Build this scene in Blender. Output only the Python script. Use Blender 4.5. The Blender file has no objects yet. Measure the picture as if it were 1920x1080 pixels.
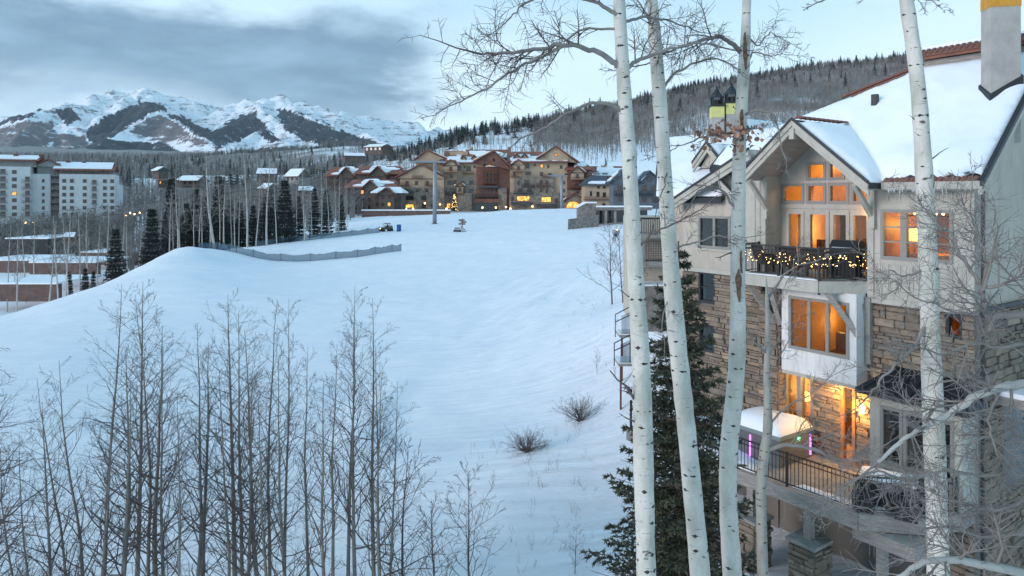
import bpy, bmesh, math, random
import numpy as np
from mathutils import Vector, Matrix
R = math.radians
SC = bpy.context.scene
COL = SC.collection
# ------------------------------------------------------------------ camera
F, HY = 1300.0, 370.0            # focal length and horizon row, in pixels of a 1920x1080 frame
cam = bpy.data.cameras.new('camera'); camo = bpy.data.objects.new('camera', cam); COL.objects.link(camo)
camo.location = (0, 0, 0); camo.rotation_euler = (R(90), 0, 0)
cam.sensor_width = 36; cam.lens = 36*F/1920; cam.shift_y = -(540-HY)/1920
cam.clip_start = 0.1; cam.clip_end = 30000
SC.camera = camo
SC.view_settings.view_transform = 'Standard'; SC.view_settings.look = 'None'
SC.view_settings.exposure = 0.7; SC.view_settings.gamma = 1.0
SC.cycles.use_denoising = True
SC.cycles.max_bounces = 6; SC.cycles.diffuse_bounces = 3; SC.cycles.glossy_bounces = 3
SC.cycles.transparent_max_bounces = 12; SC.cycles.volume_bounces = 0
SC.cycles.sample_clamp_indirect = 4.0
# ------------------------------------------------------------------ world: dusk sky with broken cloud
SUN_EL, SUN_AZ = R(14.0), R(242.0)
world = bpy.data.worlds.new('World'); SC.world = world; world.use_nodes = True
nt = world.node_tree; nt.nodes.clear()
def N(t, **kw):
    n = nt.nodes.new(t)
    for k, v in kw.items(): setattr(n, k, v)
    return n
L = lambda a, b: nt.links.new(a, b)
def M(op, a, b=None, c=None, clamp=False):
    n = N('ShaderNodeMath', operation=op); n.use_clamp = clamp
    for i, v in enumerate((a, b, c)):
        if v is None: continue
        if isinstance(v, (int, float)): n.inputs[i].default_value = v
        else: L(v, n.inputs[i])
    return n.outputs[0]
def MIX(f, a, b):
    n = N('ShaderNodeMix', data_type='RGBA')
    for i, v in ((0, f), (6, a), (7, b)):
        if isinstance(v, (int, float)): n.inputs[i].default_value = v
        elif isinstance(v, tuple): n.inputs[i].default_value = (*v, 1)
        else: L(v, n.inputs[i])
    return n.outputs[2]
def SMOOTH(v, lo, hi):
    n = N('ShaderNodeMapRange', interpolation_type='SMOOTHSTEP'); L(v, n.inputs[0])
    n.inputs[1].default_value = lo; n.inputs[2].default_value = hi
    return n.outputs[0]
sky = N('ShaderNodeTexSky', sky_type='NISHITA'); sky.sun_disc = False
sky.sun_elevation = SUN_EL; sky.sun_rotation = SUN_AZ; sky.altitude = 2900; sky.dust_density = 0.6; sky.ozone_density = 1.5
tc = N('ShaderNodeTexCoord'); sep = N('ShaderNodeSeparateXYZ'); L(tc.outputs['Generated'], sep.inputs[0])
X_, Y_, Z_ = sep.outputs
zc = M('ADD', M('MAXIMUM', Z_, 0.0), 0.16)
px, py = M('DIVIDE', X_, zc), M('DIVIDE', Y_, zc)
cv = N('ShaderNodeCombineXYZ'); L(px, cv.inputs[0]); L(py, cv.inputs[1])
def noise(vec, scale, det, rough, dist=0.0, loc=(0, 0, 0), sc=(1, 1, 1)):
    mp = N('ShaderNodeMapping'); mp.inputs[1].default_value = loc; mp.inputs[3].default_value = sc; L(vec, mp.inputs[0])
    n = N('ShaderNodeTexNoise'); L(mp.outputs[0], n.inputs['Vector'])
    n.inputs['Scale'].default_value = scale; n.inputs['Detail'].default_value = det
    n.inputs['Roughness'].default_value = rough; n.inputs['Distortion'].default_value = dist
    return n.outputs['Fac']
n1 = noise(cv.outputs[0], 0.62, 9, 0.56, 0.35, (3.1, 1.7, 0))
n2 = noise(cv.outputs[0], 1.7, 7, 0.6, 0.2, (7.3, 2.2, 0))
# the heavy bank stands over the mountains to the left, the sky clears to the right
az = M('ARCTAN2', X_, Y_)
wisp = SMOOTH(n1, 0.42, 0.70)
warp = M('MULTIPLY', M('SUBTRACT', n1, 0.5), 0.20)
warp2 = M('MULTIPLY', M('SUBTRACT', n2, 0.5), 0.10)
ez = M('ADD', Z_, M('ADD', warp, warp2))
azw = M('ADD', az, M('MULTIPLY', M('SUBTRACT', n2, 0.5), 0.30))
bank = M('MULTIPLY', M('MULTIPLY', SMOOTH(ez, 0.268, 0.225), SMOOTH(ez, 0.085, 0.165)), SMOOTH(azw, -0.06, -0.20))
patch = SMOOTH(M('ADD', n1, M('MULTIPLY', SMOOTH(Z_, 0.24, 0.14), 0.22)), 0.40, 0.56)
heavy = M('MULTIPLY', M('MULTIPLY', bank, patch), M('MULTIPLY_ADD', n2, 0.8, 0.55), clamp=True)
base = MIX(SMOOTH(Z_, 0.05, 0.46), (0.66, 0.83, 0.92), (0.25, 0.50, 0.70))
nsc = N('ShaderNodeVectorMath', operation='SCALE'); L(sky.outputs[0], nsc.inputs[0]); nsc.inputs[3].default_value = 0.06
veil = MIX(0.78, nsc.outputs[0], base)
c1 = MIX(M('MULTIPLY', wisp, 0.5), veil, (0.60, 0.73, 0.82))
lowfog = M('MULTIPLY', SMOOTH(Z_, 0.20, 0.10), SMOOTH(azw, -0.02, -0.25))
c1 = MIX(M('MULTIPLY', lowfog, 0.6), c1, (0.37, 0.53, 0.66))
c2 = MIX(heavy, c1, MIX(SMOOTH(n2, 0.35, 0.65), (0.085, 0.165, 0.26), (0.21, 0.335, 0.45)))
bg = N('ShaderNodeBackground'); L(c2, bg.inputs[0]); bg.inputs[1].default_value = 1.0
out = N('ShaderNodeOutputWorld'); L(bg.outputs[0], out.inputs[0])
# ------------------------------------------------------------------ sun: low, behind thick cloud
sl = bpy.data.lights.new('sun', 'SUN'); sl.energy = 1.3; sl.angle = R(24); sl.color = (1.0, 0.87, 0.86)
so = bpy.data.objects.new('sun', sl); COL.objects.link(so)
_sd = Vector((math.sin(SUN_AZ)*math.cos(SUN_EL), math.cos(SUN_AZ)*math.cos(SUN_EL), math.sin(SUN_EL)))
so.rotation_euler = _sd.to_track_quat('Z', 'Y').to_euler()
# ------------------------------------------------------------------ helpers
def P(X, y, d):
    """world point at depth d on the line of sight of photo pixel (X, y)"""
    return np.array([(X-960)/F*d, d, (HY-y)/F*d])
def tag(o, label=None, cat=None, group=None, kind=None):
    if label: o['label'] = label
    if cat: o['category'] = cat
    if group: o['group'] = group
    if kind: o['kind'] = kind
    return o
def link(o, parent=None):
    COL.objects.link(o)
    if parent is not None: o.parent = parent
    return o
def empty(name, loc, rz=0.0, **t):
    o = bpy.data.objects.new(name, None); COL.objects.link(o)
    o.location = [float(c) for c in loc]; o.rotation_euler = (0, 0, rz); o.empty_display_size = 0.3
    return tag(o, **t)
def mesh(name, V, Fc, m=None, smooth=False):
    me = bpy.data.meshes.new(name)
    if isinstance(V, np.ndarray) and isinstance(Fc, np.ndarray):
        nv, nf, k = len(V), len(Fc), Fc.shape[1]
        me.vertices.add(nv); me.vertices.foreach_set('co', np.ascontiguousarray(V, dtype=np.float32).ravel())
        me.loops.add(nf*k); me.polygons.add(nf)
        me.loops.foreach_set('vertex_index', np.ascontiguousarray(Fc, dtype=np.int32).ravel())
        me.polygons.foreach_set('loop_start', np.arange(0, nf*k, k, dtype=np.int32))
        me.polygons.foreach_set('loop_total', np.full(nf, k, dtype=np.int32))
        me.update(calc_edges=True)
    else:
        me.from_pydata([tuple(map(float, v)) for v in V], [], [tuple(map(int, f)) for f in Fc]); me.update()
    if smooth: me.polygons.foreach_set('use_smooth', [True]*len(me.polygons))
    if m is not None: me.materials.append(m)
    return me
def obj(name, me, parent=None, loc=None, **t):
    o = bpy.data.objects.new(name, me); link(o, parent)
    if loc is not None: o.location = [float(c) for c in loc]
    return tag(o, **t)
class MB:
    """collects simple solids; build() links them as one mesh object"""
    def __init__(s): s.v, s.f = [], []
    def add(s, V, Fc):
        n = len(s.v); s.v += [tuple(map(float, p)) for p in V]; s.f += [tuple(i+n for i in f) for f in Fc]; return s
    def box(s, x0, x1, y0, y1, z0, z1):
        x0, x1 = min(x0, x1), max(x0, x1); y0, y1 = min(y0, y1), max(y0, y1); z0, z1 = min(z0, z1), max(z0, z1)
        return s.add([(x0,y0,z0),(x1,y0,z0),(x1,y1,z0),(x0,y1,z0),(x0,y0,z1),(x1,y0,z1),(x1,y1,z1),(x0,y1,z1)],
                     [(0,3,2,1),(4,5,6,7),(0,1,5,4),(1,2,6,5),(2,3,7,6),(3,0,4,7)])
    def bar(s, a, b, w, h=None):
        """square bar from a to b"""
        h = h or w; a, b = Vector(a), Vector(b); t = (b-a).normalized()
        ref = Vector((0,0,1)) if abs(t.z) < .95 else Vector((1,0,0))
        n = t.cross(ref).normalized()*w/2; c = n.cross(t).normalized()*h/2
        V = [p+q for p in (a, b) for q in (-n-c, n-c, n+c, -n+c)]
        return s.add(V, [(0,1,2,3),(7,6,5,4),(0,4,5,1),(1,5,6,2),(2,6,7,3),(3,7,4,0)])
    def prism(s, poly, off):
        """polygon (3D points) extruded by the vector off"""
        n = len(poly); off = Vector(off); V = [Vector(p) for p in poly]; V += [p+off for p in V]
        return s.add(V, [tuple(range(n))[::-1], tuple(range(n, 2*n))]+[(i,(i+1)%n,n+(i+1)%n,n+i) for i in range(n)])
    def lathe(s, prof, c=(0,0,0), k=10):
        V, Fc = [], []
        for (r, z) in prof:
            for i in range(k): V.append((c[0]+r*math.cos(2*math.pi*i/k), c[1]+r*math.sin(2*math.pi*i/k), c[2]+z))
        for j in range(len(prof)-1):
            for i in range(k): Fc.append((j*k+i, j*k+(i+1)%k, (j+1)*k+(i+1)%k, (j+1)*k+i))
        Fc += [tuple(range(k))[::-1], tuple((len(prof)-1)*k+i for i in range(k))]
        return s.add(V, Fc)
    def build(s, name, m, parent=None, smooth=False, loc=None, **t):
        me = mesh(name, s.v, s.f, m, smooth)
        bm = bmesh.new(); bm.from_mesh(me); bmesh.ops.recalc_face_normals(bm, faces=bm.faces); bm.to_mesh(me); bm.free()
        return obj(name, me, parent, loc, **t)
def tubes(paths, sides=4):
    """list of (points Nx3, radii N[, sides]) -> one V, F pair (quads; tips close to a point)"""
    VV, FF, n0 = [], [], 0
    for pr in paths:
        p, r = np.asarray(pr[0], float), np.asarray(pr[1], float); k = pr[2] if len(pr) > 2 else sides
        n = len(p); t = np.gradient(p, axis=0); t /= np.linalg.norm(t, axis=1)[:, None]+1e-9
        ref = np.array([0.31, 0.95, 0.05]) if abs(t[0][2]) > .6 else np.array([0, 0, 1.0])
        a = np.cross(t, ref); a /= np.linalg.norm(a, axis=1)[:, None]+1e-9; b = np.cross(t, a)
        th = np.arange(k)*2*math.pi/k
        ring = p[:, None]+r[:, None, None]*(np.cos(th)[None, :, None]*a[:, None]+np.sin(th)[None, :, None]*b[:, None])
        VV.append(ring.reshape(-1, 3)); i = np.arange(n-1)[:, None]*k; j = np.arange(k)[None]; j2 = (j+1) % k
        FF.append(np.stack([i+j, i+j2, i+k+j2, i+k+j], -1).reshape(-1, 4)+n0); n0 += n*k
    return np.concatenate(VV), np.concatenate(FF)
ORD = ['leftmost']+[w+' from the left' for w in 'second third fourth fifth sixth seventh eighth ninth tenth eleventh twelfth thirteenth fourteenth fifteenth sixteenth seventeenth eighteenth nineteenth twentieth'.split()]
ORD += [t+'-'+w+' from the left' for t in ('twenty', 'thirty') for w in 'first second third fourth fifth sixth seventh eighth ninth'.split()]
ORD.insert(29, 'thirtieth from the left')
def rank(objs, text):
    """tell look-alikes apart by their order across the picture"""
    for i, o in enumerate(sorted(objs, key=lambda o: o.location.x/o.location.y)): o['label'] = text % ORD[i]
# ------------------------------------------------------------------ materials
MATS = {}
def mat(name, col, rough=0.8, col2=None, scale=4.0, bump=0.0, stretch=(1,1,1), metal=0.0, emit=None, estr=0.0, bscale=None, lo=.35, hi=.65, det=6, spec=None):
    if name in MATS: return MATS[name]
    m = bpy.data.materials.new(name); m.use_nodes = True; t = m.node_tree; b = t.nodes['Principled BSDF']
    b.inputs['Base Color'].default_value = (*col, 1); b.inputs['Roughness'].default_value = rough; b.inputs['Metallic'].default_value = metal
    if spec is not None: b.inputs['Specular IOR Level'].default_value = spec
    if emit: b.inputs['Emission Color'].default_value = (*emit, 1); b.inputs['Emission Strength'].default_value = estr
    if col2 or bump:
        co = t.nodes.new('ShaderNodeTexCoord'); mp = t.nodes.new('ShaderNodeMapping'); mp.inputs[3].default_value = stretch
        t.links.new(co.outputs['Object'], mp.inputs[0])
        nz = t.nodes.new('ShaderNodeTexNoise'); nz.inputs['Scale'].default_value = scale; nz.inputs['Detail'].default_value = det; nz.inputs['Roughness'].default_value = .62
        t.links.new(mp.outputs[0], nz.inputs['Vector'])
        if col2:
            mr = t.nodes.new('ShaderNodeMapRange'); mr.inputs[1].default_value = lo; mr.inputs[2].default_value = hi
            t.links.new(nz.outputs['Fac'], mr.inputs[0])
            mx = t.nodes.new('ShaderNodeMix'); mx.data_type = 'RGBA'; mx.inputs[6].default_value = (*col, 1); mx.inputs[7].default_value = (*col2, 1)
            t.links.new(mr.outputs[0], mx.inputs[0]); t.links.new(mx.outputs[2], b.inputs['Base Color'])
        if bump:
            src = nz
            if bscale:
                src = t.nodes.new('ShaderNodeTexNoise'); src.inputs['Scale'].default_value = bscale; src.inputs['Detail'].default_value = 5; t.links.new(mp.outputs[0], src.inputs['Vector'])
            bp = t.nodes.new('ShaderNodeBump'); bp.inputs['Strength'].default_value = bump; bp.inputs['Distance'].default_value = 0.05
            t.links.new(src.outputs['Fac'], bp.inputs['Height']); t.links.new(bp.outputs[0], b.inputs['Normal'])
    MATS[name] = m
    return m
def tint(m, amount=.25):
    """vary a material's brightness from object to object"""
    t = m.node_tree; b = t.nodes['Principled BSDF']; oi = t.nodes.new('ShaderNodeObjectInfo')
    mr = t.nodes.new('ShaderNodeMapRange'); mr.inputs[3].default_value = 1-amount; mr.inputs[4].default_value = 1+amount
    t.links.new(oi.outputs['Random'], mr.inputs[0])
    hs = t.nodes.new('ShaderNodeHueSaturation'); t.links.new(mr.outputs[0], hs.inputs['Value'])
    s = b.inputs['Base Color']
    if s.is_linked: t.links.new(s.links[0].from_socket, hs.inputs['Color'])
    else: hs.inputs['Color'].default_value = s.default_value
    t.links.new(hs.outputs[0], s)
    return m
def glass_mat(name, tintc=(.9, .92, .92)):
    m = bpy.data.materials.new(name); m.use_nodes = True; t = m.node_tree; t.nodes.clear()
    o = t.nodes.new('ShaderNodeOutputMaterial'); mx = t.nodes.new('ShaderNodeMixShader'); fr = t.nodes.new('ShaderNodeFresnel'); fr.inputs[0].default_value = 1.42
    tr = t.nodes.new('ShaderNodeBsdfTransparent'); tr.inputs[0].default_value = (*tintc, 1); gl = t.nodes.new('ShaderNodeBsdfGlossy'); gl.inputs['Roughness'].default_value = .03
    t.links.new(fr.outputs[0], mx.inputs[0]); t.links.new(tr.outputs[0], mx.inputs[1]); t.links.new(gl.outputs[0], mx.inputs[2]); t.links.new(mx.outputs[0], o.inputs[0])
    return m
SNOW = mat('snow', (.87, .87, .89), .55, (.80, .81, .86), .35, .25, bscale=2.2)
def streaks(m, sc, rot, strength, dist, scale):
    t = m.node_tree; b = t.nodes['Principled BSDF']; co = t.nodes.new('ShaderNodeTexCoord'); prev = b.inputs['Normal'].links[0].from_socket
    for r_, s_, st in ((rot, sc, strength), (rot+.5, (sc[0]*1.6, sc[1]*.8, 1), strength*.7)):
        mp = t.nodes.new('ShaderNodeMapping'); mp.inputs[2].default_value = (0, 0, r_); mp.inputs[3].default_value = s_; t.links.new(co.outputs['Object'], mp.inputs[0])
        n = t.nodes.new('ShaderNodeTexNoise'); n.inputs['Scale'].default_value = scale; n.inputs['Detail'].default_value = 8; n.inputs['Roughness'].default_value = .7; n.inputs['Distortion'].default_value = .6; t.links.new(mp.outputs[0], n.inputs['Vector'])
        bp = t.nodes.new('ShaderNodeBump'); bp.inputs['Strength'].default_value = st; bp.inputs['Distance'].default_value = dist; t.links.new(n.outputs['Fac'], bp.inputs['Height']); t.links.new(prev, bp.inputs['Normal']); prev = bp.outputs[0]
    t.links.new(prev, b.inputs['Normal'])
streaks(SNOW, (.22, 2.0, 1), R(-38), .85, .24, .9)
ROOFSNOW = mat('roof_snow', (.85, .87, .89), .6, (.80, .83, .87), .8, .18, bscale=3.0)
STUCCO = mat('cream_stucco', (.48, .43, .36), .9, (.41, .37, .31), 1.2, .12, bscale=40)
WHITEST = mat('white_stucco', (.70, .70, .69), .9, (.62, .62, .61), 1.5, .12, bscale=40)
TRIM = mat('pale_beige_paint', (.46, .44, .38), .6, (.39, .37, .32), 2.0)
DARKMETAL = mat('black_metal', (.025, .028, .032), .45, metal=.3)
WEATHER = mat('weathered_timber', (.33, .31, .28), .85, (.22, .21, .19), 3.0, .2, stretch=(1, 1, 6))
GLASS = glass_mat('window_glass')
TILE = mat('red_clay_tile', (.23, .095, .065), .85, (.13, .06, .045), 1.5, .3)
WOODWARM = mat('warm_wood', (.42, .20, .07), .6, (.30, .13, .05), 3.0)
ROOM = mat('room_plaster', (.62, .42, .22), .8, (.5, .3, .14), .8)
BARK = None
# ------------------------------------------------------------------ terrain
def tps_fit(Pt, val, lam=1e-6):
    Pt = np.asarray(Pt, float); n = len(Pt); r = np.linalg.norm(Pt[:, None]-Pt[None], axis=-1)
    K = np.where(r > 0, r*r*np.log(r+1e-12), 0)+lam*np.eye(n); Q = np.c_[np.ones(n), Pt]
    A = np.block([[K, Q], [Q.T, np.zeros((3, 3))]]); w = np.linalg.solve(A, np.r_[val, 0, 0, 0])
    return Pt, w
def tps_eval(fit, q):
    Pt, w = fit; out = np.empty(len(q))
    for i in range(0, len(q), 20000):
        c = q[i:i+20000]; r = np.linalg.norm(c[:, None]-Pt[None], axis=-1)
        out[i:i+20000] = np.where(r > 0, r*r*np.log(r+1e-12), 0) @ w[:-3]+w[-3]+c @ w[-2:]
    return out
rs = np.random.RandomState(5)
def vnoise(x, y, seed=0, octs=4, f=1.0, gain=.5):
    """value noise, vectorised"""
    tot = np.zeros_like(x, dtype=float); amp = 1.0; g = np.random.RandomState(seed).rand(256, 256)
    for o in range(octs):
        xi, yi = x*f+17.3*o, y*f+9.1*o; x0, y0 = np.floor(xi).astype(int), np.floor(yi).astype(int); fx, fy = xi-x0, yi-y0
        fx, fy = fx*fx*(3-2*fx), fy*fy*(3-2*fy); i0, i1, j0, j1 = x0 % 256, (x0+1) % 256, y0 % 256, (y0+1) % 256
        tot += amp*((g[i0, j0]*(1-fx)+g[i1, j0]*fx)*(1-fy)+(g[i0, j1]*(1-fx)+g[i1, j1]*fx)*fy-.5); amp *= gain; f *= 2.03
    return tot
CP = [(1000,1110,22.5),(700,1120,23),(300,1125,23),(-100,1125,23),(1085,790,37),(990,852,32),(1150,960,28),(560,700,52),(900,650,58),(200,700,50),(-100,690,50),
      (0,606,72),(100,572,80),(200,533,92),(300,490,108),(348,462,122),(385,467,128),(490,487,130),(620,487,130),(750,473,135),(560,560,85),(900,520,100),(1100,480,110),
      (420,497,115),(382,486,114),(470,508,110),(350,520,92),(450,530,95),(410,486,121),(388,475,121),(435,494,120),(465,498,122),(372,469,119),(725,434,165),(560,452,160),(480,463,152),(868,434,160),(813,420,185),(960,394,225),(1080,391,225),(850,403,225),(700,412,225),(1150,432,140),(1160,560,62),(1140,700,43),
      (1510,1100,19.5),(1390,930,25),(1640,1040,21.5),(1250,560,50),(1250,700,36),(1300,480,75),
      (960,398,250),(1080,396,250),(800,395,300),(960,394,300),(1150,388,300),(1300,372,300),(1600,360,300)]
pts = [P(*c) for c in CP]
for (X, d, z) in [(-150,115,-24),(0,108,-23.5),(0,95,-19),(100,112,-20),(100,130,-23.5),(-100,85,-17),(150,140,-23.5),(200,118,-18),(260,150,-21),(300,135,-16),(330,160,-18.5),(400,170,-16),(420,150,-11.5),(480,190,-14),(560,190,-11.5),
                  (620,210,-9),(640,185,-9.5),(0,170,-24),(120,200,-23),(-200,200,-25),(0,260,-19),(250,260,-15),(400,260,-12),(560,270,-8),(0,330,-15),(300,330,-9.5),(560,330,-4.5),
                  (1900,30,-9.5),(1700,60,-6),(1900,120,0),(1500,130,-4),(2300,20,-11),(2600,10,-13),(1250,200,-4.5)]:
    pts.append(np.array([(X-960)/F*d, d, z]))
for (x, y, z) in [(0,0,-14.5),(-30,0,-15),(30,0,-13),(0,-40,-15.5),(-40,-40,-16),(40,-40,-14),(-60,10,-15.5),(80,0,-10),(-220,60,-26),(-220,330,-18),(-220,-40,-24),(300,-40,-4),(300,330,14),(200,200,8),(12,10,-14),(20,12,-13.3),(9,22,-11.2),(14,24,-11.0)]:
    pts.append(np.array([x, y, z], float))
pts = np.array(pts); GFIT = tps_fit(pts[:, :2], pts[:, 2], .3)
def axis(segs):
    out = []
    for a, b, st in segs: out += list(np.arange(a, b, st))
    return np.array(out+[segs[-1][1]])
# skiers' run-out track: a pressed curve across the near slope
TRK = np.array([P(X, y, 12.2*F/(y-HY))[:2] for X, y in [(735,790),(742,745),(765,710),(810,672),(880,640),(960,610),(1040,575),(1110,540)]])
def seg_dist(q, line):
    best = np.full(len(q), 1e9); side = np.zeros(len(q))
    for a, b in zip(line[:-1], line[1:]):
        ab = b-a; t = np.clip(((q-a) @ ab)/(ab @ ab), 0, 1); e = q-(a+t[:, None]*ab); dd = np.hypot(e[:, 0], e[:, 1])
        cr = ab[0]*e[:, 1]-ab[1]*e[:, 0]; m = dd < best; best[m] = dd[m]; side[m] = np.sign(cr[m])
    return best, side
def ground(x, y, fine=True):
    q = np.c_[np.ravel(x), np.ravel(y)].astype(float); z = tps_eval(GFIT, q)
    if fine:
        z += .35*vnoise(q[:, 0], q[:, 1], 1, 3, .06)+.15*vnoise(q[:, 0], q[:, 1], 2, 3, .35)+.05*vnoise(q[:, 0], q[:, 1], 3, 2, 1.1)
        dd, sd = seg_dist(q, TRK); s = dd*sd
        fade = np.clip((62-q[:, 1])/22, .12, 1)*(.6+.8*(vnoise(q[:, 0], q[:, 1], 9, 2, .15)+.5)); z += fade*(-.22*np.exp(-((s+.2)/1.0)**2)+.26*np.exp(-((s-1.7)/1.4)**2))
        # ploughed-up ski and groomer marks above the track
        u = q[:, 0]*.55+q[:, 1]*.83; v = q[:, 0]*.83-q[:, 1]*.55
        wgt = np.exp(-((q[:, 0]-2)/9)**2-((q[:, 1]-72)/20)**2)
        z += wgt*.42*vnoise(v*1.0, u*.22, 4, 3, 1.0)
    return z
def gz(x, y): return float(ground(np.array([x]), np.array([y]))[0])
gx = axis([(-260,-60,4),(-60,-24,1.6),(-24,26,.55),(26,60,2.0),(60,320,6)])
gy = axis([(-60,14,3),(14,105,.6),(105,240,1.5),(240,345,4)])
GX, GY = np.meshgrid(gx, gy); GZ = ground(GX, GY).reshape(GX.shape)
def grid_mesh(name, V, nx, ny, m):
    i = np.arange(ny-1)[:, None]*nx+np.arange(nx-1)[None]
    return mesh(name, V, np.stack([i, i+1, i+nx+1, i+nx], -1).reshape(-1, 4), m, True)
obj('snow_ground', grid_mesh('snow_ground', np.c_[GX.ravel(), GY.ravel(), GZ.ravel()], len(gx), len(gy), SNOW), kind='structure', label='smooth snow covered ski slope running up to the hotel')
# far hills: elevation angle as a function of bearing and distance
HC = {-1800:[(330,430),(1200,310),(4500,255),(7000,255)], -500:[(330,432),(600,350),(1200,312),(4500,262),(7000,262)],
      0:[(330,428),(600,348),(1200,314),(2500,290),(4500,272),(7000,270)], 300:[(330,408),(600,348),(1200,316),(2500,295),(4500,280),(7000,275)],
      450:[(330,392),(600,345),(1200,318),(2500,300),(4500,285)], 600:[(330,388),(500,355),(900,318),(1500,278),(1900,285),(3000,290),(4500,280),(7000,275)],
      750:[(330,386),(450,335),(700,296),(1200,285),(2500,290),(7000,280)], 900:[(330,386),(420,325),(600,275),(800,247),(1100,268),(2500,300),(7000,290)],
      1100:[(330,384),(420,315),(650,258),(950,215),(1300,245),(3000,300)], 1300:[(330,374),(450,292),(700,217),(1050,162),(1400,195),(3000,290)],
      1500:[(330,362),(450,272),(700,192),(1100,130),(1500,160),(3000,270)], 1850:[(330,352),(450,252),(700,167),(1150,103),(1600,135),(3000,250)],
      2400:[(330,352),(450,242),(700,152),(1200,80),(1700,120),(3000,240)], 3600:[(330,350),(450,240),(700,150),(1200,80),(1700,120),(3000,240)]}
hp, hv = [], []
for X, l in HC.items():
    for d, y in l: hp.append(((X-960)/F*1.6, math.log(d))); hv.append((HY-y)/F)
HFIT = tps_fit(hp, np.array(hv), 3e-4)
def hill(k, d, fine=True):
    k, d = np.ravel(k).astype(float), np.ravel(d).astype(float)
    z = tps_eval(HFIT, np.c_[k*1.6, np.log(d)])*d
    if fine:
        x, y = k*d, d; z += np.clip((d-350)/300, 0, 1)*(10*vnoise(x, y, 11, 5, .009, .5)+d*.002*vnoise(x, y, 12, 3, .003))
    return z
def hz_at(X, d): return float(hill(np.array([(X-960)/F]), np.array([d]))[0])
hk = np.linspace(-2.2, 2.1, 330); hd = np.exp(np.linspace(math.log(325), math.log(7500), 150))
HK, HD = np.meshgrid(hk, hd); HZ = hill(HK, HD).reshape(HK.shape)
# meet the near slope along the seam
w0 = np.clip((math.log(420)-np.log(HD))/(math.log(420)-math.log(325)), 0, 1)
GS = ground(np.clip(HK*325, -258, 318), np.full(HK.shape, 325.0), False).reshape(HK.shape)
HZ = HZ*(1-w0)+w0*(GS-.3)
def hill_mat():
    m = mat('hillside_snow', (.80, .83, .86), .7); t = m.node_tree; b = t.nodes['Principled BSDF']
    co = t.nodes.new('ShaderNodeTexCoord'); n = t.nodes.new('ShaderNodeTexNoise'); n.inputs['Scale'].default_value = .012; n.inputs['Detail'].default_value = 9; n.inputs['Roughness'].default_value = .65
    t.links.new(co.outputs['Object'], n.inputs['Vector'])
    at = t.nodes.new('ShaderNodeAttribute'); at.attribute_name = 'wood'
    ad = t.nodes.new('ShaderNodeMath'); ad.operation = 'MULTIPLY_ADD'; ad.inputs[1].default_value = 1.3; t.links.new(n.outputs['Fac'], ad.inputs[0])
    s = t.nodes.new('ShaderNodeMath'); s.operation = 'SUBTRACT'; s.inputs[1].default_value = .65; t.links.new(at.outputs['Fac'], s.inputs[0]); t.links.new(s.outputs[0], ad.inputs[2])
    mr = t.nodes.new('ShaderNodeMapRange'); mr.inputs[1].default_value = .3; mr.inputs[2].default_value = .62; t.links.new(ad.outputs[0], mr.inputs[0])
    mx = t.nodes.new('ShaderNodeMix'); mx.data_type = 'RGBA'; mx.inputs[6].default_value = (.80, .83, .86, 1); mx.inputs[7].default_value = (.22, .20, .185, 1)
    t.links.new(mr.outputs[0], mx.inputs[0]); t.links.new(mx.outputs[2], b.inputs['Base Color'])
    return m
hm = grid_mesh('hillside', np.c_[(HK*HD).ravel(), HD.ravel(), HZ.ravel()], len(hk), len(hd), hill_mat())
# brush cover: bare oak and aspen scrub, thick on the far slopes, thin on the lower right slope
HXp = 960+F*HK
wood = np.clip((HD-520)/500, 0, 1)*.72*(HXp < 760)+np.where(HXp >= 760, np.clip((HD-480)/250, 0, 1)*.72*np.clip((HXp-800)/300, .25, 1), 0)
knoll = np.exp(-((HXp-610)/60)**2-((HD-1500)/350)**2); wood = wood*(1-.55*knoll)
a = hm.attributes.new('wood', 'FLOAT', 'POINT'); a.data.foreach_set('value', wood.ravel().astype(np.float32))
obj('hillside', hm, kind='structure', label='snowy wooded hills rising behind the village')
# ------------------------------------------------------------------ mountains
RID = [[(-500,235,5200),(-250,240,5200),(-50,232,5000),(20,222,4800),(60,207,4800),(100,198,4900),(150,196,5200),(205,176,5600),(240,172,5600),(275,168,5600),(330,186,5700),(400,203,5800),(440,190,5800),(480,190,5700),(520,182,5600),(560,192,5600),(620,213,5600),(700,224,6000),(760,231,6100),(860,236,6300),(1000,242,6400),(1300,255,6400)],
       [(270,175,5550),(232,203,5000),(182,238,4500),(150,265,4100),(130,290,3700)],
       [(290,196,5100),(300,206,4600),(345,238,4200),(392,270,3800),(405,290,3400)], [(300,206,4600),(250,233,4300),(200,260,4000),(175,285,3700)],
       [(480,200,5400),(477,212,5000),(425,234,4700),(400,262,4300),(390,285,3900)], [(477,212,5000),(555,238,4600),(620,262,4200),(640,285,3800)],
       [(520,186,5600),(582,220,5000),(650,248,4600),(725,268,4300),(760,285,3900)], [(100,199,4900),(75,228,4500),(40,262,4100),(20,290,3700)],
       [(130,200,5000),(150,232,4600),(160,262,4200)], [(490,244,4300),(545,266,3950),(570,285,3700)], [(490,244,4300),(440,268,3950),(420,290,3600)], [(660,258,4200),(700,268,4000),(720,285,3800)],
       [(-200,245,4800),(-160,285,4000)]]
mk_ = np.linspace(-1.15, .30, 460); md_ = np.exp(np.linspace(math.log(3000), math.log(6900), 230))
MK, MD = np.meshgrid(mk_, md_); q = np.c_[(MK*MD).ravel(), MD.ravel()]
q2 = q+np.c_[vnoise(q[:, 0], q[:, 1], 21, 4, .0035), vnoise(q[:, 0], q[:, 1], 22, 4, .0035)]*130
mz = np.full(len(q), -1e9)
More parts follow.
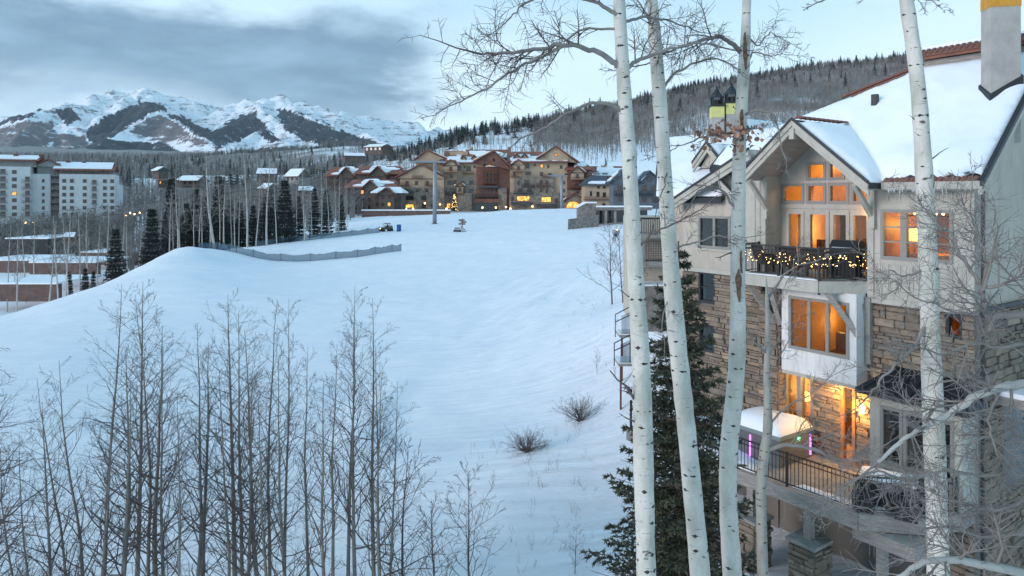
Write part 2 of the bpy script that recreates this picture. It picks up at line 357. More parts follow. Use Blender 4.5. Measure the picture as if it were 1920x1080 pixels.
for rl in RID:
    l3 = np.array([P(*c) for c in rl])
    for a_, b_ in zip(l3[:-1], l3[1:]):
        ab = (b_-a_)[:2]; t = np.clip(((q2-a_[:2]) @ ab)/(ab @ ab), 0, 1); e = q2-(a_[:2]+t[:, None]*ab)
        mz = np.maximum(mz, a_[2]+t*(b_[2]-a_[2])-.62*np.hypot(e[:, 0], e[:, 1]))
toe = hill(MK.ravel(), MD.ravel(), False)-40
amp = np.clip((mz-toe)/200, 0, 1)
mz = mz+amp*(110*np.abs(vnoise(q[:, 0], q[:, 1], 23, 5, .0045))*-1+38*vnoise(q[:, 0], q[:, 1], 24, 5, .014)+26)
mz = np.maximum(mz, toe)
PXm, PYm = 960+F*q[:, 0]/q[:, 1], HY-F*mz/q[:, 1]
jx = PXm+vnoise(q[:, 0], q[:, 1], 31, 4, .006)*16; jy = PYm+vnoise(q[:, 0], q[:, 1], 32, 4, .006)*9
def inside(px, py, poly):
    r = np.zeros(len(px), bool); n = len(poly)
    for i in range(n):
        (x1, y1), (x2, y2) = poly[i], poly[(i+1) % n]
        c = ((y1 > py) != (y2 > py)); r ^= c & (px < (x2-x1)*(py-y1)/((y2-y1) or 1e-9)+x1)
    return r
FOREST = [[(165,250),(222,205),(262,186),(285,186),(312,200),(292,206),(250,232),(205,260),(168,275)], [(298,203),(330,214),(365,228),(398,244),(425,228),(470,208),(490,215),(505,240),(525,262),(505,268),(488,246),(455,262),(425,272),(402,284),(392,266),(350,238)],
          [(512,206),(540,206),(582,222),(645,248),(722,268),(690,282),(620,280),(600,268),(562,262),(530,232)], [(-300,330),(-300,290),(0,292),(90,282),(150,288),(172,262),(240,262),(300,266),(330,280),(360,292),(400,286),(440,282),(560,274),(700,272),(760,285),(760,330)],
          [(-300,240),(0,227),(58,205),(96,198),(92,203),(50,218),(0,235),(-300,250)], [(92,203),(138,200),(152,224),(132,240),(104,222)]]
ROCK = [[(-300,250),(0,238),(50,226),(95,232),(112,262),(60,284),(-300,285)], [(245,244),(300,210),(345,240),(385,270),(300,264)], [(110,255),(165,255),(160,285),(90,285)]]
f_ = np.zeros(len(q)); r_ = np.zeros(len(q))
for pl in FOREST: f_[inside(jx, jy, pl)] = 1
for pl in ROCK: r_[inside(jx, jy, pl)] = 1
front = (q[:, 1] < 6000); f_ *= front
def mountain_mat():
    m = mat('mountain_snow_rock_forest', (.82, .85, .88), .8); t = m.node_tree; b = t.nodes['Principled BSDF']
    def nd(ty, **k):
        n = t.nodes.new(ty)
        for a_, v in k.items(): setattr(n, a_, v)
        return n
    def ns(scale, det, rough, sc=(1, 1, 1)):
        mp = nd('ShaderNodeMapping'); mp.inputs[3].default_value = sc; t.links.new(co.outputs['Object'], mp.inputs[0])
        n = nd('ShaderNodeTexNoise'); n.inputs['Scale'].default_value = scale; n.inputs['Detail'].default_value = det; n.inputs['Roughness'].default_value = rough; t.links.new(mp.outputs[0], n.inputs['Vector']); return n.outputs['Fac']
    def rng(v, lo, hi):
        n = nd('ShaderNodeMapRange'); n.inputs[1].default_value = lo; n.inputs[2].default_value = hi; t.links.new(v, n.inputs[0]); return n.outputs[0]
    def mt(op, a_, b_):
        n = nd('ShaderNodeMath', operation=op)
        for i, v in enumerate((a_, b_)):
            if isinstance(v, float): n.inputs[i].default_value = v
            else: t.links.new(v, n.inputs[i])
        return n.outputs[0]
    def mx(f, a_, b_):
        n = nd('ShaderNodeMix', data_type='RGBA'); t.links.new(f, n.inputs[0])
        for i, v in ((6, a_), (7, b_)):
            if isinstance(v, tuple): n.inputs[i].default_value = (*v, 1)
            else: t.links.new(v, n.inputs[i])
        return n.outputs[2]
    co = nd('ShaderNodeTexCoord'); fo = nd('ShaderNodeAttribute', attribute_name='forest'); ro = nd('ShaderNodeAttribute', attribute_name='rock')
    rockn = ns(.011, 10, .78, (1, 1, 2.0)); strata = ns(.005, 8, .75, (.5, .5, 9.0))
    rk = mt('ADD', mt('MULTIPLY', ro.outputs['Fac'], .10), mt('ADD', mt('MULTIPLY', rockn, .6), mt('MULTIPLY', strata, .4)))
    c = mx(rng(rk, .515, .57), (.82, .85, .88), (.13, .11, .11))
    fn = ns(.022, 10, .82); fm = mt('ADD', mt('MULTIPLY', fo.outputs['Fac'], .30), mt('MULTIPLY', fn, 1.05))
    c = mx(rng(fm, .665, .735), c, (.014, .022, .030)); t.links.new(c, b.inputs['Base Color'])
    return m
me = grid_mesh('mountains', np.c_[q, mz], len(mk_), len(md_), mountain_mat())
for nm, arr in (('forest', f_), ('rock', r_)):
    a = me.attributes.new(nm, 'FLOAT', 'POINT'); a.data.foreach_set('value', arr.astype(np.float32))
obj('mountains', me, kind='structure', label='snowy mountain range with forested spurs and cloud on its peaks')
# ------------------------------------------------------------------ village buildings
def on_ground(X, y, d0=16, d1=330, step=.5):
    """where the line of sight of a pixel meets the near slope"""
    d = np.arange(d0, d1, step); k = (X-960)/F; g = ground(k*d, d); hit = np.nonzero((HY-y)/F*d < g)[0]
    d = d[hit[0]] if len(hit) else d1
    return np.array([k*d, d, gz(k*d, d)])
HSTONE = mat('hotel_stone', (.30, .255, .20), .9, (.12, .10, .085), .9, .3, det=8)
HCREAM = mat('hotel_cream', (.45, .35, .245), .9, (.35, .26, .18), .25)
HRED = mat('hotel_red_plaster', (.19, .085, .06), .9, (.13, .06, .045), .3)
HROOF = mat('hotel_red_roof', (.27, .10, .065), .85, (.16, .065, .045), .35, .2)
HTIMBER = mat('hotel_timber', (.12, .05, .03), .8)
HGLASS = mat('dark_window', (.02, .025, .03), .12, spec=.8)
HLIT = mat('lit_window', (.3, .15, .05), .5, emit=(1, .40, .07), estr=1.2)
_t = HLIT.node_tree; _n = _t.nodes.new('ShaderNodeTexNoise'); _n.inputs['Scale'].default_value = 1.1; _n.inputs['Detail'].default_value = 4; _c = _t.nodes.new('ShaderNodeTexCoord'); _t.links.new(_c.outputs['Object'], _n.inputs['Vector'])
_r = _t.nodes.new('ShaderNodeMapRange'); _r.inputs[1].default_value = .36; _r.inputs[2].default_value = .64; _r.inputs[3].default_value = .15; _r.inputs[4].default_value = 1.9; _t.links.new(_n.outputs['Fac'], _r.inputs[0]); _t.links.new(_r.outputs[0], _t.nodes['Principled BSDF'].inputs['Emission Strength'])
BULB = mat('warm_bulb', (1, .8, .4), .5, emit=(1, .62, .20), estr=5)
WALLWHITE = mat('condo_white', (.62, .64, .64), .9, (.55, .57, .57), .2)
GREYWALL = mat('condo_grey', (.30, .30, .29), .9, (.24, .24, .23), .2)
BROWNW = mat('brown_timber_wall', (.13, .10, .085), .9, (.09, .07, .06), .4)
SLATE = mat('blue_slate_roof', (.045, .06, .075), .7)
CLAYW = mat('brown_retaining_wall', (.17, .105, .085), .9, (.10, .065, .055), .8, .2)
STONEW = mat('slope_stone', (.26, .24, .22), .9, (.12, .11, .10), 1.6, .4)
def patches(mb, quad, n, seed, th=.35):
    """irregular snow lying on a sloped roof face given by 4 corners (eave left, eave right, ridge right, ridge left)"""
    rg = random.Random(seed); a, b, c, d = [Vector(p) for p in quad]; nrm = (b-a).cross(d-a).normalized()
    if nrm.z < 0: nrm = -nrm
    m = 14
    for i in range(n):
        u0 = rg.random()*.75; u1 = min(1, u0+.2+rg.random()*.4); v0 = rg.choice((0, 0, rg.random()*.5)); v1 = min(1, v0+.25+rg.random()*.55)
        pt = lambda u, v: (a.lerp(b, u)).lerp(d.lerp(c, u), v)
        poly = []
        for j in range(m):
            th_ = 2*math.pi*j/m; cu, cw = math.cos(th_), math.sin(th_); sq = 1/max(abs(cu), abs(cw))**.6
            k = sq*(.85+.3*rg.random()); poly.append(pt(min(1, max(0, (u0+u1)/2+cu*k*(u1-u0)/2)), min(1, max(0, (v0+v1)/2+cw*k*(v1-v0)/2)))+nrm*(.03+.02*i))
        mb.prism(poly, nrm*th)
class Far:
    """a building laid out in photo pixels of its own front plane at depth d, with real depth behind it (metres)"""
    def __init__(s, name, X0, y0, d, label, cat='building', group=None, rz=0.0):
        s.X0, s.y0, s.d, s.sc = X0, y0, d, d/F; s.root = empty(name, P(X0, y0, d), rz, label=label, cat=cat, group=group); s.seed = 1
    def x(s, X): return (X-s.X0)*s.sc
    def z(s, y): return (s.y0-y)*s.sc
    def wall(s, X0, X1, yt, yb, d0, d1, m, name='wall'):
        return MB().box(s.x(X0), s.x(X1), d0, d1, s.z(yb), s.z(yt)).build(name, m, s.root)
    def gable(s, Xl, yl, Xa, ya, Xr, yr, d0, d1, m, wallm=None, snow=2, th=.5):
        """gable facing the camera: roof slabs, bargeboards and, if wallm, the gable triangle"""
        l, a, r = [(s.x(X), s.z(y)) for X, y in ((Xl, yl), (Xa, ya), (Xr, yr))]
        mb = MB(); up = th
        for p, q_ in ((l, a), (a, r)):
            mb.prism([(p[0], d0, p[1]), (q_[0], d0, q_[1]), (q_[0], d0, q_[1]+up), (p[0], d0, p[1]+up)], (0, d1-d0, 0))
        ro = mb.build('roof', m, s.root)
        if snow:
            sm = MB(); s.seed += 7
            patches(sm, [(l[0], d0, l[1]+up), (l[0], d1, l[1]+up), (a[0], d1, a[1]+up), (a[0], d0, a[1]+up)], snow, s.seed)
            patches(sm, [(r[0], d0, r[1]+up), (r[0], d1, r[1]+up), (a[0], d1, a[1]+up), (a[0], d0, a[1]+up)], snow, s.seed+3)
            sm.build('roof_snow', ROOFSNOW, ro)
        if wallm:
            MB().prism([(l[0]+.6, d0+.9, l[1]-.1), (r[0]-.6, d0+.9, r[1]-.1), (a[0], d0+.9, a[1]-.1)], (0, .3, 0)).build('gable_wall', wallm, s.root)
    def eaved(s, X0, X1, ye, yr, d0, d1, m, snow=3, th=.45, hip=0.0):
        """ridge along the front: front and back slopes, optional hipped ends"""
        x0, x1, ze, zr = s.x(X0), s.x(X1), s.z(ye), s.z(yr); dm = (d0+d1)/2; h = hip
        e = [(x0, d0, ze), (x1, d0, ze), (x1, d1, ze), (x0, d1, ze)]; r = [(x0+h, dm, zr), (x1-h, dm, zr)]
        mb = MB(); V = e+r+[(p[0], p[1], p[2]+th) for p in e+r]
        mb.add(V, [(6,7,11,10),(8,9,10,11),(9,6,10),(7,8,11),(0,4,5,1),(2,5,4,3),(3,4,0),(1,5,2),(0,1,7,6),(1,2,8,7),(2,3,9,8),(3,0,6,9)])
        ro = mb.build('roof', m, s.root)
        if snow:
            sm = MB(); s.seed += 7; patches(sm, [V[6], V[7], V[11], V[10]], snow, s.seed); sm.build('roof_snow', ROOFSNOW, ro)
        return ro
    def win(s, X, y, w, h, d, lit=False, frame=None, arch=False):
        frame = frame or HTIMBER; x, z, w, h = s.x(X), s.z(y), w*s.sc, h*s.sc; mb = MB(); t = min(.14, w*.12)
        for (a0, a1, b0, b1) in ((-w/2, -w/2+t, -h/2, h/2), (w/2-t, w/2, -h/2, h/2), (-w/2+t, w/2-t, h/2-t, h/2), (-w/2-t, w/2+t, -h/2-t, -h/2), (-t*.35, t*.35, -h/2, h/2-t)):
            mb.box(x+a0, x+a1, d-.10, d+.05, z+b0, z+b1)
        fo = mb.build('window', frame, s.root)
        MB().box(x-w/2+t, x+w/2-t, d-.05, d-.02, z-h/2, z+h/2-t).build('pane', HLIT if lit else HGLASS, fo)
    def balcony(s, X0, X1, y, d, m=HTIMBER, h=1.05, dep=1.5):
        x0, x1, z = s.x(X0), s.x(X1), s.z(y); mb = MB().box(x0, x1, d-dep, d, z-.25, z)
        mb.box(x0, x1, d-dep, d-dep+.08, z+h-.1, z+h)
        n = max(3, int((x1-x0)/.35))
        for i in range(n+1): xx = x0+(x1-x0)*i/n; mb.box(xx-.05, xx+.05, d-dep+.01, d-dep+.07, z, z+h-.1)
        for xx in (x0, x1-.08): mb.box(xx, xx+.08, d-dep+.08, d, z+h-.1, z+h)
        mb.build('balcony', m, s.root)
# --- the large hotel
H = Far('resort_hotel', 918, 397, 290, 'large cream stone and red hotel at the head of the ski slope', 'hotel')
H.wall(750, 832, 331, 352, 0, 16, HCREAM); H.wall(749, 833, 352, 400, -.4, 16, HSTONE)
H.gable(741, 334, 790, 309, 838, 334, -1.8, 16, HROOF, HCREAM, 2)
H.wall(775, 838, 300, 331, 9, 24, HCREAM); H.gable(768, 302, 797, 280, 842, 300, 6, 22, HROOF, HCREAM, 2); H.eaved(826, 862, 292, 279, 12, 26, HROOF, 1)
H.wall(828, 906, 306, 352, 3, 20, HCREAM); H.wall(856, 900, 331, 400, 2.4, 3.2, HSTONE); H.wall(832, 906, 352, 400, 2.6, 20, HSTONE); H.wall(858, 884, 362, 400, 1.0, 2.4, HSTONE)
H.eaved(822, 900, 306, 292, 1.6, 22, HROOF, 5); H.wall(838, 873, 280, 306, 13, 22, HCREAM, 'lift_tower_block')
H.eaved(868, 955, 296, 277, 10, 26, HROOF, 5); H.wall(880, 955, 296, 306, 11, 24, HCREAM)
for X in (868, 888): H.gable(X-6, 297, X, 290, X+6, 297, 3, 12, HROOF, HCREAM, 1, .3); H.wall(X-4, X+4, 296, 304, 4, 12, HCREAM)
H.wall(893, 958, 312, 398, 1.5, 20, HRED); H.gable(888, 304, 926, 284, 962, 318, -2.5, 18, HROOF, HRED, 2, .6); H.wall(934, 950, 352, 398, .6, 1.5, HSTONE)
H.wall(905, 932, 318, 346, .9, 1.5, HTIMBER, 'timber_bay')
for y in (325, 334, 343): H.balcony(905, 932, y, .9)
H.wall(956, 1064, 305, 332, 0, 20, HCREAM); H.wall(964, 1038, 331, 366, -.7, 0, HSTONE); H.wall(955, 1048, 361, 400, -1.4, 20, HSTONE)
H.wall(956, 1063.5, 332, 366, .01, 20, HCREAM); H.eaved(950, 1068, 305, 283, -1.8, 24, HROOF, 7); H.gable(1005, 299, 1042, 276, 1084, 305, -2.5, 18, HROOF, HCREAM, 2, .6)
for X in (969, 984): H.gable(X-7, 296, X, 287, X+7, 296, 0, 9, HROOF, HCREAM, 1, .3); H.wall(X-4, X+4, 295, 302, 1, 8, HCREAM)
H.wall(1046, 1064, 332, 400, -.6, 12, HCREAM); H.wall(1063, 1095, 316, 357, -1.2, 18, HRED); H.wall(1062, 1096, 357, 400, -1.7, 18, HSTONE)
H.eaved(1058, 1112, 319, 303, -3, 24, HROOF, 2, .5, 3)
H.wall(1058, 1094, 374, 400, -7, -1.7, HSTONE, 'porch'); H.gable(1053, 378, 1075, 362, 1098, 378, -8.2, -1, HROOF, HSTONE, 1, .4)
ar = MB(); xa, za, ra = H.x(1072), H.z(389), 2.7
ar.prism([(xa+ra*math.cos(R(q_)), -7.25, za+ra*1.05*math.sin(R(q_))) for q_ in range(0, 181, 15)], (0, .2, 0)); ar.build('lit_archway', HLIT, H.root)
for (X, y, w, h) in [(763,343,6,7),(781,343,6,7),(801,343,6,7),(780,328,5,6),(789,328,5,6),(797,328,4,5),(768,328,4,4)]: H.win(X, y, w, h, 0)
for (X, y, w, h, l) in [(762,357,7,6,0),(800,357,7,6,0),(767,371,18,8,0),(768,386,16,6,1),(795,385,8,9,0),(783,357,5,5,0),(812,386,6,8,0),(795,371,9,9,0)]: H.win(X, y, w, h, -.4, l)
H.balcony(773, 793, 334, 0); H.balcony(760, 776, 361, -.4, DARKMETAL)
for (X, y, w, h, l) in [(842,342,8,7,0),(837,314,7,7,0),(845,330,7,6,0),(854,312,4,4,0),(861,315,6,7,0),(878,315,8,8,0),(849,315,5,6,0),(889,312,4,4,0),(870,312,4,4,0),(851,341,7,7,0)]: H.win(X, y, w, h, 3, l)
for (X, y, w, h, l) in [(867,342,8,7,0),(883,342,8,7,0),(867,357,8,7,0),(883,357,8,7,0)]: H.win(X, y, w, h, 2.4, l)
for (X, y, w, h, l) in [(852,357,8,8,0),(843,371,8,10,0),(826+14,386,7,9,1),(895,372,6,7,0),(896,386,6,7,0)]: H.win(X, y, w, h, 2.6, l)
H.balcony(830, 849, 323, 3); H.balcony(866, 888, 325, 3); H.balcony(836, 855, 364, 2.6, DARKMETAL)
for X in (910, 917, 924): H.win(X, 328, 5, 6, .9); H.win(X, 337, 5, 6, .9)
H.win(918, 308, 5, 6, 1.5, 1); H.win(926, 300, 4, 5, -1.55); H.win(948, 341, 4, 6, 1.5); H.win(948, 356, 4, 6, 1.5)
for X in (903, 911, 919, 927): H.win(X, 360, 5, 8, 1.5)
H.wall(896, 934, 349, 352, -1.6, 1.5, SLATE, 'awning'); H.balcony(892, 936, 369, 1.5, DARKMETAL); H.wall(890, 936, 373, 380, -1.2, 1.5, HRED, 'beam')
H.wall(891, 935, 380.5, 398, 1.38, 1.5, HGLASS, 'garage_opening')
for (X, y, w, h, l) in [(964,326,4,7,0),(989,311,7,8,0),(978,309,4,4,0),(1003,309,4,4,0),(1016,311,5,6,1),(1015,326,6,7,0),(990,325,10,6,0),(1028,312,4,6,0),(964,312,4,6,0),(1052,313,5,6,0)]: H.win(X, y, w, h, 0, l)
for (X, y, w, h, l) in [(1014,342,4,8,0),(1025,342,4,8,0),(1014,357,4,7,0),(1025,357,4,7,0),(987,342,9,9,0),(972,343,5,8,0),(975,356,8,7,0),(993,356,8,7,0)]: H.win(X, y, w, h, -.7, l)
for (X, y, w, h, l) in [(981,372,24,9,1),(1024,374,18,9,1),(961,372,5,8,0),(1043,376,6,8,0)]: H.win(X, y, w, h, -1.4, l, HTIMBER)
for (X, y, w, h, l) in [(1056,342,6,6,0),(1056,357,6,6,0),(1056,371,6,7,0)]: H.win(X, y, w, h, -.6, l)
for (X, y, w, h, l) in [(1081,332,6,6,1),(1080,347,6,7,0)]: H.win(X, y, w, h, -1.2, l)
H.win(1082, 362, 5, 7, -1.7); H.balcony(978, 1002, 349, -.7, DARKMETAL); H.balcony(962, 1000, 362, -1.4, DARKMETAL); H.win(1042, 290, 5, 6, -1.55, 1)
for X0, X1, y in ((958, 998, 381), (1006, 1044, 384)): 
    mb = MB(); mb.prism([(H.x(X0), -4.2, H.z(y+2)), (H.x(X0), -1.4, H.z(y-2)), (H.x(X0), -1.4, H.z(y-2)-.3), (H.x(X0), -4.2, H.z(y+2)-.3)], (H.x(X1)-H.x(X0), 0, 0)); aw = mb.build('awning', SLATE, H.root)
mb = MB()
for X, y in [(763,391),(776,391),(798,381),(826,383),(838,391),(949,388),(957,391),(998,387),(905,389),(930,389),(1062,389),(1083,389)]: mb.box(H.x(X)-.28, H.x(X)+.28, -2.6, -2.1, H.z(y)-.28, H.z(y)+.28)
mb.build('wall_lamps', BULB, H.root)
for Xl, Xa, Xr, yl, ya, d0, d1 in ((829, 845, 861, 311, 300, -.6, 8), (957, 972, 987, 310, 300, -2.8, 6), (1066, 1081, 1097, 325, 313, -4.2, 6), (852, 862, 872, 350, 343, .2, 3)): H.gable(Xl, yl, Xa, ya, Xr, yl, d0, d1, HROOF, HCREAM, 1, .4); H.wall(Xl+4, Xr-4, yl-1, yl+12, d0+.9, 3.2, HCREAM, 'bay'); H.win(Xa, yl+5, 6, 7, d0+.9); H.balcony(Xl+4, Xr-4, yl+12, d0+.9)
for X0, X1, y, d in ((957, 972, 331, 0), (1016, 1034, 331, 0), (1004, 1030, 348, -.7), (750, 768, 347, 0), (796, 812, 347, 0), (1066, 1092, 352, -1.2)): H.balcony(X0, X1, y, d)
for X, y in ((765, 321), (815, 321), (905, 297), (946, 303), (1020, 292), (1066, 297)): H.wall(X-.6, X+.6, y-2, y+6, -2.6, -2.2, HTIMBER, 'bracket')
for X, yt, yb, d in ((880, 271, 284, 16), (955, 270, 284, 16), (1000, 273, 290, 12), (812, 284, 296, 16)): H.wall(X-3, X+3, yt, yb, d, d+2, HSTONE, 'chimney')
# lit tree by the hotel door
ct = empty('fairy_light_tree', P(852, 394, 284), label='tall conifer wound with yellow fairy lights at the hotel wall', cat='tree')
rg = random.Random(3); mb = MB(); lb = MB()
for j in range(260):
    z = rg.random()**1.2*6.6; r_ = 1.25*(1-z/7)+.1; a_ = rg.random()*6.28; mb.bar((0, 0, z+.4), (math.cos(a_)*r_, math.sin(a_)*r_, z-.1), .16, .08)
    if j % 4 == 0: lb.box(math.cos(a_)*r_-.07, math.cos(a_)*r_+.07, math.sin(a_)*r_-.07, math.sin(a_)*r_+.07, z-.16, z-.02)
MB().lathe([(.15, -.6), (.12, 3), (.03, 7)], k=6).build('trunk', HTIMBER, ct); mb.build('crown', mat('dark_needles', (.03, .045, .03), .8), ct); lb.build('fairy_lights', BULB, ct)
# --- buildings to the right of the hotel
B = Far('slate_roofed_house', 1122, 392, 270, 'cream house with hipped blue slate roof right of the hotel arch', 'house')
B.wall(1096, 1150, 346, 394, 0, 12, HCREAM); B.eaved(1090, 1158, 348, 331, -1.5, 13.5, SLATE, 1, .35, 4); B.balcony(1094, 1150, 374, 0, HTIMBER)
for X, y, w, h in ((1108,363,4,9),(1121,364,6,9),(1133,365,6,9),(1122,351,5,4),(1133,351,5,4),(1145,364,4,8),(1112,385,6,8),(1132,385,6,8)): B.win(X, y, w, h, 0)
B = Far('dormer_house', 1130, 392, 310, 'red roofed house with two white dormer windows behind the slate roof', 'house')
B.wall(1100, 1180, 330, 394, 0, 14, HCREAM); B.eaved(1096, 1186, 333, 312, -1.5, 15, HROOF, 4, .4); B.wall(1130, 1140, 309, 318, 5, 8, HCREAM, 'chimney')
for X in (1119, 1134): B.wall(X-6, X+6, 324, 332, -.6, 5, WALLWHITE, 'dormer'); B.win(X-2.5, 328, 4, 6, -.6); B.win(X+2.5, 328, 4, 6, -.6)
B = Far('blue_grey_house', 1190, 394, 230, 'blue grey timber house half hidden behind the aspen trunks', 'house')
BG = mat('blue_grey_boards', (.12, .14, .16), .9, (.08, .10, .12), .5)
B.wall(1150, 1240, 338, 396, 0, 10, BG); B.gable(1142, 344, 1172, 318, 1202, 344, -1.2, 10, SLATE, BG, 2); B.gable(1192, 346, 1218, 322, 1246, 346, -.8, 10, SLATE, BG, 2)
for X, y in ((1162,352),(1178,352),(1162,372),(1178,372),(1208,352),(1226,352),(1208,374),(1226,374),(1172,334),(1218,336)): B.win(X, y, 8, 9, 0)
B.balcony(1150, 1192, 364, 0, DARKMETAL); B.balcony(1198, 1236, 364, 0, DARKMETAL)
# --- low brown lodges left of the hotel
for i, (X0, X1, ye, yr, yb, d, m, rm, n, lab) in enumerate([(612,690,330,314,402,300,BROWNW,HROOF,4,'long brown lodge with red roof and snow left of the hotel'),
        (668,752,326,312,402,292,BROWNW,HROOF,4,'brown lodge with snowy red roof touching the hotel gable'),
        (650,742,352,338,404,276,BROWNW,HROOF,4,'grey brown lodge with low snowy roof in front of the red roofs'),
        (700,752,361,352,404,262,BROWNW,ROOFSNOW,0,'small brown lodge with white snow roof beside the hotel corner')]):
    B = Far('brown_lodge', (X0+X1)/2, yb, d, lab, 'lodge', 'brown lodges left of the hotel'); B.wall(X0, X1, ye, yb+4, 0, 12, m); B.eaved(X0-4, X1+4, ye+1, yr, -1.5, 13.5, rm, n, .4, 2)
    B.gable((X0+X1)/2-18, ye+4, (X0+X1)/2, yr+1, (X0+X1)/2+18, ye+4, -3, 6, HROOF, m, 1, .4); B.wall((X0+X1)/2-14, (X0+X1)/2+14, ye+4, yb, -1.6, 0, m)
    rg = random.Random(i)
    for y in range(int(ye)+8, int(yb)-6, 14):
        for X in range(X0+7, X1-5, 12):
            if abs(X-(X0+X1)/2) > 17: B.win(X, y, 6, 7, 0, rg.random() < .06)
            else: B.win(X, y, 6, 7, -1.6, rg.random() < .06)
    for X in range(X0+12, X1-12, 30): B.balcony(X-8, X+8, ye+16, 0)
# --- the white apartment block on the left
C = Far('white_apartment_block', 80, 445, 300, 'tall white apartment block with flat snowy roofs at the left edge', 'building', None, R(24)); C.root.scale = (.88, 1, .97)
C.wall(-80, 58, 309, 470, 0, 18, WALLWHITE); C.wall(-80, 66, 297, 309, 3, 18, GREYWALL); C.eaved(-86, 72, 298, 289, 1.5, 20, HROOF, 0); 
C.wall(58, 92, 322, 470, 2.5, 20, WALLWHITE); C.wall(66, 108, 300, 322, 5, 20, GREYWALL); C.gable(60, 306, 88, 294, 116, 310, 3, 20, TILE, GREYWALL, 0, .4)
C.wall(92, 110, 316, 470, 4.5, 20, GREYWALL); C.wall(110, 214, 322, 470, 0, 18, WALLWHITE); C.wall(214, 222, 342, 470, 1.5, 18, WALLWHITE)
C.wall(110, 210, 313, 322, 2.2, 17, GREYWALL); C.eaved(100, 214, 315, 301, -.5, 19, HROOF, 0)
sm = MB(); 
for X0, X1, ye, yr, d0, d1 in ((-84, 68, 298, 289, 2, 19.5), (98, 208, 315, 301, .3, 18)):
    a_ = [(C.x(X0), d0+.4, C.z(ye)+.75), (C.x(X1), d0+.4, C.z(ye)+.75), (C.x(X1), (d0+d1)/2, C.z(yr)+.75), (C.x(X0), (d0+d1)/2, C.z(yr)+.75)]; sm.prism(a_, (0, 0, .35))
sm.build('roof_snow', ROOFSNOW, C.root)
for X, yb in ((24, 291), (70, 291), (120, 302), (150, 304)): C.wall(X-4, X+4, yb-8, yb+4, 8, 11, TILE, 'chimney')
for y in (335, 349, 362, 375, 388, 401): 
    for X in (119, 133, 157, 195, 209): C.win(X, y, 7, 6.5, 0, False)
    C.win(79, y, 5, 6, 2.5)
for y in (319, 333, 346, 360, 373, 387, 400):
    for X in (-40, -22, 30): C.win(X, y, 8, 6.5, 0, (y == 360 and X == 30))
    if y > 322: C.balcony(44, 62, y+4, 0, GREYWALL, 1.0, 1.6); C.win(53, y-1, 8, 8, 0)
    C.balcony(2, 18, y+4, 0, GREYWALL, 1.0, 1.6); C.win(10, y-1, 9, 8, 0)
for y in (325, 338, 351, 364, 377, 390): C.balcony(92, 110, y, 4.5, GREYWALL, 1.0, 3.5); C.win(101, y-4, 9, 8, 4.5)
for y in (341, 354, 368, 381): C.balcony(169, 181, y, 0, GREYWALL, 1.0, 1.3); C.win(175, y-4, 8, 8, 0)
for X in range(116, 206, 9): C.win(X, 318, 7, 4, 2.2)
# --- scattered houses among the trees
rv = random.Random(31)
def house(X, yb, d, w, h, rh, m, rm, label, snow=True, name='village_house', lit=0):
    B = Far(name, X, yb, d, label, 'house', 'village houses among the trees', R(rv.uniform(-38, 38))); B.wall(X-w/2, X+w/2, yb-h, yb+6, 0, w*B.sc*.8, m)
    B.eaved(X-w/2-2, X+w/2+2, yb-h+1, yb-h-rh, -1.2, w*B.sc*.8+1.2, rm, 0, .3, .4)
    if snow:
        s_ = MB(); x0, x1, dm = B.x(X-w/2-1.6), B.x(X+w/2+1.6), w*B.sc*.4; s_.prism([(x0, -1.1, B.z(yb-h+1)+.35), (x1, -1.1, B.z(yb-h+1)+.35), (x1-.4, dm, B.z(yb-h-rh)+.35), (x0+.4, dm, B.z(yb-h-rh)+.35)], (0, 0, .35)); s_.build('roof_snow', ROOFSNOW, B.root)
    n = max(1, int(w//9))
    for i in range(n): B.win(X-w/2+(i+.5)*w/n, yb-h*.55, 5, 5, 0, i < lit)
house(292, 330, 420, 22, 10, 6, BROWNW, SLATE, 'dark timber house with grey roof up in the far left trees')
house(305, 346, 330, 26, 8, 2, CLAYW, TILE, 'low terracotta walled building with one lit window left of the spruces', False, lit=1)
house(352, 346, 340, 42, 7, 8, BROWNW, BROWNW, 'wide brown house with snowy roof behind the leftmost spruces')
house(500, 336, 400, 34, 10, 9, BROWNW, BROWNW, 'broad house under a large snow roof above the aspen wood')
house(548, 340, 380, 34, 9, 13, GREYWALL, BROWNW, 'grey house with tall steep snow roof near the red roofed house')
house(496, 366, 300, 24, 12, 8, BROWNW, BROWNW, 'small brown cabin with thick snow roof in the middle of the wood')
house(628, 340, 410, 34, 12, 9, BROWNW, HROOF, 'red roofed house at the right end of the aspen wood', False)
house(574, 372, 290, 26, 14, 6, BROWNW, BROWNW, 'brown cabin with red doorway and snowy roof behind the trunks')

house(700, 284, 640, 40, 9, 5, BROWNW, BROWNW, 'long brown house with snow roof on the hill above the lodges')
house(665, 300, 560, 36, 8, 5, BROWNW, BROWNW, 'brown hillside house with snow roof at the foot of the knoll')
house(130, 455, 205, 18, 10, 5, BROWNW, BROWNW, 'little hut with white roof beside the tennis court')
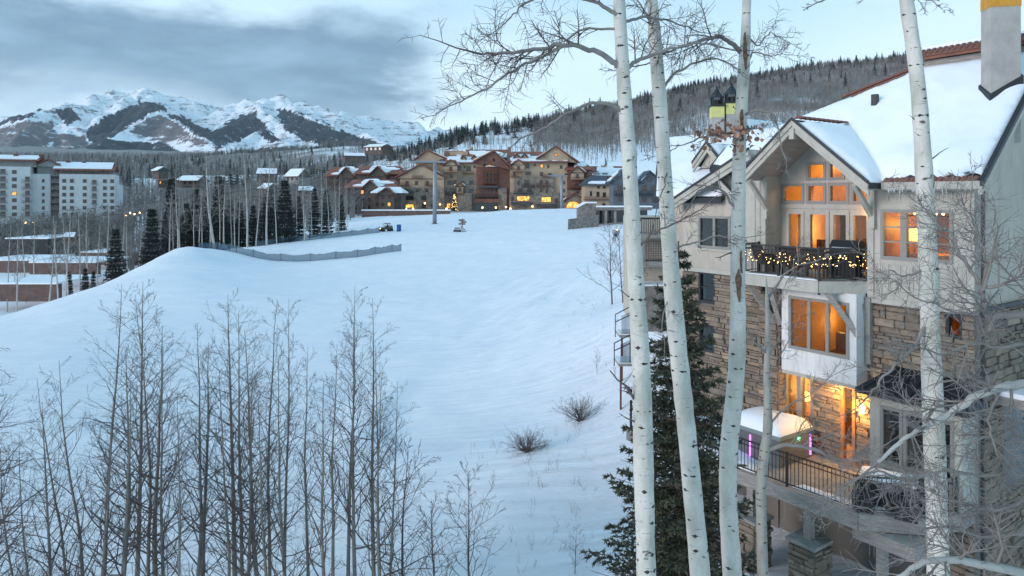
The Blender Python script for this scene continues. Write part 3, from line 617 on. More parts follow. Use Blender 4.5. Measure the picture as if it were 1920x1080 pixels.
# terraces and court walls down in the gully
for i, (x0, x1, y, h, d, th, lab) in enumerate([(-40,105,548,15,150,2.0,'lowest brown retaining wall at the left edge'), (55,180,505,12,172,2.0,'brown retaining wall on the middle terrace'), (-40,70,497,8,180,1.5,'brown retaining wall above the lowest terrace'), (150,262,484,10,205,2.0,'long brown retaining wall beside the young spruce'), (10,90,478,30,215,6.0,'dark screened wall of the tennis court')]):
    p = P((x0+x1)/2, y, d); s_ = d/F; hw = (x1-x0)/2*s_; hh = h*s_; r_ = empty('retaining_wall', p-np.array([0, 0, 2.0]), label=lab, cat='wall', group='terrace walls in the gully')
    MB().box(-hw, hw, 0, th, 0, hh+2.0).build('wall_face', CLAYW if i < 4 else mat('court_screen', (.03, .032, .035), .9), r_); MB().box(-hw-.1, hw+.1, -.1, th+14, hh+2.0, hh+2.35).build('snow_cap', ROOFSNOW, r_)
# long red brown wall at the foot of the hotel
rw = empty('terrace_wall', P(762, 409, 250), label='long low red brown wall with snow on top below the hotel', cat='wall'); s_ = 250/F
MB().box(-84*s_, 82*s_, 0, 1.0, -2.5, 14*s_).build('wall_face', CLAYW, rw); MB().box(-84.5*s_, 82.5*s_, -.15, 1.6, 14*s_, 14*s_+.4).build('snow_cap', ROOFSNOW, rw)
# stone abutment with a covered passage
br = empty('stone_bridge', P(1118, 424, 150), label='stone abutment and snow topped bridge over a dark passage', cat='bridge'); s_ = 150/F
bx = lambda X: (X-1118)*s_
bz = lambda y: (424-y)*s_
MB().prism([(bx(1065), 0, -1.2), (bx(1124), 2, -1.2), (bx(1124), 2, bz(403)), (bx(1112), 1.6, bz(406)), (bx(1065), 0, bz(411))], (.3, 1.2, 0)).build('wing_wall', STONEW, br)
MB().prism([(bx(1089), 6, -1), (bx(1124), 6, -1), (bx(1124), 6, bz(382)), (bx(1104), 6, bz(382)), (bx(1089), 6, bz(391))], (0, 4, 0)).build('abutment', STONEW, br)
MB().prism([(bx(1088), 5.8, bz(390.6)), (bx(1104), 5.8, bz(381.6)), (bx(1125), 5.8, bz(381.6)), (bx(1125), 5.8, bz(379)), (bx(1103), 5.8, bz(379)), (bx(1087), 5.8, bz(388))], (0, 4.4, 0)).build('snow_cap', ROOFSNOW, br)
MB().box(bx(1124.2), bx(1230), 4.5, 10.5, bz(395), bz(389)).build('deck', STONEW, br); MB().box(bx(1123.5), bx(1231), 4.2, 10.8, bz(389), bz(386.6)).build('snow_cap', ROOFSNOW, br)
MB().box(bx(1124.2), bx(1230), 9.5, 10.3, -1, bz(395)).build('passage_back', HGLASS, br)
for X in (1140, 1158, 1200): MB().box(bx(X), bx(X)+.5, 5, 5.5, -1, bz(395)).build('post', WEATHER, br)
# ------------------------------------------------------------------ things on the slope
STEEL = mat('galvanised_steel', (.30, .33, .36), .5, (.24, .27, .30), .8, metal=.4)
def lift_tower(X, yb, yt, d, label, arm=6.5):
    g = P(X, yb, d); g[2] = gz(g[0], g[1])-.2; r_ = empty('chairlift_tower', g, R(8), label=label, cat='lift tower', group='chairlift towers'); h = (HY-yt)/F*d-g[2]
    MB().lathe([(.55, 0), (.5, h*.5), (.42, h)], k=14).build('mast', STEEL, r_, True); MB().lathe([(.8, -.3), (.8, .35)], k=14).build('footing', STONEW, r_)
    MB().box(-arm, arm*.45, -.22, .22, h-.15, h+.35).build('crossarm', STEEL, r_)
    for x in (-arm+.4, arm*.45-.4):
        mb = MB().box(x-.1, x+.1, -2.2, 2.2, h+.4, h+.62)
        for i in range(6): mb.prism([(x-.12, -2+i*.8+.28*math.cos(q_*.785), h+.55+.28*math.sin(q_*.785)) for q_ in range(8)], (.24, 0, 0))
        mb.build('sheave_train', DARKMETAL, r_)
    mb = MB()
    for s2 in (-.25, .25): mb.bar((.5, s2, 0), (.5, s2, h), .05)
    for i in range(int(h/.5)): mb.bar((.5, -.25, .4+i*.5), (.5, .25, .4+i*.5), .04)
    mb.build('ladder', STEEL, r_); MB().box(-arm, -arm+3.2, .4, 1.1, h+.9, h+.96).build('catwalk', DARKMETAL, r_)
    return g, h
g1, h1 = lift_tower(815, 421, 304, 185, 'tall grey chairlift tower standing on the slope before the hotel')
lift_tower(1053, 393, 330, 235, 'grey chairlift tower half hidden before the stone hotel wing', 4.5)
def cable(p, q_, sag, label):
    t_ = np.linspace(0, 1, 40)[:, None]; pt = np.array(p)*(1-t_)+np.array(q_)*t_; pt[:, 2] -= sag*4*(t_*(1-t_))[:, 0]
    V, Fc = tubes([(pt, np.full(40, .045))], 5); obj('lift_cable', mesh('lift_cable', V, Fc, DARKMETAL), label=label, cat='cable', group='chairlift cables')
for (xo, yl, lab) in ((-6.3, 406, 'upper dark chairlift cable crossing the trees on the left'), (2.6, 428, 'lower dark chairlift cable crossing the trees on the left')):
    p = g1+np.array([xo, 0, h1+.7]); cable(p, P(-160, yl, 178), 3.5, lab)
NET = bpy.data.materials.new('safety_net'); NET.use_nodes = True; t = NET.node_tree; b = t.nodes['Principled BSDF']
b.inputs['Base Color'].default_value = (.085, .13, .17, 1); b.inputs['Roughness'].default_value = .8; b.inputs['Alpha'].default_value = .74
def net_fence(path, h, label, lean=0.0):
    pts_ = []
    for X, y, d in path: p = P(X, y, d); p[2] = gz(p[0], p[1]); pts_.append(p)
    r_ = empty('net_fence', pts_[0], label=label, cat='fence', group='ski slope net fences'); o_ = pts_[0]; rg = random.Random(len(path))
    for i, p in enumerate(pts_):
        a_ = p-o_; hh = h*(1+rg.uniform(-.05, .12)); MB().bar(a_-np.array([0, 0, .3]), a_+np.array([rg.uniform(-.1, .1), 0, hh]), .06).build('post', DARKMETAL, r_)
        if i+1 < len(pts_):
            b_ = pts_[i+1]-o_; V, Fc, n = [], [], 8
            for j in range(n+1):
                t_ = j/n; c = a_*(1-t_)+b_*t_; c[2] = gz(c[0]+o_[0], c[1]+o_[1])-o_[2]; top = h*(.98-.22*math.sin(math.pi*t_)*rg.uniform(.6, 1.1))
                bow = .12*math.sin(math.pi*t_)
                V += [(c[0], c[1]-bow, c[2]-.05), (c[0], c[1]-bow*1.5, c[2]+top/2), (c[0], c[1], c[2]+top)]
            for j in range(n):
                for k_ in range(2): Fc.append((3*j+k_, 3*j+3+k_, 3*j+4+k_, 3*j+1+k_))
            obj('net_panel', mesh('net_panel', V, Fc, NET, True), r_)
            MB().bar(V[2], V[-1], .03).build('top_rope', DARKMETAL, r_) if False else None
net_fence([(373,462,128),(385,467,129.5),(396,470,130),(408,474,130),(420,478,130),(431,482,130),(444,486,130),(475,487,130),(527,488,130),(582,488,130),(629,488,130.5),(670,486,132),(703,481,134),(735,475,136),(752,472,137)], 1.5, 'near curved grey net fence with a bunched left end on the snow')
net_fence([(478,464,150),(500,461,152),(525,458,154),(552,455,156),(580,452,158),(607,449,160),(634,446,161),(660,443,163),(690,439,164),(712,436,165)], 1.35, 'farther straight net fence running up to the parked buggy')
BLUE = mat('blue_plastic', (.02, .08, .28), .5)
for X, y, d, lab in ((374,462,140,'leftmost of three blue tubs behind the net fence'), (399,465,142,'middle of three blue tubs behind the net fence'), (421,465,143,'rightmost of three blue tubs behind the net fence')):
    p = P(X, y, d); p[2] = gz(p[0], p[1]); bo = empty('blue_tub', p, label=lab, cat='tub', group='blue tubs'); MB().lathe([(.42, 0), (.52, .5), (.55, .95), (.6, 1.0)], k=12).build('body', BLUE, bo, True); MB().lathe([(.6, 1.0), (.55, 1.1), (.1, 1.14)], k=12).build('lid', mat('pale_blue_lid', (.25, .42, .6), .5), bo)
p = on_ground(748, 434); bo = empty('blue_barrel', p, label='upright blue barrel on the snow right of the buggy', cat='barrel')
MB().lathe([(.5, 0), (.55, .05), (.53, .5), (.57, .55), (.53, .6), (.53, 1.1), (.57, 1.15), (.53, 1.2), (.5, 1.6), (.47, 1.62)], k=14).build('body', BLUE, bo, True); MB().lathe([(.42, 1.60), (.42, 1.66), (.1, 1.67)], k=14).build('lid', BLUE, bo)
# parked utility buggy
p = on_ground(724, 434); bu = empty('utility_buggy', p, R(-62), label='small dark tracked buggy with yellow front parked at the fence end', cat='vehicle')
YEL = mat('yellow_paint', (.5, .28, .03), .5); BLK = mat('black_rubber', (.02, .02, .022), .8)
MB().prism([(-.7, -1.5, .5), (-.7, 1.5, .5), (-.7, 1.5, .95), (-.7, .2, 1.0), (-.7, -.6, 1.0), (-.7, -1.5, .85)], (1.4, 0, 0)).build('body', mat('dark_green_paint', (.05, .06, .05), .5), bu)
MB().box(-.66, .66, -1.56, -1.5, .5, .85).build('front_panel', YEL, bu)
mb = MB()
for sx in (-.62, .62):
    for a_, b_ in (((sx, -.7, 1), (sx*.9, -.35, 1.9)), ((sx*.9, -.35, 1.9), (sx*.9, .9, 1.9)), ((sx, 1.2, .95), (sx*.9, .9, 1.9))): mb.bar(a_, b_, .07)
mb.build('roll_cage', BLK, bu); MB().box(-.62, .62, -.4, .95, 1.92, 2.0).build('roof', BLK, bu); MB().box(-.55, .55, -.1, .35, 1.0, 1.3).box(-.55, .55, .3, .42, 1.3, 1.7).build('seat', BLK, bu); MB().box(-.6, .6, .5, 1.45, .97, 1.35).build('cargo_box', mat('tan_load', (.3, .24, .16), .8), bu)
for sx in (-.72, .72):
    for sy in (-1.0, 1.0):
        w_ = MB(); w_.prism([(sx-.14, sy+.62*math.cos(q_*.52)*(.9 if q_ % 2 else 1), .30+.32*math.sin(q_*.52)) for q_ in range(12)], (.28, 0, 0)); w_.build('track', BLK, bu)
for sx in (-.45, .45): MB().box(sx-.12, sx+.12, -1.6, -1.56, .66, .8).build('headlight', BULB, bu)
# direction sign and snowmobile
p = on_ground(867, 433); sg = empty('trail_sign', p, R(5), label='dark wooden trail sign post with stacked boards on the slope', cat='sign')
MB().box(-.09, .09, -.09, .09, -.4, 2.9).build('post', HTIMBER, sg)
for z, x0, x1 in ((2.35, -.85, .55), (1.9, -.5, .95), (1.45, -.9, .7)): MB().box(x0, x1, -.14, -.09, z, z+.33).build('board', HTIMBER, sg)
p = on_ground(862, 435); sn = empty('snowmobile', p, R(75), label='grey snowmobile parked beside the trail sign', cat='snowmobile')
MB().prism([(-.3, -1.4, .35), (-.3, -.5, .45), (-.3, 1.3, .45), (-.3, 1.3, .75), (-.3, 0, .85), (-.3, -.5, 1.0), (-.3, -1.1, .75)], (.6, 0, 0)).build('body', STEEL, sn); MB().prism([(-.25, -.6, .95), (-.25, -.5, .95), (-.25, -.3, 1.4), (-.25, -.36, 1.42)], (.5, 0, 0)).build('windshield', HGLASS, sn); MB().box(-.2, .2, 0, 1.2, .8, .98).build('seat', BLK, sn); MB().box(-.22, .22, -.3, 1.5, .02, .42).build('track', BLK, sn)
for sx in (-.42, .42): MB().prism([(sx-.08, -1.7, .25), (sx-.08, -1.4, .05), (sx-.08, -.4, .05), (sx-.08, -.4, .1), (sx-.08, -1.35, .11)], (.16, 0, 0)).build('ski', DARKMETAL, sn)
# fan gun by the far steps
p = on_ground(1154, 452); fg = empty('snow_gun', p, R(20), label='small grey snow gun with a lit lamp below the bridge passage', cat='snow gun')
MB().prism([(-.45+.0, .45*math.cos(q_*.52), 1.6+.45*math.sin(q_*.52)) for q_ in range(12)], (1.1, 0, 0)).build('barrel', STEEL, fg); MB().box(-.15, .15, -.62, -.5, 1.95, 2.1).build('lamp', BULB, fg); mb = MB()
for a_ in (0, 2.1, 4.2): mb.bar((0, 0, 1.3), (.7*math.cos(a_), .7*math.sin(a_), 0), .08)
mb.build('legs', DARKMETAL, fg); MB().box(-.25, .25, -.25, .25, .8, 1.3).build('pump_box', DARKMETAL, fg)
# street lamps glowing on the road behind the wood
LAMPS = []
for i, (X, y) in enumerate(((244,400),(252,402),(262,399),(236,404),(48,418),(62,418))):
    p = P(X, y, 255); sl_ = empty('street_lamp', p-np.array([0, 0, 4.5]), label='small glowing lamp on a post behind the bare trees on the left', cat='lamp', group='lamps behind the wood')
    LAMPS.append(sl_); MB().lathe([(.06, -2), (.05, 4.3)], k=6).build('pole', DARKMETAL, sl_); MB().lathe([(.1, 4.3), (.26, 4.45), (.26, 4.75), (.05, 4.9)], k=8).build('lantern', BULB, sl_)
rank(LAMPS, 'small glowing lamp behind the bare trees at left, %s of six')
# ------------------------------------------------------------------ the chalet on the right
# local axes: a = along the facade to the right, w = into the house, z = up (0 is the camera's height)
AX, AY, ZB = 9.29, 21.0, -11.4
chalet = empty('chalet', (AX, AY, ZB), math.atan2(-.819, .573), label='large stone and stucco chalet with snowy roof and lit windows on the right', cat='house')
def ha(X, w): k = (X-960)/F; return (k*(21+.573*w)-9.29-.819*w)/(.573+.819*k)
def hdep(a, w): return 21+.573*w-.819*a
def hzz(y, a, w): return (HY-y)/F*hdep(a, w)
def rect(X0, X1, y0, y1, w):
    a0, a1 = ha(X0, w), ha(X1, w); am = (a0+a1)/2; return a0, a1, hzz(y1, am, w), hzz(y0, am, w)
class HB(MB):
    def build(s, name, m, parent=None, smooth=False, **t):
        s.v = [(p[0], p[1], p[2]-ZB) for p in s.v]; return MB.build(s, name, m, parent or chalet, smooth, **t)
def wall(a0, a1, z0, z1, w, m, holes=(), th=.25, name='wall', clip=()):
    """wall facing -w with openings; clip = list of (point, normal) planes in (a, z) that cut the top"""
    A_ = sorted({a0, a1, *[h[0] for h in holes], *[h[1] for h in holes]}); Z_ = sorted({z0, z1, *[h[2] for h in holes], *[h[3] for h in holes]})
    A_ = [v for v in A_ if a0-1e-6 <= v <= a1+1e-6]; Z_ = [v for v in Z_ if z0-1e-6 <= v <= z1+1e-6]
    hb = HB()
    for i in range(len(A_)-1):
        for j in range(len(Z_)-1):
            ca, cz = (A_[i]+A_[i+1])/2, (Z_[j]+Z_[j+1])/2
            if any(h[0] < ca < h[1] and h[2] < cz < h[3] for h in holes): continue
            for ww in (w, w+th): hb.add([(A_[i], ww, Z_[j]), (A_[i+1], ww, Z_[j]), (A_[i+1], ww, Z_[j+1]), (A_[i], ww, Z_[j+1])], [(0, 1, 2, 3)])
    for h in list(holes)+[(a0, a1, z0, z1)]:
        c = [(h[0], h[2]), (h[1], h[2]), (h[1], h[3]), (h[0], h[3])]
        for i in range(4): p, q_ = c[i], c[(i+1) % 4]; hb.add([(p[0], w, p[1]), (q_[0], w, q_[1]), (q_[0], w+th, q_[1]), (p[0], w+th, p[1])], [(0, 1, 2, 3)])
    o = hb.build(name, m)
    if clip:
        bm = bmesh.new(); bm.from_mesh(o.data); bmesh.ops.remove_doubles(bm, verts=bm.verts, dist=1e-4)
        for (pa, pz, na, nz) in clip: bmesh.ops.bisect_plane(bm, geom=bm.verts[:]+bm.edges[:]+bm.faces[:], plane_co=(pa, 0, pz-ZB), plane_no=(na, 0, nz), clear_outer=True)
        bm.to_mesh(o.data); bm.free()
    return o
def window(a0, a1, z0, z1, w, cols=1, rows=1, fr=.07, m=None, mull=.05, dep=.12, proud=.03, name='window', parent=None):
    """frame with mullions, one pane object in every light"""
    m = m or (TRIM if name == 'terrace_door' else mat('grey_window_frame', (.25, .24, .22), .6)); fr = min(fr, .05) if name != 'terrace_door' else .075; hb = HB()
    hb.box(a0-.04, a1+.04, w-proud, w+dep, z0-.05, z0+fr).box(a0-.04, a1+.04, w-proud, w+dep, z1-fr, z1+.04).box(a0-.04, a0+fr, w-proud-.001, w+dep, z0+fr, z1-fr).box(a1-fr, a1+.04, w-proud-.001, w+dep, z0+fr, z1-fr)
    ca = [a0+fr+(a1-a0-2*fr)*i/cols for i in range(cols+1)]; cz = [z0+fr+(z1-z0-2*fr)*i/rows for i in range(rows+1)]
    for c in ca[1:-1]: hb.box(c-mull, c+mull, w-proud+.012, w+dep-.02, z0+fr, z1-fr)
    for c in cz[1:-1]: hb.box(a0+fr, a1-fr, w-proud+.02, w+dep-.03, c-mull*.4, c+mull*.4)
    o = hb.build(name, m, parent)
    for i in range(cols):
        for j in range(rows):
            p = HB().box(ca[i]+(mull if i else 0), ca[i+1]-(mull if i < cols-1 else 0), w+.05, w+.06, cz[j]+(mull*.4 if j else 0), cz[j+1]-(mull*.4 if j < rows-1 else 0)).build('pane', GLASS, o)
    return o
for _m in (STUCCO, WHITEST, TRIM):
    _t = _m.node_tree; _b = _t.nodes['Principled BSDF']; _co = _t.nodes.new('ShaderNodeTexCoord'); _mp = _t.nodes.new('ShaderNodeMapping'); _mp.inputs[3].default_value = (3.0, 3.0, .35); _t.links.new(_co.outputs['Object'], _mp.inputs[0])
    _n = _t.nodes.new('ShaderNodeTexNoise'); _n.inputs['Scale'].default_value = 1.6; _n.inputs['Detail'].default_value = 8; _n.inputs['Roughness'].default_value = .7; _t.links.new(_mp.outputs[0], _n.inputs['Vector'])
    _r = _t.nodes.new('ShaderNodeMapRange'); _r.inputs[1].default_value = .5; _r.inputs[2].default_value = .75; _r.inputs[4].default_value = .5; _t.links.new(_n.outputs['Fac'], _r.inputs[0])
    _x = _t.nodes.new('ShaderNodeMix'); _x.data_type = 'RGBA'; _t.links.new(_r.outputs[0], _x.inputs[0]); _t.links.new(_b.inputs['Base Color'].links[0].from_socket, _x.inputs[6]); _x.inputs[7].default_value = (.24, .22, .19, 1); _t.links.new(_x.outputs[2], _b.inputs['Base Color'])
# --- upper gabled wall with the terrace doors (w = 1.9)
GR = (-.858, 2.437)                       # ridge of the front gable: a, z
GL, GRT = (-2.76, .77), (1.53, .41)
sl_l = (GR[1]-GL[1])/(GR[0]-GL[0]); sl_r = (GR[1]-GRT[1])/(GRT[0]-GR[0])
W1 = 1.9
h_door = [rect(1476, 1506, 398, 530, W1), rect(1516, 1553, 398, 530, W1), rect(1559, 1591, 398, 530, W1), rect(1597, 1630, 400, 530, W1)]
h_tr = [rect(1468, 1506, 346, 379, W1), rect(1514, 1547, 346, 379, W1), rect(1555, 1590, 346, 379, W1), rect(1598, 1629, 348, 379, W1)]
h_top = [rect(1514, 1547, 306, 336, W1), rect(1555, 1582, 310, 336, W1)]
fix = lambda hs, z0, z1: [(h[0], h[1], z0, z1) for h in hs]
zt0, zt1 = h_tr[1][2], h_tr[1][3]; h_door = fix(h_door, -2.52, h_door[1][3]); h_tr = fix(h_tr, zt0, zt1); h_top = fix(h_top, h_top[0][2], h_top[0][3])
clipg = [(GR[0], GR[1]-.205, -sl_l, 1), (GR[0], GR[1]-.205, sl_r, 1)]
wall(-2.55, .93, -2.9, 2.4, W1, TRIM, h_door+h_tr+h_top, .2, 'gable_wall', clipg)
for h in h_tr: window(*h, W1, 1, 1, .05)
window(*h_top[0], W1, 1, 1, .05); window(*h_top[1], W1, 1, 1, .05)
for i, h in enumerate(h_door): window(h[0], h[1], h[2], h[3], W1, 1, 1, .10, name='terrace_door')
HB().box(-2.55, .93, W1-.04, W1-.002, zt0-.22, zt0-.08).box(-2.55, .93, W1-.03, W1-.002, zt1+.06, zt1+.14).build('transom_rail', TRIM)
HB().box(-2.45, h_top[0][0]-.12, W1-.02, W1+.02, h_top[0][2], h_top[0][2]+.35).build('blank_panel', TRIM)
# recess side and the panelled wall to its left
HB().box(-2.75, -2.55, 1.0, 2.1, -2.9, .75).build('recess_wall', TRIM); HB().box(-3.5, -2.75, 1.0, 1.2, -2.9, .62).build('panelled_wall', TRIM)
for a_ in (-3.42, -3.0, -2.8): HB().box(a_, a_+.05, .975, .998, -2.6, .6).build('batten', TRIM)
# --- dining bay (w = 1.15)
W2 = 1.15; ae = 3.76
hb3 = [rect(1654, 1692, 396, 487, W2), rect(1697, 1736, 396, 487, W2), rect(1746, 1784, 396, 487, W2)]
hb3 = fix(hb3, hb3[1][2], hb3[1][3])
wall(.93, ae, -3.0, .42, W2, TRIM, hb3, .2, 'bay_wall')
for h in hb3: window(*h, W2, 1, 3, .06)
HB().box(.93, 1.05, W2+.2, 2.1, -3.0, .42).build('bay_side', TRIM)
fret = HB(); zl = (-2.75, -1.95); zu = (-.12, .22)
for (z0, z1) in (zl, zu):
    n = 7
    for i in range(n+1): c = 1.15+(ae-1.35)*i/n; fret.box(c-.02, c+.02, W2-.03, W2-.001, z0, z1)
    for k_ in range(3): zz = z0+(z1-z0)*k_/2; fret.box(1.15, ae-.2, W2-.025, W2-.001, zz-.02, zz+.02)
    for i in range(n): c = 1.15+(ae-1.35)*(i+.5)/n; q_ = (ae-1.35)/n*.22; zc_ = (z0+z1)/2; fret.box(c-q_, c+q_, W2-.02, W2-.001, zc_-q_*1.2, zc_-q_*1.2+.03).box(c-q_, c+q_, W2-.02, W2-.001, zc_+q_*1.2, zc_+q_*1.2+.03)
fret.build('fretwork', TRIM, kind='stuff')
for a_ in (.90, ae-.16): HB().box(a_, a_+.18, W2-.05, W2-.002, -3.0, .42).build('corner_board', TRIM)
HB().box(.9, ae+.04, W2-.06, W2+.2, -3.16, -3.0).build('skirt_board', TRIM)
# --- walls of the left wing
W5 = 1.5
hl = [rect(1311, 1368, 407, 464, W5)]
sw = .51; zr2 = 2.0; ar2 = -2.9
wall(-6.62, -3.5, -2.7, 1.75, W5, STUCCO, hl, .25, 'wing_wall', [(-6.68, -.32, -sw, 1)])
window(*hl[0], W5, 2, 1, .06)
HB().box(hl[0][0]-.1, hl[0][1]+.1, W5-.07, W5, hl[0][2]-.13, hl[0][2]-.055).build('sill', TRIM)
vr = rect(1338, 1364, 336, 350, W5); hb = HB().box(vr[0], vr[1], W5-.03, W5-.002, vr[2]-.12, vr[3])
for i in range(5): z = vr[2]-.08+i*.09; hb.box(vr[0]+.03, vr[1]-.03, W5-.06, W5-.031, z, z+.03)
hb.build('vent', TRIM); HB().box(-6.62, -3.5, W5-.05, W5-.001, -2.86, -2.7).build('band_board', TRIM)
# --- stone work: mortar backing walls and single stones
MORTAR = mat('mortar', (.17, .155, .135), .95)
def stone_mat():
    m = mat('ashlar_stone', (.29, .24, .19), .9, (.18, .15, .12), 2.2, .5, bscale=9.0); t = m.node_tree; b = t.nodes['Principled BSDF']
    g = t.nodes.new('ShaderNodeNewGeometry'); oi = t.nodes.new('ShaderNodeObjectInfo'); ad = t.nodes.new('ShaderNodeMath'); ad.operation = 'ADD'; fr = t.nodes.new('ShaderNodeMath'); fr.operation = 'FRACT'
    t.links.new(g.outputs['Random Per Island'], ad.inputs[0]); t.links.new(oi.outputs['Random'], ad.inputs[1]); t.links.new(ad.outputs[0], fr.inputs[0])
    cr = t.nodes.new('ShaderNodeValToRGB'); cr.color_ramp.elements[0].color = (.62, .60, .60, 1); cr.color_ramp.elements[1].color = (1.35, 1.28, 1.18, 1)
    for p, c in ((.3, (1.0, .92, .82)), (.6, (.82, .82, .84)), (.8, (1.15, 1.06, .94))): e = cr.color_ramp.elements.new(p); e.color = (*c, 1)
    t.links.new(fr.outputs[0], cr.inputs[0]); mx = t.nodes.new('ShaderNodeMix'); mx.data_type = 'RGBA'; mx.blend_type = 'MULTIPLY'; mx.inputs[0].default_value = 1
    src = b.inputs['Base Color'].links[0].from_socket; t.links.new(src, mx.inputs[6]); t.links.new(cr.outputs[0], mx.inputs[7]); t.links.new(mx.outputs[2], b.inputs['Base Color'])
    return m
ASHLAR = stone_mat(); rgs = random.Random(12)
def unit_stone(seed):
    """rough block, -0.5..0.5 in x and z, front at y = -0.5"""
    rg = random.Random(seed); bm = bmesh.new(); bmesh.ops.create_cube(bm, size=1.0)
    for v in bm.verts:
        v.co.x += rg.uniform(-.03, .03); v.co.z += rg.uniform(-.06, .06)
        if v.co.y < 0: v.co.y += rg.uniform(-.25, .2)
    bm.faces.ensure_lookup_table(); f = [f for f in bm.faces if f.normal.y < -.7]
    r_ = bmesh.ops.inset_region(bm, faces=f, thickness=.06, depth=.18)
    me = bpy.data.meshes.new('stone'); bm.to_mesh(me); bm.free(); me.materials.append(ASHLAR); return me
USTONE = [unit_stone(i) for i in range(8)]
def stones(parent, o, ex, ey, L_, z0, z1, holes=(), limit=0, proud=.05):
    """courses of stones on a wall face: o origin (a, w), ex direction along it, ey outward; returns count of single stones"""
    ex, ey = Vector((*ex, 0)).normalized(), Vector((*ey, 0)).normalized(); z = z0; rest_v, rest_f = [], []; cnt = 0
    while z < z1-.05:
        h = min(rgs.choice((.08, .11, .14, .18, .24)), z1-z); s_ = -rgs.random()*.3
        while s_ < L_:
            ln = rgs.choice((.16, .26, .40, .58, .85))*rgs.uniform(.85, 1.15); c0, c1 = max(0, s_), min(L_, s_+ln); s_ += ln
            if c1-c0 < .06 or any(c0 < h_[1] and c1 > h_[0] and z < h_[3]-.02 and z+h > h_[2]+.02 for h_ in holes):
                for h_ in holes:
                    if z < h_[3]-.02 and z+h > h_[2]+.02:
                        if c0 < h_[0] < c1 and h_[0]-c0 > .08: c1 = h_[0]; break
                        if c0 < h_[1] < c1 and c1-h_[1] > .08: c0 = h_[1]; break
                else: continue
                if c1-c0 < .06 or any(c0 < h_[1]-.01 and c1 > h_[0]+.01 and z < h_[3]-.02 and z+h > h_[2]+.02 for h_ in holes): continue
            th = proud*2*rgs.uniform(.5, 1.7); cc = (c0+c1)/2
            ctr = Vector((o[0], o[1], 0))+ex*cc+Vector((0, 0, z+h/2-ZB)); me = rgs.choice(USTONE); scl = (c1-c0-.022, th, h-.022)
            if cnt < limit:
                ob = bpy.data.objects.new('stone', me); link(ob, parent); ob.location = ctr; ob.scale = scl; ob.rotation_euler = (0, 0, math.atan2(ex.y, ex.x)); cnt += 1
            else:
                n0 = len(rest_v)
                for v in me.vertices: rest_v.append(tuple(ctr+ex*(v.co.x*scl[0])-ey*(v.co.y*scl[1])+Vector((0, 0, v.co.z*scl[2]))))
                rest_f += [tuple(i+n0 for i in p.vertices) for p in me.polygons]
        z += h
    if rest_v: tag(obj('stonework', mesh('stonework', rest_v, rest_f, ASHLAR), parent), kind='stuff')
    return cnt
W3 = 1.25
hs = rect(1776, 1804, 592, 632, W3)
o = wall(.5, ae-.02, ZB, -3.16, W3+.02, MORTAR, [hs], .3, 'stone_wall')
BAYH = (1.30, ae, -8.6, -5.02)
stones(o, (.5, W3+.02), (1, 0), (0, -1), ae-.52, -8.35, -3.18, [(hs[0]-.5, hs[1]-.5, hs[2], hs[3]), (BAYH[0]-.5, BAYH[1]-.5, BAYH[2], BAYH[3])], 190)
stones(o, (.5, W3+.02), (1, 0), (0, -1), ae-.52, ZB, -8.4, [], 0)
window(hs[0], hs[1], hs[2], hs[3], W3, 1, 1, .05, DARKMETAL)
hl2 = [rect(1312, 1339, 512, 566, W5), rect(1312, 1339, 612, 656, W5)]
o = wall(-6.62, -2.3, ZB, -2.87, W5+.04, MORTAR, hl2, .3, 'stone_wall')
stones(o, (-6.62, W5+.04), (1, 0), (0, -1), 4.32, -9.3, -2.88, [(h[0]+6.62, h[1]+6.62, h[2], h[3]) for h in hl2], 60)
for h in hl2: window(*h, W5, 1, 2, .05, DARKMETAL)
o = HB().box(-2.72, -2.0, .92, 1.6, ZB, -2.95).build('stone_pier', MORTAR)
stones(o, (-2.72, .92), (1, 0), (0, -1), .72, -9.0, -3.0, [], 45); stones(o, (-2.0, .92), (0, 1), (1, 0), .68, -9.0, -3.0, [], 0)
# end wall on the right: stucco above, stone below
mz_ = lambda w: .45+.85*(w-.75)
HB().prism([(ae, W2+.2, -3.0), (ae, 9.5, -3.0), (ae, 9.5, mz_(5.45)-(9.5-5.45)*.85-.2), (ae, 5.45, mz_(5.45)-.2), (ae, W2+.2, mz_(W2+.2)-.2)], (-.25, 0, 0)).build('end_wall', STUCCO)
HB().box(ae-.02, ae+.10, W2+.2, 9.5, -3.12, -3.0).build('flashing', DARKMETAL)
o = HB().box(ae-.3, ae-.06, W3+.32, 9.5, ZB, -3.12).build('stone_wall', MORTAR); stones(o, (ae-.06, W3+.32), (0, 1), (1, 0), 8.1, ZB+.4, -3.14, [(1.5, 3.2, -8.3, -5.9)], 0)
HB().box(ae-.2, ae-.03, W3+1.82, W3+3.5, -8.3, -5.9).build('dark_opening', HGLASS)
bo_ = HB().box(ae, ae+1.3, 2.4, 5.6, -5.75, -5.5).build('side_balcony', WEATHER); HB().box(ae+.02, ae+1.28, 2.42, 5.58, -5.5, -5.36).build('snow_cap', ROOFSNOW, bo_)
hb = HB()
for i in range(23): hb.box(ae+1.22, ae+1.25, 2.45+i*.14, 2.48+i*.14, -5.36, -4.6)
hb.box(ae+1.2, ae+1.27, 2.4, 5.6, -4.6, -4.54); hb.build('balusters', DARKMETAL, bo_, kind='stuff')
HB().box(ae+.12, ae+.2, W3-.02, W3+.06, ZB, .3).build('downspout', DARKMETAL)
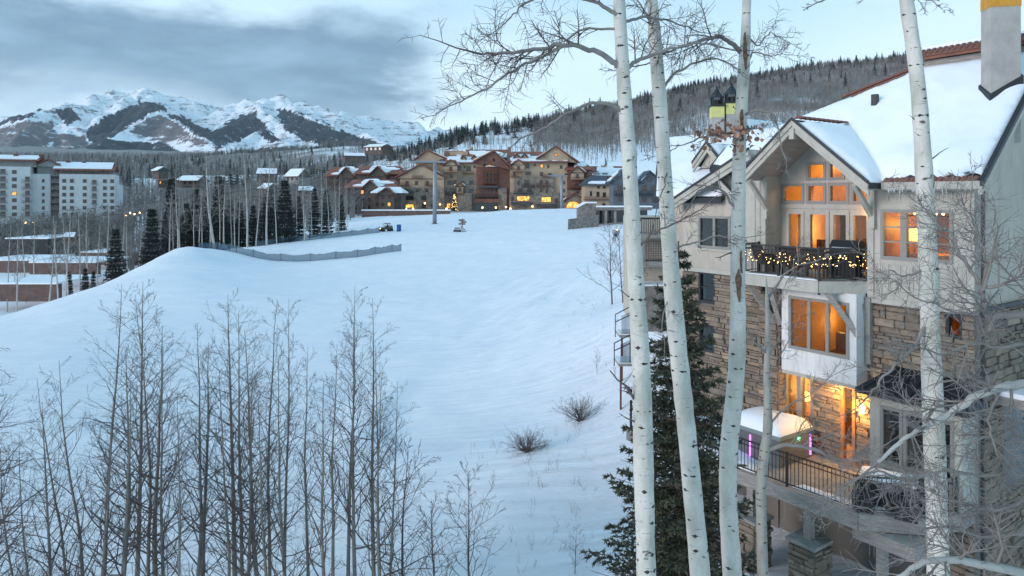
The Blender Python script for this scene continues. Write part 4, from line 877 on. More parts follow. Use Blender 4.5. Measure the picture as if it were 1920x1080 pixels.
# --- white oriel on the middle floor
hw = rect(1481, 1590, 563, 660, .6); OA0, OA1, OZ0, OZ1 = -1.66, .84, -5.62, -2.9
wall(OA0, OA1, OZ0, OZ1, .6, WHITEST, [hw], .2, 'oriel_wall'); window(*hw, .6, 3, 1, .06)
HB().box(OA0-.34, OA0, 1.28, 1.7, OZ0-.12, OZ1).build('stone_wall', MORTAR); HB().box(OA0, OA0+.15, .8, 1.7, OZ0, OZ1).box(OA1-.15, OA1, .8, 1.7, OZ0, OZ1).build('oriel_side', WHITEST); HB().box(OA0, OA1, .62, 1.7, OZ0-.12, OZ0-.002).build('oriel_floor', TRIM)
# --- garden floor glazing under the oriel
g1_, g2_ = rect(1473, 1497, 700, 775, W3), rect(1500, 1523, 702, 778, W3); g3_ = rect(1578, 1624, 716, 870, W3)
g1_, g2_ = fix([g1_, g2_], -7.55, -5.85); g3_ = (g3_[0], g3_[1], -8.28, -5.85)
o = wall(-2.0, .84, -8.4, -5.74, W3+.03, MORTAR, [g1_, g2_, g3_], .25, 'stone_wall'); stones(o, (-2.0, W3+.03), (1, 0), (0, -1), 2.84, -8.35, -5.76, [(h[0]+2.0, h[1]+2.0, h[2], h[3]) for h in (g1_, g2_, g3_)], 60)
window(*g1_, W3, 1, 1, .05); window(*g2_, W3, 1, 1, .05); window(*g3_, W3, 2, 1, .07, WOODWARM, name='terrace_door')
# --- lower bay with its dark metal roof (w = .44)
W4 = .44; BA0, BA1 = 1.32, 3.74
b3 = fix([rect(1653, 1690, 762, 845, W4), rect(1697, 1737, 762, 845, W4), rect(1752, 1786, 762, 845, W4)], -7.55, -6.0)
wall(BA0, BA1, -8.4, -5.55, W4, TRIM, b3, .2, 'lower_bay_wall')
for h in b3: window(*h, W4, 1, 1, .06)
HB().box(BA0, BA0+.15, W4+.2, W3, -8.4, -5.55).build('lower_bay_side', TRIM); HB().box(BA1-.15, BA1, W4+.2, W3+.2, -8.4, -5.55).build('lower_bay_side', TRIM)
hb = HB()
for i in range(9): a_ = BA0+.12+i*.28; hb.box(a_, a_+.04, W4-.03, W4-.001, -8.25, -7.7)
hb.box(BA0+.1, BA1-.1, W4-.035, W4-.001, -7.7, -7.62).build('bay_panels', TRIM)
V = [(BA0-.25, W4-.35, -5.53), (BA1+.3, W4-.35, -5.53), (BA1+.3, W3, -5.53), (BA0-.25, W3, -5.53), (BA0+.35, W3, -4.95), (BA1-.3, W3, -4.95)]
hb = HB(); hb.add(V+[(p[0], p[1], p[2]-.14) for p in V[:4]], [(0, 1, 5, 4), (1, 2, 5), (3, 0, 4), (3, 4, 5, 2), (6, 7, 1, 0), (7, 8, 2, 1), (9, 6, 0, 3), (6, 9, 8, 7), (8, 9, 3, 2)]); br_ = hb.build('bay_roof', DARKMETAL)
hb = HB()
for i in range(7): t_ = (i+.5)/7; hb.bar((BA0-.25+t_*(BA1-BA0+.55), W4-.36, -5.51), (BA0+.35+t_*(BA1-BA0-.65), W3-.02, -4.93), .035)
hb.build('roof_seam', DARKMETAL, br_)
# --- roofs
def slab(name, poly, th, m, parent=None): return HB().prism(poly, (0, 0, -th)).build(name, m, parent)
def snow_sheet(poly, th, parent, seed=0, cuts=5, name='roof_snow'):
    """snow lying on a roof face: rounded edge, uneven top"""
    bm = bmesh.new(); f = bm.faces.new([bm.verts.new(p) for p in poly]); bmesh.ops.triangulate(bm, faces=[f])
    for _ in range(cuts): bmesh.ops.subdivide_edges(bm, edges=[e for e in bm.edges if e.calc_length() > .32], cuts=1, use_grid_fill=True); bmesh.ops.triangulate(bm, faces=bm.faces[:])
    bd = [(Vector(poly[i]), Vector(poly[(i+1) % len(poly)])) for i in range(len(poly))]
    base = [v.co.copy() for v in bm.verts]; co = np.array([tuple(b_) for b_ in base]); nz_ = vnoise(co[:, 0], co[:, 1], 40+seed, 4, .9)
    bv = {v.index for v in bm.verts if v.is_boundary}; bm.verts.index_update(); bv = [v for v in bm.verts if v.is_boundary]
    for v, n_ in zip(bm.verts, nz_):
        dmin = min(((v.co-(a_+(b_-a_)*max(0, min(1, (v.co-a_).dot(b_-a_)/(b_-a_).length_squared)))).length for a_, b_ in bd))
        v.co.z += .012+th*(1-math.exp(-dmin/.14))+.16*n_*min(1, dmin/.5)
    edges = [e for e in bm.edges if e.is_boundary]; r_ = bmesh.ops.extrude_edge_only(bm, edges=edges)
    for v in [g for g in r_['geom'] if isinstance(g, bmesh.types.BMVert)]: v.co.z -= .0118
    bmesh.ops.recalc_face_normals(bm, faces=bm.faces)
    for v in bm.verts: v.co.z -= ZB
    me = bpy.data.meshes.new(name); bm.to_mesh(me); bm.free(); me.materials.append(ROOFSNOW); me.polygons.foreach_set('use_smooth', [True]*len(me.polygons))
    return obj(name, me, parent)
zM = lambda w: .45+.85*(w-.75)
MP = [(4.12, .72), (4.12, 5.45), (.53, 5.45), (-3.15, 3.6), (-5.4, 2.45), (-5.4, 1.6), (-2.76, 1.14), (-.858, 3.09), (1.53, .72)]
main_roof = slab('main_roof', [(a_, w_, zM(w_)) for a_, w_ in MP], .2, DARKMETAL)
snow_sheet([(a_, w_, zM(w_)) for a_, w_ in [(4.02, .90), (4.02, 5.35), (.55, 5.35), (-3.1, 3.52), (-5.3, 2.4), (-5.3, 1.7), (-2.70, 1.24), (-.858, 3.06), (1.50, .76), (1.7, .92), (1.95, .80), (2.2, .98), (2.5, .86), (2.75, 1.02), (3.0, .84), (3.3, .96), (3.55, .82), (3.8, 1.0)]], .24, main_roof, 1)
zl_, zr_ = (lambda a_: GR[1]+sl_l*(a_-GR[0])), (lambda a_: GR[1]-sl_r*(a_-GR[0]))
gl_ = slab('gable_roof', [(GR[0], -.05, GR[1]), (GR[0], 3.09, GR[1]), (GL[0], 1.12, GL[1]), (GL[0], -.05, GL[1])], .16, DARKMETAL)
gr_ = slab('gable_roof', [(GR[0], -.05, GR[1]), (GRT[0], -.05, GRT[1]), (GRT[0], .70, GRT[1]), (GR[0], 3.09, GR[1])], .16, DARKMETAL)
snow_sheet([(GR[0]+.1, .12, zr_(GR[0]+.1)), (GRT[0]-.02, .12, zr_(GRT[0]-.02)), (GRT[0]-.02, 1.05, zr_(GRT[0]-.02)), (GR[0]+.1, 3.4, zr_(GR[0]+.1))], .2, gr_, 2)
snow_sheet([(GR[0]-.1, .12, zl_(GR[0]-.1)), (GR[0]-.1, 2.98, zl_(GR[0]-.1)), (GL[0]+.05, 1.12, zl_(GL[0]+.05)), (GL[0]+.05, .12, zl_(GL[0]+.05))], .2, gl_, 3)
def rake(p, q_, w, parent=None):
    """black drip edge over two stepped pale fascia boards along a gable edge from p to q (a, z)"""
    for (t0, t1, dw, m, nm) in ((-.02, .07, -.06, DARKMETAL, 'drip_edge'), (-.20, -.02, -.03, TRIM, 'fascia'), (-.36, -.20, .02, TRIM, 'fascia')):
        HB().prism([(p[0], w+dw, p[1]+t0), (q_[0], w+dw, q_[1]+t0), (q_[0], w+dw, q_[1]+t1), (p[0], w+dw, p[1]+t1)], (0, .09, 0)).build(nm, m)
rake(GL, GR, -.05); rake(GR, GRT, -.05)
for sgn, q_, zf in ((-1, GL, zl_), (1, GRT, zr_)):
    a0, a1 = GR[0]+sgn*.04, q_[0]-sgn*.02
    n = 9
    for i in range(n):
        b0, b1 = a0+(a1-a0)*i/n, a0+(a1-a0)*(i+1)/n-sgn*.012
        HB().prism([(b0, .05, zf(b0)-.19), (b1, .05, zf(b1)-.19), (b1, .05, zf(b1)-.23), (b0, .05, zf(b0)-.23)], (0, W1-.06, 0)).build('soffit_board', mat('soffit_boards', (.36, .33, .29), .8, (.30, .27, .24), 3.0, stretch=(1, .3, 1)))
HB().box(-.94, -.78, -.1, .15, GR[1]-.62, GR[1]-.30).build('ridge_beam', TRIM)
for a_, s2 in ((GL[0]+.25, 1), (GRT[0]-.45, -1)):
    zb = (zl_ if s2 > 0 else zr_)(a_)-.42; HB().bar((a_, .05, zb), (a_+s2*.05, 1.0 if s2 > 0 else W2, zb-1.0), .13).box(a_-.07, a_+.07, .9 if s2 > 0 else 1.0, 1.02 if s2 > 0 else W2-.05, zb-1.3, zb+.1).build('gable_brace', TRIM)
# main eave, gutter, right rake
HB().box(1.55, 4.14, .62, .76, .22, .43).box(1.6, 4.1, .76, W2-.05, .18, .24).build('eave_fascia', TRIM)
HB().prism([(4.10, .60, zM(.60)-.03), (4.10, 5.45, zM(5.45)-.03), (4.10, 5.45, zM(5.45)+.10), (4.10, .60, zM(.60)+.10)], (.10, 0, 0)).build('drip_edge', DARKMETAL)
HB().prism([(4.04, .66, zM(.66)-.30), (4.04, 5.45, zM(5.45)-.30), (4.04, 5.45, zM(5.45)-.03), (4.04, .66, zM(.66)-.03)], (.10, 0, 0)).build('fascia', TRIM)
HB().prism([(4.12, 5.45, 4.44), (4.12, 10.2, 4.44-4.75*.85), (-2, 10.2, 4.44-4.75*.85), (.53, 5.45, 4.44)], (0, 0, -.2)).build('back_roof', HROOF)
hb = HB(); rgi = random.Random(8)
for i in range(46):
    a_ = 1.6+2.4*rgi.random(); hb.add([(a_-.012, .63, .24), (a_+.012, .63, .24), (a_, .65, .24), (a_, .635, .22-rgi.random()**2*.18)], [(0, 1, 3), (1, 2, 3), (2, 0, 3)])
hb.build('icicles', mat('ice', (.75, .82, .86), .1, spec=.7), kind='stuff')
# raised tier with bare clay tiles along the ridge
ti = HB().box(.35, 4.2, 5.25, 6.4, 4.3, 4.62).build('ridge_tier', WEATHER); HB().prism([(.2, 5.05, 4.62), (4.25, 5.05, 4.62), (4.25, 5.85, 5.05), (.2, 5.85, 5.05)], (0, 0, .09)).build('tier_roof', TILE, ti); HB().prism([(.2, 6.65, 4.62), (.2, 5.85, 5.05), (4.25, 5.85, 5.05), (4.25, 6.65, 4.62)], (0, 0, .09)).build('tier_roof', TILE, ti)
snow_sheet([(.25, 5.55, 4.90), (1.0, 5.35, 4.79), (1.9, 5.6, 4.93), (2.9, 5.45, 4.85), (4.2, 5.62, 4.94), (4.2, 5.84, 5.06), (.25, 5.84, 5.06)], .17, ti, 11, 4, 'snow_cap'); HB().box(.25, 4.2, 5.80, 6.1, 5.04, 5.20).build('snow_cap', ROOFSNOW, ti)
tm = MB()
for i in range(7): q_ = math.pi*i/6; tm.v += [(.1*math.cos(q_), 0, .075*math.sin(q_)), (.085*math.cos(q_), .3, .06*math.sin(q_)+.02)]
tm.f = [(2*i, 2*i+1, 2*i+3, 2*i+2) for i in range(6)]+[tuple(range(0, 14, 2))]; TILEME = mesh('tile', tm.v, tm.f, TILE)
def tile(parent, p, d, s=1.0):
    ob = bpy.data.objects.new('tile', TILEME); link(ob, parent); ob.location = (p[0], p[1], p[2]-ZB); dv = Vector(d).normalized()
    ob.rotation_euler = (math.asin(dv.z), 0, math.atan2(-dv.x, dv.y)); ob.scale = (s, s, s)
for i in range(22): tile(ti, (.3+i*.18, 5.03, 4.72), (0, .8, .43), .95); 
for i in range(22): tile(ti, (.3+i*.18, 5.31, 4.87), (0, .8, .43), .95)
for i in range(10): tile(gr_, (GR[0], .25+i*.27, GR[1]+.04), (0, 1, .02), 1.2)
for i in range(17): tile(main_roof, (1.62+i*.145, .66, zM(.66)+.0), (0, 1, .85), .8)
hp_ = [Vector((.53, 5.42, zM(5.42)+.08)), Vector((-1.7, 4.3, zM(4.3)+.08))]
for i in range(9): tile(main_roof, hp_[0].lerp(hp_[1], (9-i)/9), hp_[0]-hp_[1], 1.3)
for i in range(6): tile(main_roof, hp_[0].lerp(hp_[1], (8-i)/9)+Vector((.12, -.18, -.12)), hp_[0]-hp_[1], 1.1)
HB().box(-.3, -.12, 3.6, 3.78, zM(3.7)+.1, zM(3.7)+.5).build('roof_vent', DARKMETAL, main_roof)
# left wing roof: gable edge, snow, back roof plane, dormer gables
z2 = lambda a_: -.1+sw*(a_+6.68)
wl = slab('wing_roof', [(-6.72, 1.0, z2(-6.72)), (-3.2, 1.0, z2(-3.2)), (-3.2, 2.9, z2(-3.2)), (-6.72, 2.9, z2(-6.72))], .16, TRIM)
rake((-6.74, z2(-6.74)), (-3.2, z2(-3.2)), .98)
sg_ = (-4.55, z2(-4.55)-.28); rake((sg_[0]-.02, sg_[1]), (-3.85, sg_[1]-.62), 1.1)
zB2 = lambda w_: -.05+.6*(w_-1.2)
bk = slab('rear_roof', [(-7.95, 1.25, zB2(1.25)), (-4.6, 1.25, zB2(1.25)), (-4.6, 6, zB2(6)), (-12.1, 6, zB2(6))], .2, DARKMETAL)
snow_sheet([(-7.9, 1.35, zB2(1.35)), (-4.7, 1.35, zB2(1.35)), (-4.7, 5.95, zB2(5.95)), (-12.0, 5.95, zB2(5.95))], .26, bk, 4)
HB().box(-9.5, -4.7, 3.6, 6.5, -6, .9).build('rear_wall', STUCCO)
def dormer(X0, y0, X1, y1, d, dep, name='dormer'):
    """gable dormer whose left rake runs between two pixels at depth d"""
    p, q_ = P(X0, y0, d), P(X1, y1, d); loc = lambda v: ((v[0]-AX)*.573-(v[1]-AY)*.819, (v[0]-AX)*.819+(v[1]-AY)*.573, v[2])
    p, q_ = loc(p), loc(q_); w_ = min(p[1], q_[1]); s_ = (q_[2]-p[2])/(q_[0]-p[0]); r_ = (2*q_[0]-p[0], p[2])
    HB().prism([(p[0], w_, p[2]), (q_[0], w_, q_[2]), (q_[0], w_, q_[2]-.14), (p[0], w_, p[2]-.14)], (0, dep, 0)).prism([(q_[0], w_, q_[2]), (r_[0], w_, r_[1]), (r_[0], w_, r_[1]-.14), (q_[0], w_, q_[2]-.14)], (0, dep, 0)).build('dormer_roof', DARKMETAL)
    HB().prism([(p[0]+.2, w_+.25, p[2]-.2), (r_[0]-.2, w_+.25, r_[1]-.2), (q_[0], w_+.25, q_[2]-.2)], (0, .2, 0)).build('dormer_wall', STUCCO)
    rake((p[0], p[2]), (q_[0], q_[2]), w_); rake((q_[0], q_[2]), r_, w_)
    for s2, e in ((-1, p), (1, (r_[0], 0, r_[1]))):
        o_ = chalet; poly = [(q_[0]+s2*.06, w_+.12, q_[2]-.05), (e[0]-s2*.05, w_+.12, e[2]+.03), (e[0]-s2*.05, w_+dep-.1, e[2]+.03), (q_[0]+s2*.06, w_+dep-.1, q_[2]-.05)]
        snow_sheet(poly if s2 > 0 else poly[::-1], .2, o_, 5, 4)
dormer(1298, 306, 1356, 270, 28.0, 3.5); dormer(1378, 246, 1404, 222, 30.5, 3.0)
# --- chimneys
def chimney(c, ru, wd, dp, z0, z1, band, bm_, cap=False, tall=.9):
    u_ = Vector((math.cos(ru), math.sin(ru), 0)); v_ = Vector((-math.sin(ru), math.cos(ru), 0)); c = Vector((c[0], c[1], 0))
    def blk(e, za, zb): pts_ = [c-u_*e+v_*-e, c+u_*(wd+e)-v_*e, c+u_*(wd+e)+v_*(dp+e), c-u_*e+v_*(dp+e)]; return MB().prism([(p.x, p.y, za) for p in pts_], (0, 0, zb-za))
    ch = blk(0, z0, z1); ch.v = [p for p in ch.v]
    def place(mb, name, m, par): 
        inv = chalet_inv; mb.v = [tuple(inv @ Vector(p)) for p in mb.v]; return mb.build(name, m, par)
    co = place(ch, 'chimney', STUCCO2, chalet); place(blk(.012, z1-band, z1+.01), 'chimney_band', bm_, co)
    place(blk(.06, z1+.01, z1+.10), 'crown', DARKMETAL, co)
    if cap:
        mb = MB(); ctr = c+u_*wd/2+v_*dp/2
        for sx, sy in ((0, 0), (wd, 0), (wd, dp), (0, dp)): p = c+u_*sx+v_*sy; q_ = p.lerp(ctr, .2); mb.bar((q_.x, q_.y, z1+.1), (q_.x, q_.y, z1+tall), .06)
        mb.lathe([(wd*.28, z1+.1), (wd*.28, z1+tall-.1)], (ctr.x, ctr.y, 0), 8); mb.lathe([(wd*.72, z1+tall), (wd*.45, z1+tall+.13), (.06, z1+tall+.38), (.03, z1+tall+.5)], (ctr.x, ctr.y, 0), 6); place(mb, 'chimney_cap', DARKMETAL, co)
    else: place(blk(-.15, z1+.1, z1+.35), 'flue', DARKMETAL, co)
    if not cap:
        loc = []
        for e1, e2 in ((-.05, -.05), (wd+.05, -.05), (wd+.05, dp+.05), (-.05, dp+.05)):
            v = chalet_inv @ Vector((*(c+u_*e1+v_*e2).to_2d(), 0)); loc.append((v.x, v.y, .45+.85*(v.y-.75)))
        HB().add([(*p[:2], p[2]-.1) for p in loc]+[(*p[:2], p[2]+.36) for p in loc], [(3, 2, 1, 0), (4, 5, 6, 7), (0, 1, 5, 4), (1, 2, 6, 5), (2, 3, 7, 6), (3, 0, 4, 7)]).build('flashing', DARKMETAL, co)
bpy.context.view_layer.update(); chalet_inv = (Matrix.Translation(chalet.location) @ Matrix.Rotation(chalet.rotation_euler.z, 4, 'Z')).inverted()
STUCCO2 = mat('grey_stucco', (.42, .40, .37), .9, (.32, .30, .28), 2.0, .15, bscale=30, det=8)
chimney((13.95, 20.2), R(-8.5), .80, .55, 1.6, 6.15, .60, mat('ochre_sheet', (.62, .30, .03), .6, (.5, .22, .02), 6.0))
YB = mat('yellow_sheet', (.66, .64, .24), .7, (.56, .54, .2), 5.0)
for X0, X1, yt, yb in ((1335, 1357, 200, 246), (1362, 1386, 194, 240)):
    c = P(X0, yb, 30); chimney((c[0], c[1]), R(-6), (X1-X0)*30/F, .5, c[2]-1.5, (HY-yt)/F*30, .46, YB, True, .42)
# --- decks and railings
def deck(poly, z, th, name, m=WEATHER, fascia=True):
    o_ = HB().prism([(a_, w_, z) for a_, w_ in poly], (0, 0, -.08)).build(name, WEATHER)
    n = len(poly); hb = HB()
    for i in range(n-1):
        p, q_ = poly[i], poly[i+1]; d_ = Vector((q_[0]-p[0], q_[1]-p[1], 0)).normalized(); nrm = Vector((-d_.y, d_.x, 0))*-.05
        hb.prism([(p[0], p[1], z-.004), (q_[0], q_[1], z-.004), (q_[0], q_[1], z-th), (p[0], p[1], z-th)], nrm)
    hb.build('deck_fascia', m, o_); return o_
def railing(pts_, z, h, step=.115, grid=False):
    r_ = None
    top = HB()
    for p, q_ in zip(pts_[:-1], pts_[1:]): top.bar((*p, z+h), (*q_, z+h), .05, .045)
    r_ = top.build('railing', DARKMETAL); bal = HB()
    for zz in (.09, h-.14):
        lr = HB()
        for p, q_ in zip(pts_[:-1], pts_[1:]): lr.bar((*p, z+zz), (*q_, z+zz), .028)
        lr.build('lower_rail', DARKMETAL, r_)
    for p, q_ in zip(pts_[:-1], pts_[1:]):
        L_ = math.hypot(q_[0]-p[0], q_[1]-p[1]); n = max(2, int(L_/step))
        for i in range(1, n): t_ = i/n; c = (p[0]+(q_[0]-p[0])*t_, p[1]+(q_[1]-p[1])*t_); bal.bar((*c, z+.09), (*c, z+h), .016)
    tag(bal.build('balusters', DARKMETAL, r_), kind='stuff')
    for p in pts_: HB().bar((*p, z-.42), (*p, z+h+.05), .06).build('rail_post', DARKMETAL, r_)
    return r_
UD = [(-2.85, 1.0), (-2.78, 0), (0, 0), (.90, 1.2)]; dk = deck(UD+[(.9, 1.88), (-2.54, 1.88), (-2.54, 1.0)], -2.54, .36, 'upper_deck', TRIM)
railing([(-2.78, .98), (-2.76, .05), (-1.4, .04), (-.02, .05), (.86, 1.15)], -2.54, .98)
snow_sheet([(-2.74, .0, -2.535), (-.05, .0, -2.535), (-.1, .22, -2.535), (-2.74, .2, -2.535)], .05, dk, 6, 4, 'snow')
for a_, w_, b_, v_ in ((-2.6, .15, -2.1, .92), (-1.75, .1, -1.9, .92), (.12, .25, .86, .72), (.70, .95, .96, 1.18)): HB().bar((a_, w_, -2.9), (b_, v_, -4.2), .16).build('deck_brace', WEATHER)
HB().box(.86, 1.02, 1.02, 1.2, -5.0, -3.0).build('timber_post', WEATHER)
LD = [(-6.2, -1.93), (-3.5, -1.90), (2.18, -1.77), (3.36, -.57), (3.74, .40)]; ld = deck(LD+[(3.74, 1.2), (-6.2, 1.4)], -8.3, .42, 'lower_deck', WEATHER)
railing([(-6.1, -1.85), (-3.9, -1.84), (-1.9, -1.82), (.1, -1.78), (2.14, -1.70), (3.28, -.55), (3.66, .32)], -8.3, .95)
HB().box(1.9, 3.5, -1.55, .3, -9.1, -8.75).build('deck_beam', WEATHER, ld)
snow_sheet([(-6, -1.8, -8.295), (-1.0, -1.75, -8.295), (-1.4, -.9, -8.295), (-3.1, -.2, -8.295), (-3.3, 1.2, -8.295), (-6, 1.2, -8.295)], .14, ld, 7, 4, 'snow'); snow_sheet([(.2, -1.7, -8.295), (2.1, -1.6, -8.295), (3.1, -.5, -8.295), (2.3, -.35, -8.295), (1.6, -1.2, -8.295), (.3, -1.3, -8.295)], .10, ld, 8, 4, 'snow')
for a_, w_ in ((.65, -1.55), (-1.2, -1.6), (-3.4, -1.6)):
    pr = HB().box(a_-.38, a_+.38, w_-.38, w_+.38, ZB-.8, -9.72).build('pier', MORTAR)
    for ex, ey, o_ in (((1, 0), (0, -1), (a_-.38, w_-.38)), ((0, 1), (1, 0), (a_+.38, w_-.38))): stones(pr, o_, ex, ey, .76, ZB-.6, -9.74, [], 22 if a_ == .65 else 0)
    HB().box(a_-.45, a_+.45, w_-.45, w_+.45, -9.72, -9.62).build('pier_cap', WEATHER, pr); HB().box(a_-.11, a_+.11, w_-.11, w_+.11, -9.62, -8.7).build('deck_post', WEATHER)
HB().box(2.45, 2.67, -1.4, -1.18, ZB-.8, -8.7).build('deck_post', WEATHER); HB().box(-3, 2.5, 1.0, 1.25, ZB-.5, -8.75).build('foundation', MORTAR)
# --- rooms behind the glass
def room(name, poly, w0, w1, m=ROOM):
    hb = HB(); n = len(poly); hb.prism([(a_, w0, z) for a_, z in poly], (0, w1-w0, 0)); hb.f = hb.f[1:] if False else hb.f
    o_ = hb.build(name, m); bm = bmesh.new(); bm.from_mesh(o_.data); bm.faces.ensure_lookup_table()
    fr = [f for f in bm.faces if all(abs(v.co.y-w0) < 1e-5 for v in f.verts)]; bmesh.ops.delete(bm, geom=fr, context='FACES'); bm.to_mesh(o_.data); bm.free(); return o_
room('living_room', [(-2.52, -2.5), (.88, -2.5), (.88, .55), (-.86, 2.02), (-2.52, .6)], 2.11, 5.5); room('dining_room', [(1.08, -2.5), (3.48, -2.5), (3.48, .16), (1.08, .16)], 1.36, 5.2, mat('dining_wood', (.34, .15, .06), .6, (.22, .09, .035), 2.0)); DKR = mat('dark_room', (.05, .05, .05), .9); room('study', [(-6.3, -2.65), (-3.6, -2.65), (-3.6, -.35), (-6.3, -.35)], 1.76, 3.4, DKR); room('stair_hall', [(-6.3, -9.0), (-3.2, -9.0), (-3.2, -2.95), (-6.3, -2.95)], 1.86, 3.4, DKR); room('landing', [(hs[0]-.5, hs[2]-.6), (hs[1]+.3, hs[2]-.6), (hs[1]+.3, hs[3]+.4), (hs[0]-.5, hs[3]+.4)], 1.58, 3.2, WOODWARM)
HB().lathe([(.07, -5.80), (.07, -5.745)], (-.1, .95, 0), 12).build('soffit_light', BULB); room('bedroom', [(-1.48, -5.5), (.66, -5.5), (.66, -2.98), (-1.48, -2.98)], .81, 4.5); room('den', [(-1.98, -8.28), (.8, -8.28), (.8, -5.8), (-1.98, -5.8)], 1.54, 5.0); room('games_room', [(1.5, -8.28), (3.56, -8.28), (3.56, -5.7), (1.5, -5.7)], .66, 5.0)
def lamp_light(a_, w_, z, pw, r_=.12, col=(1, .43, .09)):
    l = bpy.data.lights.new('room_light', 'POINT'); l.energy = pw; l.color = col; l.shadow_soft_size = r_; o_ = bpy.data.objects.new('room_light', l); link(o_, chalet); o_.location = (a_, w_, z-ZB)
lamp_light(-1.3, 4.0, .9, 62, .1, (1, .46, .09)); lamp_light(.3, 3.4, -1.0, 36, .1, (1, .50, .12)); lamp_light(-2.1, 3.6, -1.2, 35, .1, (1, .50, .12)); lamp_light(1.62, 3.0, -.9, 48, .08, (1, .52, .11)); lamp_light(3.0, 3.0, -.9, 48, .08, (1, .52, .11)); lamp_light(.45, 2.0, -3.7, 36, .08, (1, .52, .12)); lamp_light(-1.1, 3.2, -4.2, 12, .08, (1, .46, .1)); lamp_light(-.9, 2.6, -6.2, 110, .1, (1, .52, .14)); lamp_light(2.9, 3.0, -6.3, 90, .1, (1, .42, .1)); lamp_light((hs[0]+hs[1])/2, 2.4, -4.4, 12); lamp_light(.55, .75, -6.35, 75, .08, (1, .52, .15)); lamp_light(-.1, .95, -5.95, 22, .06, (1, .52, .15)); lamp_light(.62, 1.72, -.45, 7, .06)
def W(a_, w_, z):
    v = chalet_inv.inverted() @ Vector((a_, w_, z-ZB)); return v
def thing(name, a_, w_, z, label, cat, group=None, rz=0.0): return empty(name, W(a_, w_, z), chalet.rotation_euler.z+rz, label=label, cat=cat, group=group)
SHADE = mat('lamp_shade', (.8, .6, .25), .7, emit=(1, .58, .10), estr=2.6)
for a_, w_, z, lab in ((1.62, 2.6, -1.75, 'yellow drum lamp in the left dining window beside the terrace'), (3.0, 2.6, -1.75, 'yellow drum lamp in the right dining window past the aspen'), (.42, 1.7, -4.75, 'glowing lamp in the right light of the white oriel window'), (-1.7, 2.0, -7.3, 'small glowing lamp in the ground floor window under the oriel')):
    o_ = thing('table_lamp', a_, w_, z, lab, 'lamp', 'lamps glowing inside the chalet'); big = .24 if z > -3 else .17
    MB().lathe([(.10, 0), (.10, .03), (.03, .06), (.05, .2), (.02, .34), (.02, .42)], k=10).build('base', WOODWARM, o_, True); MB().lathe([(big, .42), (big*.86, .42+big*1.5)], k=16).build('shade', SHADE, o_, True)
    MB().box(-.35, .35, -.25, .25, -.06, 0).box(-.3, .3, -.2, .2, -.72 if z > -7 else -.74, -.66).box(-.32, -.26, -.2, .2, -.7, -.06).box(.26, .32, -.2, .2, -.7, -.06).build('stand', WOODWARM, o_)
o_ = thing('chandelier', 2.1, 2.3, -.55, 'row of small bulbs hanging behind the dining windows', 'chandelier'); mb = MB().box(-.6, .6, -.02, .02, -.02, .02); mb.bar((0, 0, 0), (0, 0, .7), .03); lb = MB()
for i in range(7): x = -.6+.2*i; lb.lathe([(.02, .02), (.045, .06), (.03, .13), (.005, .15)], (x, 0, 0), 8)
mb.build('frame', DARKMETAL, o_); lb.build('bulbs', BULB, o_)
for a_, w_, z, wd, dp, h, lab in ((2.2, 2.9, -2.5, 1.5, .9, .78, 'dark dining table behind the dining windows'), (2.4, 2.2, -8.28, 1.2, .8, .8, 'dark table behind the lower bay windows')):
    o_ = thing('table', a_, w_, z, lab, 'table'); MB().box(-wd/2, wd/2, -dp/2, dp/2, h-.06, h).build('table_top', WOODWARM, o_)
    for sx in (-1, 1):
        for sy in (-1, 1): MB().box(sx*(wd/2-.1)-.04, sx*(wd/2-.1)+.04, sy*(dp/2-.1)-.04, sy*(dp/2-.1)+.04, 0, h-.06).build('leg', WOODWARM, o_)
# furniture and panelling that breaks up the rooms
DKW = mat('dark_walnut', (.10, .045, .02), .5, (.06, .03, .015), 4.0)
rgf = random.Random(21)
for nm, a0, a1, w_, z0, z1 in (('living_room', -2.4, .8, 5.4, -2.5, .5), ('dining_room', 1.15, 3.4, 5.1, -2.5, .1), ('bedroom', -1.4, .6, 4.4, -5.5, -3.0), ('den', -1.55, .7, 4.9, -8.28, -5.9), ('games_room', 1.55, 3.5, 4.9, -8.28, -5.8)):
    a_ = a0
    while a_ < a1-.3:
        wd = rgf.uniform(.3, .8); zt = z0+rgf.choice((.8, 1.0, 1.5, 2.0, 2.3)); HB().box(a_, min(a1, a_+wd), w_-rgf.uniform(.3, .9), w_, z0, min(z1, zt)).build('cabinet', DKW if rgf.random() < .7 else WOODWARM); a_ += wd+rgf.uniform(.05, .4)
    for i in range(3): p_ = rgf.uniform(a0+.2, a1-.5); HB().box(p_, p_+rgf.uniform(.3, .6), w_-.05, w_-.02, z1-1.0, z1-.45).build('picture', DKW)
    HB().box(a0, a1, (w_+2.2)/2-.1, (w_+2.2)/2+.1, z1-.02 if nm != 'living_room' else z1, z1+.1).build('ceiling_beam', DKW)
for a_, z in ((-1.9, -2.5), (-.6, -2.5), (1.5, -2.5), (2.9, -2.5), (-1.0, -8.28), (2.0, -8.28), (3.0, -8.28), (-.6, -5.5)):
    wv = 3.0 if z != -5.5 else 2.0; HB().box(a_-.3, a_+.3, wv, wv+.6, z, z+.45).box(a_-.3, a_+.3, wv+.5, wv+.62, z+.45, z+1.0).build('armchair', DKW)
# curtains and dark wood inside the terrace doors
for a_, w_ in ((-2.0, 2.3), (-.95, 2.35)): HB().box(a_-.16, a_+.16, w_, w_+.05, -2.5, -.55).build('curtain', WOODWARM)
